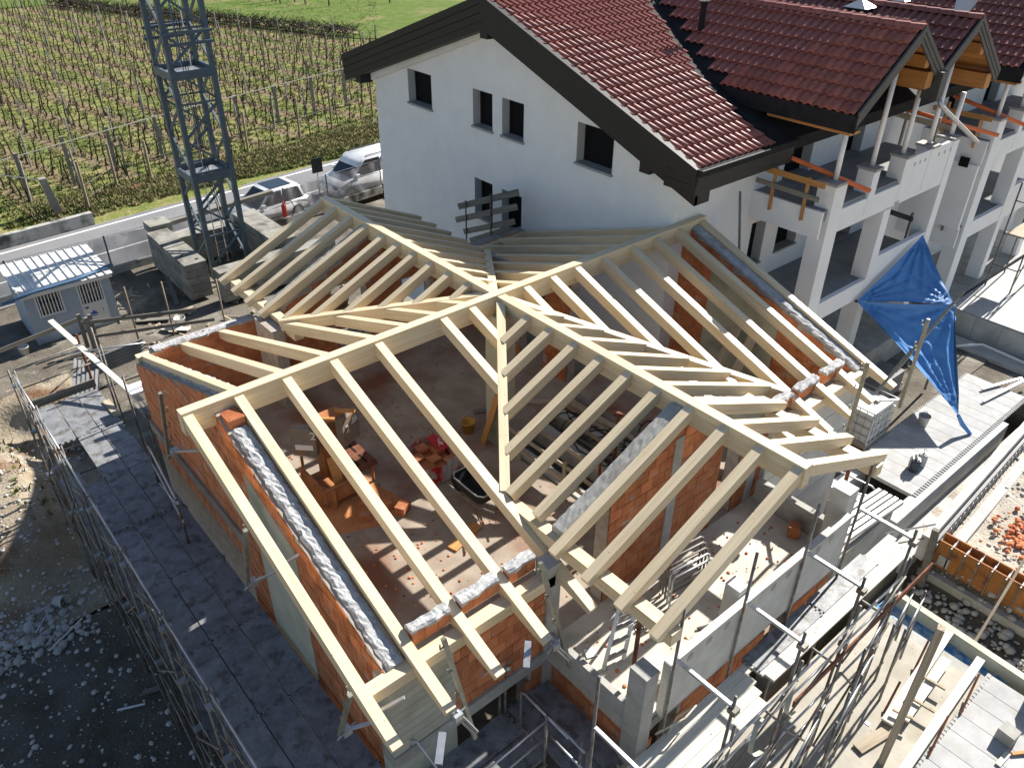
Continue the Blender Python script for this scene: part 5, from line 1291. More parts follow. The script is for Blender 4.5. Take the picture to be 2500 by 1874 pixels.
tb('brace', (3.3, 4.83, -13.2), (4.95, 4.88, -11.3), 0.02, GV, fd); tb('brace', (3.3, 4.83, -11.3), (4.95, 4.88, -11.3), 0.024, GV, fd)
add('steel_beam', MB().bar((1.6, 4.35, -11.12), (3.2, 5.0, -11.12), 0.14, 0.06), M['blue_plastic'], fd)
# ------------------------------------------------------------------ steel guard posts clamped to the rafter tails
def guard_post(lab, p0, p1, arm=None, hooks=3, hd=(0, 1, 0)):
    t = thing('guard_post', p0, lab, 'guard post', 'steel guard posts clamped to the roof timbers')
    add('upright', MB().bar(p0, p1, 0.055, 0.055, up=(1, 0, 0)), M['post_steel'], t)
    A, B = Vector(p0), Vector(p1); h = Vector(hd)
    for i in range(hooks):
        q = A.lerp(B, 0.25+0.7*i/max(1, hooks-1)*0.98)
        add('hook', MB().path([q, q+h*0.10, q+h*0.10+Vector((0, 0, 0.09))], 0.013, 6), M['post_steel'], t)
    if arm:
        for o in (0, 0.05): add('arm', MB().bar(Vector(arm[0])+Vector((o, 0, 0)), Vector(arm[1])+Vector((o, 0, 0)), 0.028, 0.028), GV, t)
        cc = Vector(arm[0]).lerp(Vector(arm[1]), 0.15)
        add('clamp', MB().box(cc.x-.05, cc.x+.07, cc.y-.06, cc.y+.06, cc.z-.05, cc.z+.05), GV, t)
        add('screw', MB().tube(cc+Vector((-.14, -.03, -.03)), cc+Vector((.16, .02, .02)), 0.013, 6), GV, t)
    return t
M['post_steel'] = pm('dull_zinc_guard_post', (0.20, 0.20, 0.16), (0.30, 0.29, 0.24), scale=7, rough=0.5, bump=0, metal=0.4)
guard_post('steel guard post clamped halfway along the outermost left rafter', (2.46, 8.72, -9.03), (2.46, 8.2, -7.50), ((2.46, 8.65, -8.9), (2.78, 8.35, -8.62)), 3, (0.3, .9, 0))
add('flat_bar', MB().bar((2.8, 8.26, -8.47), (3.12, 8.18, -8.35), 0.05, 0.03), GV, None, label='short bright flat bar between the outermost left rafter and the wall', cat='bar')
guard_post('steel guard post clamped near the tail of the outermost left rafter', (2.46, 6.25, -9.75), (2.46, 5.72, -8.32), ((2.46, 6.2, -9.62), (2.80, 5.95, -9.45)), 3, (0.3, .9, 0))
add('flat_bar', MB().bar((2.82, 5.78, -9.05), (3.12, 5.62, -8.86), 0.05, 0.03), GV, None, label='short bright flat bar at the tail of the outermost left rafter', cat='bar')
guard_post('steel guard post hung off the tail of the second rafter', (3.80, 5.08, -9.75), (3.62, 5.42, -7.95), ((3.53, 5.17, -9.05), (3.78, 5.06, -9.62)), 4, (-.9, -.1, 0))
guard_post('steel guard post hung off the tail of the fourth rafter', (5.50, 5.05, -9.70), (5.22, 5.45, -7.75), ((5.2, 5.17, -9.05), (5.48, 5.06, -9.55)), 4, (-.9, -.1, 0))
guard_post('steel guard post beside the raked left wall, left of the ridge', (2.84, 12.95, -9.40), (2.84, 12.3, -7.62), ((2.84, 12.7, -9.1), (2.84, 10.9, -8.0)), 4, (.9, .1, 0))
guard_post('steel guard post with hooks before the white water tank', (12.05, 4.86, -8.95), (12.05, 4.86, -7.10), ((12.4, 5.3, -9.02), (12.08, 4.9, -8.9)), 4, (-.6, .7, 0))
guard_post('steel guard post with hooks before the blue tarpaulin', (14.35, 4.95, -9.1), (14.35, 4.95, -7.12), ((14.0, 5.35, -9.0), (14.33, 5.0, -8.95)), 4, (-.6, .7, 0))
add('cleat', MB().bar((3.25, 5.0, -9.0), (3.0, 4.75, -9.1), 0.09, 0.06), GV, None, label='small steel clamp under the tail of the second rafter', cat='clamp')
add('cleat', MB().bar((4.95, 5.35, -9.0), (4.7, 5.1, -9.1), 0.09, 0.06), GV, None, label='small steel clamp under the tail of the fourth rafter', cat='clamp')
ap = thing('adjustable_brace', (15.2, 11.2, -8.9), 'thin steel push-pull brace leaning on the white facade', 'brace')
add('tube', MB().tube((15.05, 9.45, -8.35), (16.15, 10.55, -6.7), 0.032, 7), M['post_steel'], ap); add('end_plate', MB().box(14.95, 15.15, 9.35, 9.5, -8.55, -8.3), GV, ap)
a2 = thing('adjustable_brace', (15.2, 6.6, -9.0), 'long steel push-pull brace slanting up before the blue tarpaulin', 'brace')
add('tube', MB().tube((13.9, 5.3, -8.75), (15.5, 4.9, -6.9), 0.03, 7), M['post_steel'], a2); add('sleeve', MB().tube((14.25, 5.21, -8.35), (14.55, 5.14, -8.0), 0.045, 7), M['post_steel'], a2)

# ------------------------------------------------------------------ things on the attic floor
M['dust_orange'] = pm('orange_dusted_steel', (0.30, 0.11, 0.04), (0.42, 0.18, 0.075), scale=4, rough=0.85, bump=0.15, c3=(0.16, 0.12, 0.09), s3=3)
M['dust_grey'] = pm('dusty_grey_housing', (0.16, 0.15, 0.13), (0.25, 0.22, 0.18), scale=3, rough=0.6, bump=0.05, c3=(0.34, 0.17, 0.08), s3=2.2, t3=(0.5, 0.7))
ms = thing('block_saw', (5.3, 11.5, FL), 'orange-dusted block saw with grey housings and the numeral 2', 'saw')
DO = M['dust_orange']
def hood(nm, c, ang, w, h, th, par):
    """upright plate with a rounded top corner, facing along ang"""
    prof = [(-w/2, 0), (w/2, 0), (w/2, h*.72)]+[(w/2-.28*w*(1-math.cos(a)), h*.72+h*.28*math.sin(a)) for a in (0.5, 1.0, 1.5)]+[(-w/2, h)]
    ca, sa = math.cos(ang), math.sin(ang); n = Vector((ca, sa, 0)); u = Vector((-sa, ca, 0))
    mb = MB(); mb.prism([Vector(c)+u*x+Vector((0, 0, z)) for x, z in prof], n*th); return add(nm, mb, M['dust_grey'], par)
b1 = hood('housing', (5.72, 11.55, -9.55), -1.15, 0.50, 0.62, 0.16, ms); b2 = hood('housing', (5.02, 11.78, -9.62), -2.35, 0.46, 0.62, 0.16, ms)
nrm = Vector((math.cos(-1.15), math.sin(-1.15), 0)); pc = Vector((5.72, 11.55, -9.55))+nrm*0.165
text_mesh('numeral', '2', 0.24, M['white_paint'], b1, (pc.x-.10, pc.y-.05, -9.25), (math.pi/2, 0, -1.15+math.pi/2))
nrm2 = Vector((math.cos(-2.35), math.sin(-2.35), 0)); pc2 = Vector((5.02, 11.78, -9.62))+nrm2*0.165
text_mesh('numeral', '2', 0.24, M['white_paint'], b2, (pc2.x+.14, pc2.y-.14, -9.22), (math.pi/2, 0, -2.35+math.pi/2))
lb = MB(); u = Vector((-math.sin(-1.15), math.cos(-1.15), 0))
for i, (a, b, z0, z1) in enumerate(((0.02, .22, .40, .43), (.04, .20, .45, .49), (.06, .10, .50, .53), (.13, .18, .50, .535))):
    lb.prism([pc+u*a+Vector((0, 0, z0)), pc+u*b+Vector((0, 0, z0)), pc+u*b+Vector((0, 0, z1)), pc+u*a+Vector((0, 0, z1))], nrm*.002)
add('maker_mark', lb, M['white_paint'], b1)
u2 = Vector((-math.sin(-2.35), math.cos(-2.35), 0)); lb2 = MB()
lb2.prism([pc2-u2*.17+Vector((0, 0, .14)), pc2+u2*.17+Vector((0, 0, .14)), pc2+u2*.17+Vector((0, 0, .26)), pc2-u2*.17+Vector((0, 0, .26))], nrm2*.002); add('label_plate', lb2, M['white_paint'], b2)
add('column', MB().box(5.22, 5.56, 11.55, 11.85, -10.3, -8.98), DO, ms)
add('head', MB().box(5.12, 5.72, 11.5, 11.75, -8.98, -8.86), DO, ms)
for x in (5.18, 5.6): add('arm', MB().bar((x, 11.6, -8.84), (x+.25, 11.3, -8.80), 0.07, 0.05), M['orange_wood'], ms)
tr_ = MB(); tr_.box(4.78, 5.6, 10.78, 10.84, -10.2, -9.88); tr_.box(4.78, 4.84, 10.84, 11.75, -10.25, -9.9); tr_.box(4.84, 5.6, 10.84, 11.8, -10.28, -10.22); add('water_tray', tr_, DO, ms)
add('splash_board', MB().prism([(4.7, 11.05, -9.85), (4.95, 10.7, -9.9), (4.95, 10.72, -10.38), (4.7, 11.07, -10.3)], (0.04, 0.03, 0)), DO, ms)
tbq = add('feed_table', MB().box(5.62, 6.05, 11.0, 11.9, -9.98, -9.92), M['rust'], ms)
for i in range(4): add('slot', MB().box(5.68+(i % 2)*.18, 5.72+(i % 2)*.18, 11.1+(i//2)*.4, 11.4+(i//2)*.4, -9.92, -9.915), M['dark'], tbq)
for x, y in ((4.85, 10.9), (5.95, 11.05), (5.0, 12.1), (5.95, 11.85)): add('leg', MB().tube((x, y, FL), (x, y, -9.95), 0.03, 6), DO, ms)
add('chute', MB().prism([(5.1, 11.2, -9.5), (5.35, 11.15, -9.5), (5.25, 10.95, -10.1), (5.1, 10.98, -10.1)], (0.02, .02, -0.04)), M['orange_wood'], ms)
# pallet of bricks in torn film
def film_mat():
    m, nt, b = _nt('red_printed_film'); N = nt.nodes; L = nt.links
    g = N.new('ShaderNodeNewGeometry'); n = N.new('ShaderNodeTexNoise'); n.inputs['Scale'].default_value = 3.2; n.inputs['Detail'].default_value = 3; L.new(g.outputs['Position'], n.inputs[0])
    cr_ = N.new('ShaderNodeValToRGB'); e = cr_.color_ramp.elements; e[0].position = 0.44; e[0].color = (0.42, 0.025, 0.02, 1); e[1].position = 0.55; e[1].color = (0.42, 0.40, 0.40, 1)
    L.new(n.outputs['Fac'], cr_.inputs[0]); L.new(cr_.outputs[0], b.inputs['Base Color']); b.inputs['Roughness'].default_value = 0.25
    bp = N.new('ShaderNodeBump'); bp.inputs['Strength'].default_value = 0.6; bp.inputs['Distance'].default_value = 0.03; n2 = N.new('ShaderNodeTexNoise'); n2.inputs['Scale'].default_value = 12; L.new(g.outputs['Position'], n2.inputs[0]); L.new(n2.outputs[0], bp.inputs['Height']); L.new(bp.outputs[0], b.inputs['Normal'])
    return m
M['film'] = film_mat()
pl = thing('brick_pallet', (7.0, 10.55, FL), 'half-used pallet of bricks in torn red and white film', 'pallet')
for i in range(3): add('pallet_board', MB().box(6.62, 7.4, 10.12+i*.36, 10.24+i*.36, FL+.002, FL+.09), M['old_wood'], pl)
k = 0
for i in range(3):
    for j in range(4):
        hgt = (0.40, 0.33, 0.40, 0.28)[(i+j) % 4]
        add('brick', MB().box(6.66+i*.24, 6.66+i*.24+.23, 10.14+j*.22, 10.14+j*.22+.21, FL+.09, FL+hgt), BR, pl)
fw = MB(); rr = random.Random(2); N_ = 10
def filmside(a, b, h):
    A, B = Vector(a), Vector(b); vs = []
    for i in range(N_+1):
        q = A.lerp(B, i/N_); vs += [q+Vector((rr.uniform(-.012, .012), rr.uniform(-.012, .012), 0)), q+Vector((rr.uniform(-.02, .02), rr.uniform(-.02, .02), h+rr.uniform(-.07, .05)))]
    mb = MB(); mb.add(vs, [(2*i, 2*i+2, 2*i+3, 2*i+1) for i in range(N_)]); return mb
for a, b in (((6.63, 10.1, FL+.05), (7.42, 10.1, FL+.05)), ((7.42, 10.1, FL+.05), (7.42, 11.03, FL+.05)), ((7.42, 11.03, FL+.05), (6.63, 11.03, FL+.05)), ((6.63, 11.03, FL+.05), (6.63, 10.1, FL+.05))):
    add('film', filmside(a, b, 0.44), M['film'], pl)
text_mesh('lettering', 'GIK', 0.15, M['white_paint'], pl, (7.32, 10.75, FL+.47), (0, 0, -2.1))
add('film', MB().prism([(7.2, 10.5, FL+.455), (7.43, 10.5, FL+.455), (7.43, 11.03, FL+.46), (7.2, 11.03, FL+.46)], (0, 0, .004)), M['red'], pl)
def bucket(name, loc, r, h, mat, label, tilt=None):
    t = thing(name, loc, label, 'bucket')
    o = add('pail', MB().lathe([(r*.78, 0), (r, h), (r*1.06, h), (r*1.06, h-.03), (r*.93, h-.02), (r*.72, .02)], loc, 14), mat, t, smooth=True)
    add('handle', MB().path([(loc[0]+r*1.03*math.cos(a), loc[1]+r*.4*math.sin(a), loc[2]+h+.08*math.sin(a)) for a in [math.pi*i/8 for i in range(9)]], 0.008, 5), M['old_steel'], t)
    if tilt: t.rotation_euler = tilt
    return t
bucket('yellow_bucket', (8.38, 11.15, FL), 0.15, 0.27, M['yellow_plastic'], 'yellow mason bucket on the attic floor by the concrete column')
board('leaning_board', (8.36, 10.62, FL), (8.50, 10.3, -9.1), 0.14, 0.03, M['orange_wood'], None, up=(1, 0, 0.2), label='orange-brown board leaning on the central concrete column', cat='board')
wb_ = thing('wheelbarrow', (7.05, 9.2, FL), 'black wheelbarrow parked under the valley rafter', 'wheelbarrow')
tub = MB(); rings = []
for s_, z in ((1.0, -9.80), (0.82, -10.05), (0.5, -10.12)):
    rings.append([(7.08+s_*0.27*c*(1.0 if abs(c) < .9 else 1), 9.2+s_*0.45*d, z) for c, d in ((-1, -.75), (-.7, -1), (.7, -1), (1, -.75), (1, .75), (.7, 1), (-.7, 1), (-1, .75))])
vs = [p for r_ in rings for p in r_]; tub.add(vs, [(i, (i+1) % 8, 8+(i+1) % 8, 8+i) for i in range(8)]+[(8+i, 8+(i+1) % 8, 16+(i+1) % 8, 16+i) for i in range(8)]+[tuple(range(16, 24))])
add('tub', tub, M['black'], wb_); add('rim', MB().path(rings[0]+[rings[0][0]], 0.016, 6), GV, wb_)
for x in (6.85, 7.3): add('handle', MB().path([(x, 9.75, -10.15), (x, 8.95, -10.12), (x+(.05 if x > 7 else -.05), 8.35, -9.85)], 0.018, 6), OS, wb_); add('leg', MB().path([(x, 9.0, -10.1), (x, 8.85, FL), (x, 8.7, FL)], 0.016, 6), OS, wb_)
add('wheel', MB().tube((7.04, 9.78, FL+.18), (7.12, 9.78, FL+.18), 0.18, 14), M['black'], wb_)
# stair opening: props and timber guards
for i, (x, y) in enumerate(((9.25, 8.1), (10.0, 8.4), (9.9, 7.35), (8.2, 6.85))):
    p = add('steel_prop', MB().tube((x, y, -13.2), (x, y, -9.5+.3*(i % 2)), 0.035, 8), M['rust'], None, group='rusty props in the stair opening',
        label=('rusty steel prop standing in the middle of the stair opening', 'rusty steel prop at the right edge of the stair opening', 'rusty steel prop at the near end of the stair opening', 'rusty steel prop at the left end of the loggia wall')[i], cat='prop')
    add('head_plate', MB().box(x-.09, x+.09, y-.09, y+.09, -9.5+.3*(i % 2), -9.49+.3*(i % 2)), M['rust'], p)
sgd = thing('stair_guard', (8.6, 8.8, FL), 'rough timber guard around the stair opening', 'guard rail')
for a, b in (((8.55, 10.2, -9.75), (8.6, 7.1, -9.75)), ((8.55, 10.2, -10.1), (8.6, 7.1, -10.1)), ((8.6, 7.15, -9.8), (10.6, 7.1, -9.8)), ((8.6, 7.15, -10.15), (10.6, 7.1, -10.15)), ((9.4, 10.0, -10.2), (9.45, 7.2, -10.2)), ((10.1, 9.9, -10.2), (10.15, 7.3, -10.2))):
    board('rail', a, b, 0.03, 0.09, M['old_wood'], sgd)
for x, y in ((8.57, 9.7), (8.58, 8.4), (8.6, 7.1), (10.55, 7.1)): board('post', (x, y, -10.9), (x, y, -9.65), 0.08, 0.05, M['old_wood'], sgd)
for i, (a, b, m) in enumerate((((10.8, 10.9, FL+.03), (10.95, 7.6, FL+.03), 'old_wood'), ((11.1, 10.6, FL+.03), (11.0, 8.0, FL+.03), 'grey_wood'), ((9.9, 11.3, FL+.03), (10.7, 10.6, FL+.03), 'old_wood'), ((8.9, 11.6, FL+.03), (9.9, 11.2, FL+.03), 'grey_wood'))):
    board('loose_plank', a, b, 0.16, 0.04, M[m], None, label=('long brown plank lying right of the stair opening', 'long grey plank lying right of the stair opening', 'short brown plank lying behind the stair opening', 'short grey plank lying behind the stair opening')[i], cat='plank')
for i, (a, b) in enumerate((((13.0, 8.6, FL), (14.2, 8.75, -8.9)), ((13.15, 8.2, FL), (14.25, 8.35, -8.95)))):
    board('wall_plank', a, b, 0.22, 0.04, M['old_wood'], None, label=('left of two boards leaning on the party wall', 'right of two boards leaning on the party wall')[i], cat='board')
board('floor_board', (6.0, 8.55, FL+.02), (6.75, 8.75, FL+.02), 0.2, 0.035, M['orange_wood'], None, label='short yellow board lying on the sunlit attic floor', cat='board')
cb = MB(); rc = random.Random(4)
for k_ in range(5):
    cx_, cy_ = 10.6+rc.uniform(-.5, .6), 9.9+rc.uniform(-1.2, 1.0); pts = []
    for i in range(22): a = i*0.55; r_ = 0.25+0.08*k_+0.02*i*rc.uniform(-1, 1); pts.append((cx_+r_*math.cos(a)+i*.015, cy_+r_*.8*math.sin(a)-i*.02, FL+.02+.004*k_))
    cb.path(pts, 0.014, 5)
add('power_cable', cb, M['black'], None, label='tangled black power cables on the floor behind the stair opening', cat='cable')
for i, (x, y, a) in enumerate(((5.45, 10.45, .4), (5.25, 10.25, 1.2), (5.65, 10.2, .1), (5.9, 9.95, .5))):
    hbk = MB(); hbk.box(-.14, .14, -.1, .1, 0, .18)
    for q in range(5): hbk.box(-.12+q*.055, -.085+q*.055, -.085, .085, .1795, .1815)
    o = add('loose_brick', hbk, BR, None, label=('loose hollow brick nearest the saw chute', 'loose hollow brick lying left of the saw shadow', 'loose hollow brick lying before the saw', 'long hollow brick lying alone on the floor before the saw')[i], cat='brick', origin=(0, 0, 0)); o.location = (x, y, FL); o.rotation_euler = (0.0, 0, a); WLOC[o.name] = Vector((x, y, FL))
deb = MB(); rd = random.Random(6)
for _ in range(650):
    x, y = (rd.uniform(3.6, 8.3), rd.uniform(6.4, 13)) if rd.random() < .75 else (rd.uniform(6.0, 11.0), rd.uniform(4.2, 5.8))
    pebble(deb, (x, y, FL+.006), rd.uniform(.008, .035), rd)
add('brick_rubble', deb, BR, None, kind='stuff')
# saw dust heap
dm = MB(); n = 18; vs = [(5.15, 10.75, FL+.10)]
for r_, h in ((.3, .06), (.6, .02), (.85, .003)):
    for i in range(n): a = 2*math.pi*i/n; q = r_*(1+.18*math.sin(3*a+r_*5)); vs.append((5.15+q*math.cos(a)*1.15, 10.75+q*math.sin(a), FL+h))
dm.add(vs, [(0, 1+i, 1+(i+1) % n) for i in range(n)]+[(1+k_*n+i, 1+(k_+1)*n+i, 1+(k_+1)*n+(i+1) % n, 1+k_*n+(i+1) % n) for k_ in range(2) for i in range(n)])
add('saw_dust', dm, pm('orange_brick_dust', (0.40, 0.16, 0.06), (0.48, 0.22, 0.10), scale=5, rough=0.95, bump=0.4, bscale=25), None, smooth=True, kind='stuff')
# loggia
for i in range(5):
    y = 5.2+.09*i; x = 7.95+.05*i
    f = MB(); f.path([(x, y, FL+.02), (x-.02, y, FL+.62+.03*i), (x+.05, y, FL+.68+.03*i), (x+.78, y-.1, FL+.68+.03*i), (x+.85, y-.1, FL+.62+.03*i), (x+.85, y-.1, FL+.02)], 0.02, 6)
    t = thing('steel_trestle', (x, y, FL), ('frontmost steel trestle of the stack in the loggia', 'second steel trestle of the stack in the loggia', 'middle steel trestle of the stack in the loggia', 'fourth steel trestle of the stack in the loggia', 'rearmost steel trestle of the stack, against the loggia wall')[i], 'trestle', 'steel trestles stacked in the loggia')
    add('frame', f, OS if i > 1 else GV, t, smooth=True); add('cross_bar', MB().tube((x, y, FL+.35), (x+.85, y-.1, FL+.35), 0.014, 6), OS, t)
sl = thing('step_ladder', (6.7, 5.0, FL), 'paint-splashed step ladder in the sunlit loggia', 'ladder')
for dx in (0, .36): add('stile', MB().bar((6.25+dx, 5.05-dx*.2, FL), (6.85+dx*.8, 5.3-dx*.2, -9.2), 0.06, 0.03), M['galv'], sl)
for dx in (0, .36): add('stile', MB().bar((7.25+dx*.3, 5.75-dx*.5, FL), (6.9+dx*.8, 5.32-dx*.2, -9.2), 0.05, 0.025), M['old_steel'], sl)
for i in range(5): f = (i+.7)/5.6; add('tread', MB().bar((6.25+.6*f, 5.05+.25*f, FL+1.2*f), (6.61+.53*f, 4.98+.25*f, FL+1.2*f), 0.09, 0.025), M['galv'], sl)
add('steel_prop', MB().tube((6.24, 4.5, FL), (6.24, 4.5, zBl(6.24)-.42), 0.034, 8), M['rust'], None, label='dark steel prop under the loggia wall plate beside the step ladder', cat='prop')
add('wire_tie', MB().path([(6.24+.06*math.cos(a), 4.5+.06*math.sin(a), -9.0+.01*a) for a in [i*.5 for i in range(30)]], 0.006, 4), M['black'], None, label='twisted black wire wound round the dark prop in the loggia', cat='wire')
hb2 = MB(); hb2.box(-.1, .1, -.1, .1, 0, .25)
for q in range(3):
    for r_ in range(3): hb2.box(-.075+q*.055, -.04+q*.055, -.075+r_*.055, -.04+r_*.055, .2495, .2515)
o = add('standing_brick', hb2, BR, None, label='hollow brick standing upright by the right end parapet of the loggia', cat='brick', origin=(0, 0, 0)); o.location = (11.0, 4.86, FL); o.rotation_euler = (0, 0, .5)
add('white_tile', MB().prism([(6.2, 5.35, FL+.01), (6.38, 5.28, FL+.01), (6.45, 5.42, FL+.01), (6.27, 5.5, FL+.01)], (0, 0, .012)), M['white_paint'], None, label='small white tile lying on the loggia floor', cat='tile')
add('ratchet_clamp', MB().path([(7.95, 4.62, FL+.03), (8.35, 4.45, FL+.04), (8.35, 4.32, FL+.03)], 0.02, 6), M['old_steel'], None, label='dark steel clamp lying on the loggia floor by the parapet', cat='clamp')
# odd things on the left ground
bucket('white_pail', (0.42, 17.15, h_left(.42, 17.15)+.05), 0.16, 0.30, M['white_plastic'], 'white plastic pail lying on its side among the stones', tilt=(1.35, 0.2, 0.6))
for i, (a, b, m) in enumerate((((-.1, 15.7), (0.75, 16.2), 'pale_plank'), ((0.55, 13.2), (1.05, 13.0), 'white_paint'), ((0.2, 16.9), (-.2, 16.4), 'galv'))):
    za = h_left(*a)+.05; zb_ = h_left(*b)+.05
    board('stray_batten', (a[0], a[1], za), (b[0], b[1], zb_), 0.035, 0.025, M[m], None, label=('thin pale batten lying at the shadow edge below the stones', 'thin white batten lying in the shaded pit', 'thin grey batten lying beside the white pail')[i], cat='batten')
board('stray_board', (1.1, 13.25, h_left(1.2, 13.25)+.04), (1.42, 13.15, h_left(1.3, 13.2)+.05), 0.12, 0.03, M['grey_wood'], None, label='short grey board lying in the shaded pit at the scaffold foot', cat='board')
# bins and clutter in the yard
bn = thing('blue_skip', (7.4, 21.5, GR), 'dark blue steel rubbish bin behind the rear wall', 'bin')
bx = MB(); X0, X1, Y0, Y1, Z0, Z1 = 6.85, 7.75, 21.0, 22.1, -13.75, -12.55
for (a, b, c_, d) in ((X0, X1, Y0, Y0+.05), (X0, X1, Y1-.05, Y1), (X0, X0+.05, Y0+.05, Y1-.05), (X1-.05, X1, Y0+.05, Y1-.05)): bx.box(a, b, c_, d, Z0, Z1)
bx.box(X0, X1, Y0, Y1, Z0-.05, Z0); add('shell', bx, M['blue_plastic'], bn)
for i in range(6): add('rib', MB().box(X0+.08+i*.15, X0+.12+i*.15, Y0-.03, Y0, Z0, Z1-.06), M['blue_plastic'], bn)
add('rim', MB().box(X0-.03, X1+.03, Y0-.04, Y0+.02, Z1-.05, Z1+.02), M['blue_plastic'], bn)
for x in (6.95, 7.65): add('leg', MB().box(x-.04, x+.04, 21.1, 22.0, GR, Z0-.05), M['old_steel'], bn)
bucket('pale_bucket', (7.5, 26.9, GR), 0.2, 0.36, M['white_plastic'], 'pale bucket with a blue band in the yard before the ballast'); bucket('dark_bucket', (2.75, 28.4, GR), 0.17, 0.28, M['white_plastic'], 'dirty pail at the left foot of the site hut')
jk = random.Random(12)
for i, (lab, m) in enumerate((('grey board lying flat in the yard right of the hut', 'grey_wood'), ('brown board lying flat before the ballast stack', 'old_wood'), ('pale board lying across the yard by the blue bin', 'pale_plank'), ('dark board leaning low against the ballast stack', 'grey_wood'), ('long pale board behind the blue bin', 'pale_plank'), ('brown board near the timber barrier', 'old_wood'), ('grey plank on the ground under the barrier', 'grey_wood'), ('pale plank lying near the pale bucket', 'pale_plank'))):
    p = [(6.4, 28.2, 7.4, 27.6), (7.6, 27.6, 8.4, 27.9), (7.8, 23.2, 9.2, 23.6), (8.0, 28.5, 8.3, 30), (8.2, 21.6, 10.2, 21.9), (5.2, 26.0, 6.3, 25.6), (6.2, 25.2, 7.6, 24.7), (6.9, 27.1, 7.6, 26.4)][i]
    board('yard_board', (p[0], p[1], GR+.06), (p[2], p[3], GR+.08+(.5 if i == 3 else 0)), jk.uniform(.14, .28), 0.04, M[m], None, label=lab, cat='board')
rbl = MB(); rj = random.Random(14)
for _ in range(260):
    x, y = rj.uniform(5.8, 14), rj.uniform(18, 31)
    if rj.random() < .4: pebble(rbl, (x, y, GR+.03), rj.uniform(.03, .10), rj)
    else:
        a = rj.uniform(0, 3.14); l = rj.uniform(.1, .45); rbl.bar((x, y, GR+.04), (x+l*math.cos(a), y+l*math.sin(a), GR+.05+rj.uniform(0, .1)), rj.uniform(.03, .1), .025)
add('yard_litter', rbl, M['old_wood'], None, kind='stuff')
tp = thing('terracotta_pot', (13.05, 25.4, GR), 'orange terracotta flue pipe standing behind the rear wing', 'pipe'); add('barrel', MB().lathe([(.28, 0), (.30, .9), (.34, .95), (.34, 1.05), (.27, 1.05), (.26, .1)], (11.6, 22.6, -13.9), 14), M['orange_wood'], tp, smooth=True)
bg = thing('film_bundle', (12.2, 25.5, GR), 'crumpled clear film bundle behind the rear wing', 'film')
fb_ = MB(); rk = random.Random(3)
for _ in range(14): pebble(fb_, (12.4+rk.uniform(-.4, .4), 25.5+rk.uniform(-.4, .4), -13.4+rk.uniform(-.2, .3)), rk.uniform(.2, .4), rk)
add('crumple', fb_, M['white_plastic'], bg)
# ------------------------------------------------------------------ the lower terrace and the works on the right
TZ = -13.2
M['terrace'] = pm('beige_terrace_screed', (0.34, 0.315, 0.26), (0.45, 0.42, 0.355), scale=1.6, rough=0.9, bump=0.2, bscale=30, c3=(0.32, 0.29, 0.23), s3=0.9, t3=(0.55, 0.7), spots=(5, 0.10, (0.22, 0.20, 0.17)))  # beige is the screed's own tone
M['precast'] = pm('pale_precast_plank', (0.33, 0.33, 0.325), (0.43, 0.43, 0.42), scale=2.2, rough=0.85, bump=0.12, bscale=26, c3=(0.36, 0.35, 0.32), s3=1.6, t3=(0.56, 0.7), var=0.05)
M['slab_white'] = pm('bright_cast_concrete', (0.38, 0.375, 0.36), (0.50, 0.49, 0.47), scale=2.2, rough=0.85, bump=0.2, bscale=20, c3=(0.40, 0.39, 0.37), s3=1.2, t3=(0.58, 0.72), spots=(9, 0.10, (0.30, 0.30, 0.29)))
M['membrane'] = pm('blue_plastic_membrane', (0.035, 0.22, 0.50), (0.42, 0.50, 0.56), scale=5, rough=0.28, bump=0.9, bscale=7, bdist=0.05, contrast=(0.42, 0.62))
M['tarp'] = pm('blue_tarpaulin', (0.06, 0.21, 0.50), (0.085, 0.26, 0.56), scale=2, rough=0.5, bump=0.15, bscale=16, bdist=0.02, spec=0.5)
M['form_ply'] = pm('orange_formwork_ply', (0.30, 0.11, 0.03), (0.42, 0.18, 0.05), scale=4, stretch=(6, 6, 0.6), rough=0.7, bump=0.1, c3=(0.17, 0.07, 0.03), s3=3, t3=(0.5, 0.66), var=0.15)
M['steel_form'] = pm('grey_steel_form', (0.13, 0.13, 0.13), (0.20, 0.20, 0.20), scale=3, rough=0.6, bump=0.05)
add('terrace_floor', MB().box(4.0, 13.22, 1.56, 3.95, TZ-.3, TZ), M['terrace'], None, kind='structure')
add('terrace_edge', MB().box(13.22, 13.46, 1.3, 3.9, TZ-.3, TZ-.004), M['concrete'], None, kind='structure')
add('terrace_floor_step', MB().box(4.0, 9.6, -4, 1.56, TZ-.3, TZ-.002), M['terrace'], None, kind='structure')
# precast planks with toothed ends
PW = 0.437
def plank_mesh(L):
    mb = MB(); mb.box(0.006, PW-.006, -L, 0, -.10, 0)
    for i in range(4): mb.box(.03+i*.105, .085+i*.105, 0, .055, -.08, -.004)
    return mb.mesh('precast_plank', M['precast'], origin=(0, 0, 0))[0]
pk = plank_mesh(3.2)
tp_ = thing('precast_deck', (11.7, 0, TZ), 'row of pale precast planks with toothed ends beside the terrace', 'deck')
for i in range(9): inst('precast_plank', pk, tp_, (9.65+i*PW, 1.49, TZ+.004))
add('bearing_edge', MB().box(9.6, 13.6, 1.50, 1.57, TZ-.2, TZ-.01), M['concrete'], tp_)
bl = thing('concrete_block', (12.35, .75, TZ), 'rough grey concrete block standing on the precast planks', 'block')
bk = MB(); bk.prism([(12.24, .62, TZ+.01), (12.50, .60, TZ+.01), (12.55, .87, TZ+.01), (12.27, .91, TZ+.01)], (0.0, 0.0, .26)); add('block', bk, M['concrete'], bl)
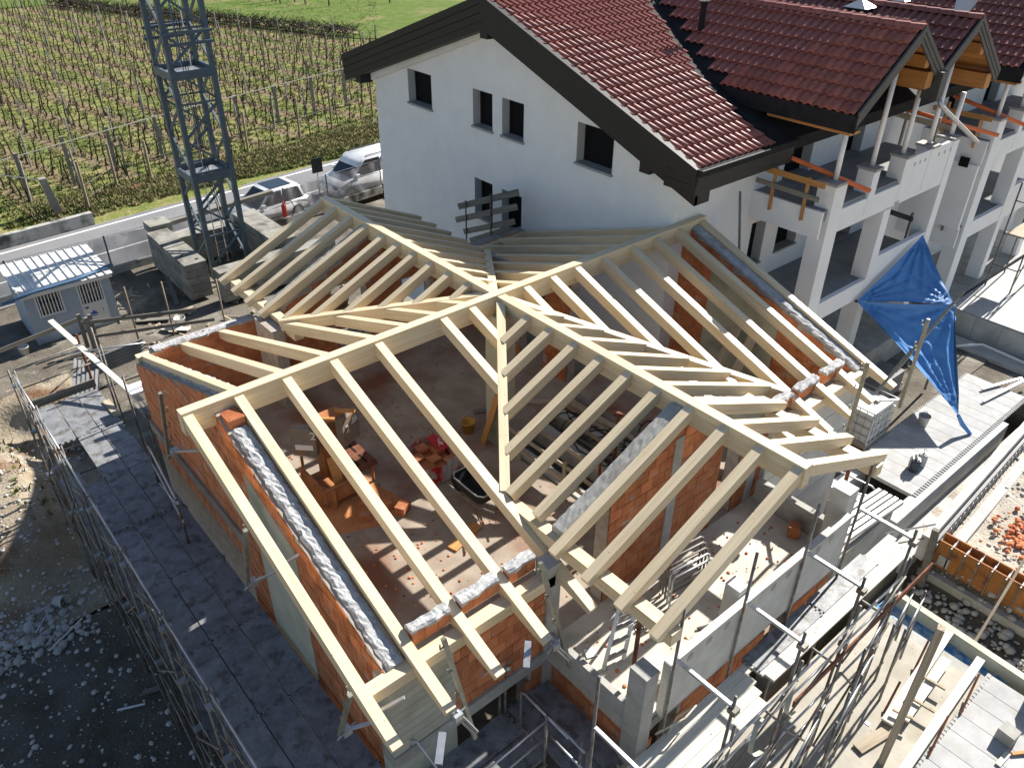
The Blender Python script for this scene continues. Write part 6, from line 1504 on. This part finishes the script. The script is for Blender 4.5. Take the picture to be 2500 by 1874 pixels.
board('batten', (12.15, .55, TZ+.04), (12.75, .15, TZ+.06), 0.05, 0.04, M['orange_wood'], None, label='yellow batten lying at the foot of the concrete block', cat='batten')
board('batten', (11.75, .62, TZ+.03), (12.12, .60, TZ+.03), 0.09, 0.03, M['pale_plank'], None, label='short pale offcut lying in the shadow of the concrete block', cat='batten')
add('gable_block', MB().prism([(13.55, .72, TZ+.02), (13.9, .55, TZ+.02), (13.9, .9, TZ+.02)], (0, 0, .7)), M['concrete'], None, label='grey slab end at the right edge of the precast planks', cat='slab')
ws = thing('timber_prop', (10.27, 1.96, TZ), 'single upright squared timber standing on the terrace', 'prop')
board('shaft', (10.27, 1.96, TZ), (10.27, 1.96, TZ+3.5), 0.11, 0.12, M['old_wood'], ws, up=(1, 0.3, 0))
# planks, bars and oddments on the terrace
PLK = M['pale_plank']
board('terrace_plank', (10.98, 2.27, TZ+.12), (13.95, 2.52, TZ+.12), 0.20, 0.05, PLK, None, label='widest pale plank on the terrace, reaching over the blue membrane', cat='plank')
board('terrace_plank', (11.25, 2.10, TZ+.14), (13.14, 2.21, TZ+.14), 0.17, 0.05, PLK, None, label='shorter pale plank lying beside the widest one on the terrace', cat='plank')
board('terrace_plank', (11.28, 2.13, TZ+.05), (12.6, 2.18, TZ+.05), 0.16, 0.05, M['old_wood'], None, label='plank under the shorter pale plank on the terrace', cat='plank')
board('terrace_beam', (9.4, 1.56, TZ+.22), (13.55, 1.77, TZ+.22), 0.15, 0.11, PLK, None, label='long pale beam lying along the toothed plank ends', cat='beam')
board('terrace_board', (10.15, 2.35, TZ+.04), (10.95, 2.18, TZ+.04), 0.20, 0.04, M['old_wood'], None, label='short board lying at the foot of the upright timber', cat='board')
board('terrace_board', (9.75, 2.72, TZ+.03), (9.95, 2.66, TZ+.03), 0.09, 0.03, M['old_wood'], None, label='small wood scrap by the prop feet on the terrace', cat='board')
for i, (a, b) in enumerate((((12.42, 2.50, TZ+.03), (13.04, 2.60, TZ+.40)), ((11.18, 2.42, TZ+.03), (11.73, 2.49, TZ+.40)), ((12.25, 1.50, TZ+.03), (13.05, 1.62, TZ+.38)), ((11.0, 1.48, TZ+.03), (11.72, 1.58, TZ+.38)))):
    add('pipe_stub', MB().tube(a, b, 0.022, 7), M['rust'], None, label=('rusty pipe slanting up behind the widest plank', 'rusty pipe slanting up near the upright timber', 'rusty pipe at the far end of the long pale beam', 'rusty pipe at the near end of the long pale beam')[i], cat='pipe')
for i, (a, b) in enumerate((((11.2, 2.32, TZ+.25), (11.3, 1.98, TZ+.25)), ((11.7, 2.30, TZ+.22), (11.76, 1.80, TZ+.22)), ((12.35, 2.35, TZ+.2), (12.4, 1.9, TZ+.2)))):
    add('cross_batten', MB().bar(a, b, .05, .04), M['old_wood'], None, label=('nearest batten under the terrace planks', 'middle batten under the terrace planks', 'farthest batten under the terrace planks')[i], cat='batten')
add('paper_scrap', MB().box(10.75, 10.82, 2.46, 2.55, TZ+.003, TZ+.012), M['white_paint'], None, label='white paper scrap lying on the bare terrace', cat='scrap')
# membrane strip, kerb, trench, formwork
mb = MB(); n, m_ = 46, 9; rr = random.Random(4)
for i in range(n+1):
    y = 1.25+2.6*i/n
    for j in range(m_+1):
        x = 13.44+.60*j/m_-.10*(1-i/n)*(j/m_); f = j/m_
        z = TZ-.16+.10*(1-f)**3+.12*smooth(.82, 1.0, f)+.045*nz(x, y, 4.5, 3)+.03*nz(x, y, 11, 4)
        mb.v.append((x, y, z))
mb.f = [(i*(m_+1)+j, i*(m_+1)+j+1, (i+1)*(m_+1)+j+1, (i+1)*(m_+1)+j) for i in range(n) for j in range(m_)]
add('blue_membrane', mb, M['membrane'], None, label='crinkled blue plastic membrane in the strip along the terrace edge', cat='membrane')
add('pale_kerb', MB().prism([(13.95, 3.85, -14.2), (14.10, 3.85, -14.2), (13.92, .4, -14.2), (13.77, .4, -14.2)], (0, 0, 1.15)), pm('yellowish_kerb', (0.50, 0.47, 0.33), (0.60, 0.57, 0.43), scale=3, rough=0.8), None, label='narrow yellowish kerb beam between blue membrane and trench', cat='kerb')
stk = thing('thin_stake', (14.0, 2.08, TZ), 'long thin batten leaning from the kerb to the formwork', 'batten')
board('batten', (14.0, 2.05, TZ+.02), (16.2, 2.22, -12.35), 0.05, 0.04, M['old_wood'], stk)
fm_ = thing('formwork', (16.4, 2.8, -14.2), 'orange plywood formwork panels standing along the trench', 'formwork')
for i in range(8):
    y = 3.86-i*.30
    add('panel', MB().box(16.33, 16.36, y-.29, y, -13.95, -13.10), M['form_ply'], fm_)
    add('back_panel', MB().box(16.56, 16.59, y-.29, y, -13.95, -13.02), M['form_ply'], fm_)
    add('tie', MB().bar((16.28, y-.295, -13.14), (16.62, y-.295, -13.06), .03, .02), M['white_paint'], fm_)
    add('stiffener', MB().box(16.30, 16.33, y-.31, y-.28, -13.95, -13.14), M['old_steel'], fm_)
add('footing', MB().box(16.1, 16.8, .5, 4.0, -14.3, -13.95), M['concrete'], fm_)
add('form_post', MB().bar((15.85, 3.75, -14.3), (15.95, 3.92, -12.6), .14, .12), M['grey_wood'], None, label='dark wooden post at the end of the formwork', cat='post')
hb3 = MB(); hb3.box(-.13, .13, -.1, .1, 0, .2)
for q in range(4): hb3.box(-.11+q*.06, -.07+q*.06, -.085, .085, .1995, .2015)
o = add('loose_brick', hb3, BR, None, label='hollow brick lying on the trench edge beside the yellowish kerb', cat='brick', origin=(0, 0, 0)); o.location = (14.55, 1.95, -14.1); o.rotation_euler = (.2, .1, .7)
rrk = MB(); pebble(rrk, (14.75, 1.7, -14.05), .24, random.Random(3)); add('boulder', rrk, M['stone'], None, label='pale boulder beside the brick at the trench edge', cat='stone')
tsd = MB(); tsd.box(13.44, 13.46, -2, 3.9, -14.3, TZ-.25); add('terrace_side', tsd, M['concrete'], None, kind='structure')
# L-shaped wall and planks behind it, kerb wall with its steel form
SW = M['slab_white']
uw = thing('basement_wall', (17, 5, -14.3), 'bright-topped L-shaped concrete wall round a dark shaft', 'wall')
add('wall_leg', MB().box(15.84, 16.14, 5.0, 6.6, -14.3, -12.9), SW, uw); add('wall_leg', MB().box(15.84, 21.9, 4.70, 5.0, -14.3, -12.9), SW, uw)
add('wall_leg', MB().box(16.14, 17.4, 6.25, 6.55, -14.3, -13.0), SW, uw)
add('strip_floor', MB().box(15.6, 24.5, 4.16, 4.70, -14.0, -13.55), SW, None, kind='structure')
dk = thing('plank_deck', (19.5, 5.8, -12.95), 'pale precast plank deck below the blue tarpaulin', 'deck')
pk2 = plank_mesh(1.62)
for i in range(15): inst('precast_plank', pk2, dk, (17.02+i*PW, 6.58, -12.87), rot=None)
te = MB()
for i in range(60): te.box(17.05+i*.108, 17.10+i*.108, 4.86, 4.955, -12.93, -12.872)
add('toothed_edge', te, M['precast'], dk, kind='stuff')
kb = thing('kerb_wall', (18.5, 4.0, -13.8), 'long concrete kerb wall with a ticked grey steel form', 'wall')
add('kerb', MB().prism([(15.95, 3.95, -13.6), (22.5, 4.30, -13.6), (22.5, 4.50, -13.6), (15.95, 4.15, -13.6)], (0, 0, .70)), SW, kb)
add('steel_form', MB().prism([(16.05, 3.86, -13.7), (22.5, 4.20, -13.7), (22.5, 4.27, -13.7), (16.05, 3.93, -13.7)], (0, 0, .62)), M['steel_form'], kb)
for i in range(24):
    x = 16.25+i*.26; y = 3.845+.0527*(x-16.05)
    for z in (-13.22, -13.45): add('tick', MB().box(x-.012, x+.012, y, y+.012, z-.05, z+.03), M['white_paint'], kb)
add('footing', MB().prism([(16.3, 3.50, -13.75), (22.5, 3.85, -13.75), (22.5, 4.1, -13.75), (16.3, 3.75, -13.75)], (0, 0, .28)), SW, kb)
# jerrycans, tank, pail
def jerry(loc, ang, mat, label):
    t = thing('jerrycan', loc, label, 'jerrycan', 'jerrycans on the plank deck'); ca, sa = math.cos(ang), math.sin(ang)
    R = lambda x, y, z: (loc[0]+x*ca-y*sa, loc[1]+x*sa+y*ca, loc[2]+z)
    me = MB(); prof = [(-.14, 0), (.14, 0), (.14, .30), (.09, .37), (-.10, .37), (-.14, .33)]
    me.prism([R(x, -.11, z) for x, z in prof], Vector(R(0, .11, 0))-Vector(R(0, -.11, 0)))
    m_e, og = me.mesh('can', mat); bm = bmesh.new(); bm.from_mesh(m_e); bmesh.ops.bevel(bm, geom=bm.edges, offset=.025, segments=2, affect='EDGES', clamp_overlap=True); bm.to_mesh(m_e); bm.free()
    o = bpy.data.objects.new('can', m_e); COL.objects.link(o); _place(o, t, og)
    add('handle', MB().path([R(-.10, 0, .36), R(-.08, 0, .42), R(.03, 0, .42), R(.05, 0, .36)], .016, 6), mat, t); add('cap', MB().tube(R(.09, 0, .35), R(.10, 0, .40), .03, 8), M['black'], t)
jerry((17.95, 5.42, -12.87), .5, M['dark_can'] if 'dark_can' in M else plain('dark_blue_can', (0.03, 0.04, 0.06), .45), 'dark blue jerrycan standing in front of the white one')
jerry((18.33, 5.40, -12.87), .3, M['white_plastic'], 'white jerrycan standing behind the dark one')
ib = thing('water_tank', (18.4, 7.0, -12.9), 'caged white water tank under the edge of the blue tarpaulin', 'tank')
tx0, tx1, ty0, ty1, tz0, tz1 = 17.75, 18.9, 6.62, 7.6, -12.72, -11.75
tk = MB(); tk.box(tx0+.04, tx1-.04, ty0+.04, ty1-.04, tz0, tz1-.1); add('bottle', tk, M['white_plastic'], ib)
for i in range(6):
    f = i/5; add('cage_bar', MB().tube((tx0+(tx1-tx0)*f, ty0+.015, tz0), (tx0+(tx1-tx0)*f, ty0+.015, tz1), .012, 5), GV, ib); add('cage_bar', MB().tube((tx0+.015, ty0+(ty1-ty0)*f, tz0), (tx0+.015, ty0+(ty1-ty0)*f, tz1), .012, 5), GV, ib)
for i in range(5):
    z = tz0+(tz1-tz0)*i/4
    add('cage_ring', MB().path([(tx0, ty0, z), (tx1, ty0, z), (tx1, ty1, z), (tx0, ty1, z), (tx0, ty0, z)], .014, 5), GV, ib)
add('pallet', MB().box(tx0, tx1, ty0, ty1, -12.88, -12.74), M['old_wood'], ib)
bucket('white_pail', (20.0, 6.2, -12.87), .15, .30, M['white_plastic'], 'white pail standing in the shade of the blue tarpaulin')
crate = thing('mortar_tub', (20.3, 7.5, -12.9), 'dark shallow tub behind the caged water tank', 'tub'); add('tub', MB().box(19.5, 20.7, 7.3, 8.0, -12.6, -11.95), M['steel_form'], crate)
# the tarpaulin, tied at four corners, sagging and creased towards its ties
A_ = Vector((22.75, 8.72, -8.95)); L_ = Vector((19.62, 8.68, -10.0)); R_ = Vector((21.85, 7.02, -10.17)); B_ = Vector((20.16, 5.48, -12.25))
def tri(P, Q, S, n, seed, sag):
    """triangle P, Q, S: folds run out from each tied corner"""
    mb = MB(); nr = (Q-P).cross(S-P).normalized(); nr = nr if nr.z > 0 else -nr; idx = {}
    for i in range(n+1):
        for j in range(n+1-i):
            a, b = i/n, j/n; c = max(0.0, 1-a-b); p = P*c+Q*a+S*b; d = 0.0
            for k_, (w, u, v) in enumerate(((c, a, b), (a, b, c), (b, c, a))):
                if w < 0.985:
                    ang = math.atan2(v-u, 1e-6+u+v)
                    d += 0.050*(w**1.2)*min(1, (1-w)*5)*(math.sin(ang*15+seed+k_*2)+.6*math.sin(ang*31+seed*2))
            edge = min(a, b, c); d -= sag*(27*a*b*c)
            d += .022*mnoise.noise(p*3.2+Vector((seed, 0, 0)))*min(1, edge*12)+.010*mnoise.noise(p*9)*min(1, edge*12)
            inw = (P+Q+S)/3-p; q = p+inw*0.07*(1-min(1, edge*7))*(4*(a*b+b*c+c*a)*.75 if edge < .14 else 0)
            idx[(i, j)] = len(mb.v); mb.v.append(tuple(q+nr*d))
    for i in range(n):
        for j in range(n-i):
            mb.f.append((idx[(i, j)], idx[(i+1, j)], idx[(i, j+1)]))
            if i+j < n-1: mb.f.append((idx[(i+1, j)], idx[(i+1, j+1)], idx[(i, j+1)]))
    return mb
tarp = thing('blue_tarpaulin', (21, 7.2, -12.9), 'bright blue tarpaulin slung between balcony columns and a post', 'tarpaulin')
Rm = L_.lerp(R_, .5)+Vector((0, -.12, -.22))
add('upper_sheet', tri(A_, L_, R_, 44, 1.0, .10), M['tarp'], tarp, smooth=True)
add('lower_sheet', tri(B_, R_, L_, 44, 4.0, .12), M['tarp'], tarp, smooth=True)
fl_ = MB(); H_ = R_+Vector((0.25, -.25, -1.4)); add('side_flap', tri(B_, H_, R_, 20, 2.0, .05), M['tarp'], tarp, smooth=True)
add('tie_tail', MB().path([B_, B_+Vector((.2, -.1, -.3)), (20.55, 5.15, -12.85)], [.05, .07, .05], 6), M['tarp'], tarp)
add('tie_knot', MB().lathe([(0, -.05), (.06, 0), (0, .05)], tuple(L_), 6), M['black'], tarp)
tpp = thing('tarp_post', (21.9, 7.0, -12.9), 'dark post holding up the outer corner of the tarpaulin', 'post'); add('shaft', MB().tube((21.87, 7.03, -12.95), (21.87, 7.03, -10.2), .035, 7), OS, tpp)
# stepped walls and slab towards the row house
for (nm, b, m, lab) in (('upper_slab', (26.0, 33, 5.4, 8.5, -14.2, -12.2), 'slab_white', 'bright raised slab at the right beside the row house'), ('lower_kerb', (25.15, 25.75, 4.6, 8.1, -14.2, -12.95), 'concrete_light', 'low kerb wall before the raised slab at the right')):
    add(nm, MB().box(*b), M[m], None, label=lab, cat='wall')
for i in range(4): add('facing_panel', MB().box(25.955, 25.99, 8.4-i*.82-.81, 8.4-i*.82, -13.2, -12.24), M['concrete_light'], None, group='concrete facing panels below the raised slab', label='%s facing panel below the bright raised slab' % ('farthest', 'second farthest', 'second nearest', 'nearest')[i], cat='panel')
add('walk_floor', MB().box(16.1, 26.0, 6.6, 8.9, -14.2, -13.05), M['yard'], None, kind='structure'); add('walk_floor_side', MB().box(23.6, 25.2, 4.3, 6.7, -14.2, -13.1), M['yard'], None, kind='structure')
add('plastic_pipe', MB().path([(24.9, 7.6, -12.9), (25.4, 7.0, -12.75), (25.5, 6.0, -12.85), (25.4, 5.0, -12.85)], .04, 6), M['white_paint'], None, label='white plastic pipe lying along the low kerb wall', cat='pipe')
for i, (a, b) in enumerate((((22.3, 5.6, -12.8), (24.6, 5.25, -12.78)), ((22.9, 5.9, -12.8), (24.4, 5.4, -12.8)))):
    add('steel_rail', MB().bar(a, b, .07, .05), GV, None, label=('longer steel rail lying across the end of the plank deck', 'shorter steel rail lying across the end of the plank deck')[i], cat='rail')
# scaffold before the loggia with its plank walkway
rsf = thing('right_scaffold', (9, 3.4, TZ), 'tube scaffold with a pale plank walkway before the loggia parapet', 'scaffold')
PZ_ = -10.86
for j in range(4):
    for i, (xa, xb) in enumerate(((4.3, 8.3), (8.32, 12.9))):
        if i == 1 and j > 2: continue
        board('plank', (xa+.05*j, 3.82-j*.172, PZ_), (xb-.1*j, 3.82-j*.172, PZ_), 0.166, 0.05, PLK, rsf)
for i in range(2): inst('deck_panel', PM18, rsf, (8.35+i*1.85, 3.80, PZ_+.055), rot=(0, 0, -math.pi/2), scale=(.72, 1, 1))
for i in range(5):
    x = 4.79+1.57*i
    tb('standard', (x, 3.925, TZ), (x, 3.925, -8.15), .024, OS, rsf)
    tb('standard', (x+.02, 2.98, TZ), (x+.02, 2.98, -8.95), .024, OS, rsf)
    tb('standard', (x+.12, 2.94, TZ), (x+.12, 2.94, -9.6), .024, OS, rsf)
    add('transom', MB().bar((x, 3.9, -9.13), (x, 2.98, -9.13), .05, .05), GV, rsf)
    tb('putlog', (x, 3.93, PZ_-.06), (x, 2.9, PZ_-.06), .024, OS, rsf)
    for z in (-9.2, -10.4, -11.7): add('coupler', MB().box(x-.05, x+.07, 2.90, 3.02, z-.045, z+.045), OS, rsf)
    if i < 4:
        for z in (-9.95, -10.35): tb('guard_rail', (x, 2.93, z), (x+1.57, 2.93, z), .019, GV, rsf)
        tb('brace', (x, 2.88, -10.8), (x+1.57, 2.88, -9.9), .016, OS, rsf); tb('brace', (x, 2.86, -13.0), (x+1.57, 2.86, -11.0), .02, OS, rsf); tb('brace', (x+1.57, 2.84, -13.0), (x, 2.84, -11.0), .02, OS, rsf)
        for z in (-11.3, -11.9): tb('ledger', (x, 2.90, z), (x+1.57, 2.90, z), .02, GV, rsf)
board('toe_board', (8.2, 2.93, -10.72), (12.6, 2.95, -10.72), 0.03, 0.14, M['rust'], rsf)
for i, (x, y) in enumerate(((7.6, 2.45), (8.6, 2.35), (9.4, 2.55), (10.1, 2.75), (11.4, 2.62), (11.75, 2.9))):
    t = thing('leaning_guard', (x, y, TZ), '%s of the tube guard frames leaning between walkway and terrace' % ('leftmost', 'second', 'third', 'fourth', 'fifth', 'rightmost')[i], 'guard frame', 'tube guard frames between walkway and terrace')
    h = (2.1, 2.2, 2.0, 2.3, 1.9, 1.5)[i]
    tb('upright', (x, y, TZ), (x+.05, y+.05, TZ+h), .024, OS, t); tb('upright', (x+.9, y+.15, TZ+.3), (x+.95, y+.2, TZ+h+.2), .022, OS, t)
    for q in (.35, .62, .95): tb('rail', (x+.03, y+.03, TZ+h*q), (x+.93, y+.18, TZ+h*q+.15), .017, GV if q > .9 else OS, t)
    tb('brace', (x+.03, y+.03, TZ+h*.4), (x+.93, y+.18, TZ+h*.95), .014, OS, t)
# straps looped over the rail
M['strap'] = pm('pale_webbing', (0.42, 0.40, 0.31), (0.52, 0.50, 0.40), scale=8, rough=0.8, bump=0.1)
def strap(c, label):
    mb = MB(); vs = []; n = 26
    for i in range(n+1):
        a = -0.4+5.2*i/n; r = .19+.05*math.sin(2*a)
        p = Vector((c[0]+r*math.cos(a), c[1]-.25*i/n, c[2]+r*.85*math.sin(a)-(0.25*max(0, i/n-.6)))); vs += [p+Vector((0, .035, 0)), p+Vector((0.012, -.035, .01))]
    mb.add(vs, [(2*i, 2*i+1, 2*i+3, 2*i+2) for i in range(n)]); return add('lifting_strap', mb, M['strap'], None, smooth=True, label=label, cat='strap')
strap((7.9, 3.0, -10.2), 'looped pale webbing strap on the walkway rail, the one farther right'); strap((6.95, 2.95, -10.15), 'looped pale webbing strap on the walkway rail, the one farther left')
for i, q in enumerate((0, .03)): add('bent_wire', MB().path([(6.15+q, 3.9, -10.6), (6.6+q, 3.75, -10.5), (6.95, 3.8, -10.55), (6.6, 3.88, -10.62+q), (6.2, 3.85, -11.1)], .014, 5), M['strap'], None, label=('upper', 'lower')[i]+' pale looped wire at the inner edge of the walkway', cat='wire')
# guard frames and props round the shaft
for i, (a, b, c_) in enumerate((((14.8, 5.05, -13.0), (16.05, 4.0, -12.55), 'long tube rail from the shaft to the kerb wall'), ((15.0, 6.5, -12.4), (15.75, 5.1, -12.4), 'tube rail along the left edge of the shaft'))):
    add('tube_rail', MB().tube(a, b, .02, 7), GV, None, label=c_, cat='rail')
    add('tube_rail', MB().tube((a[0], a[1], a[2]-.4), (b[0], b[1], b[2]-.4), .018, 7), OS, None, label='lower '+c_, cat='rail')
for i, (x, y) in enumerate(((15.05, 5.75), (14.85, 5.2), (15.0, 5.05), (15.15, 4.85))):
    add('tube_post', MB().tube((x, y, -14.3), (x, y, -12.0), .026, 7), OS, None, label='%s tube post beside the dark shaft' % ('farthest', 'second', 'third', 'nearest')[i], cat='post', group='tube posts beside the shaft')
ug = MB(); ug.path([(15.3, 6.45, -12.9), (15.3, 6.4, -12.05), (15.33, 6.25, -11.98), (15.42, 5.35, -11.98), (15.45, 5.2, -12.08), (15.45, 5.2, -13.0)], .022, 7); add('bent_guard', ug, GV, None, smooth=True, label='bent tube guard rail standing at the dark shaft', cat='guard rail')
add('red_brown_prop', MB().tube((12.25, 4.72, TZ), (12.25, 4.72, -8.95), .036, 8), M['rust'], None, label='tall red-brown prop outside the right end of the loggia', cat='prop')
add('red_lamp', MB().lathe([(.0, 0), (.11, .03), (.13, .12), (.10, .2), (.04, .22)], (13.1, 5.1, -9.9), 10), M['red'], None, smooth=True, label='small red lamp hanging behind the end of the front ridge', cat='lamp')
sh_ = MB(); sh_.box(11.5, 15.84, 4.3, 5.9, -14.3, -13.6); add('shaft_floor', sh_, M['yard'], None, kind='structure')
for i in range(5):
    t = add('stacked_beam', MB().bar((11.7, 4.42+.12*i, -10.95+.0*i), (14.3, 4.3+.12*i, -11.1), .08, .09), GV if i % 2 else M['concrete_light'], None, label='%s of five steel beams stacked outside the right loggia parapet' % ('frontmost', 'second', 'middle', 'fourth', 'rearmost')[i], cat='beam', group='steel beams stacked outside the loggia')
add('beam_support', MB().box(11.9, 14.0, 4.3, 4.95, TZ, -11.2), M['concrete'], None, label='concrete pier carrying the stacked steel beams', cat='pier')
# tube scaffold at the far right of the row house
fs_ = thing('far_scaffold', (29.0, 7.6, -13.2), 'weathered frame scaffold at the right edge beside the raised slab', 'scaffold')
for x in (28.4, 29.9):
    for y in (7.6, 8.4): tb('standard', (x, y, -12.2), (x, y, -8.6), .026, OS, fs_)
for z in (-11.4, -10.3, -9.2):
    tb('ledger', (28.4, 7.6, z), (29.9, 7.6, z), .02, OS, fs_); tb('transom', (28.4, 7.6, z), (28.4, 8.4, z), .02, OS, fs_)
tb('brace', (28.4, 7.6, -12.0), (29.9, 7.6, -9.2), .018, OS, fs_); board('deck_board', (28.3, 8.0, -10.25), (30.0, 8.0, -10.25), .6, .04, M['old_wood'], fs_)
# bricks spilled on the gravel
bs = MB(); rb2 = random.Random(21)
for _ in range(160): pebble(bs, (18.6+rb2.gauss(0, .45), 2.7+rb2.gauss(0, .3), -13.48), rb2.uniform(.03, .09), rb2)
add('broken_brick_heap', bs, BR, None, kind='stuff')
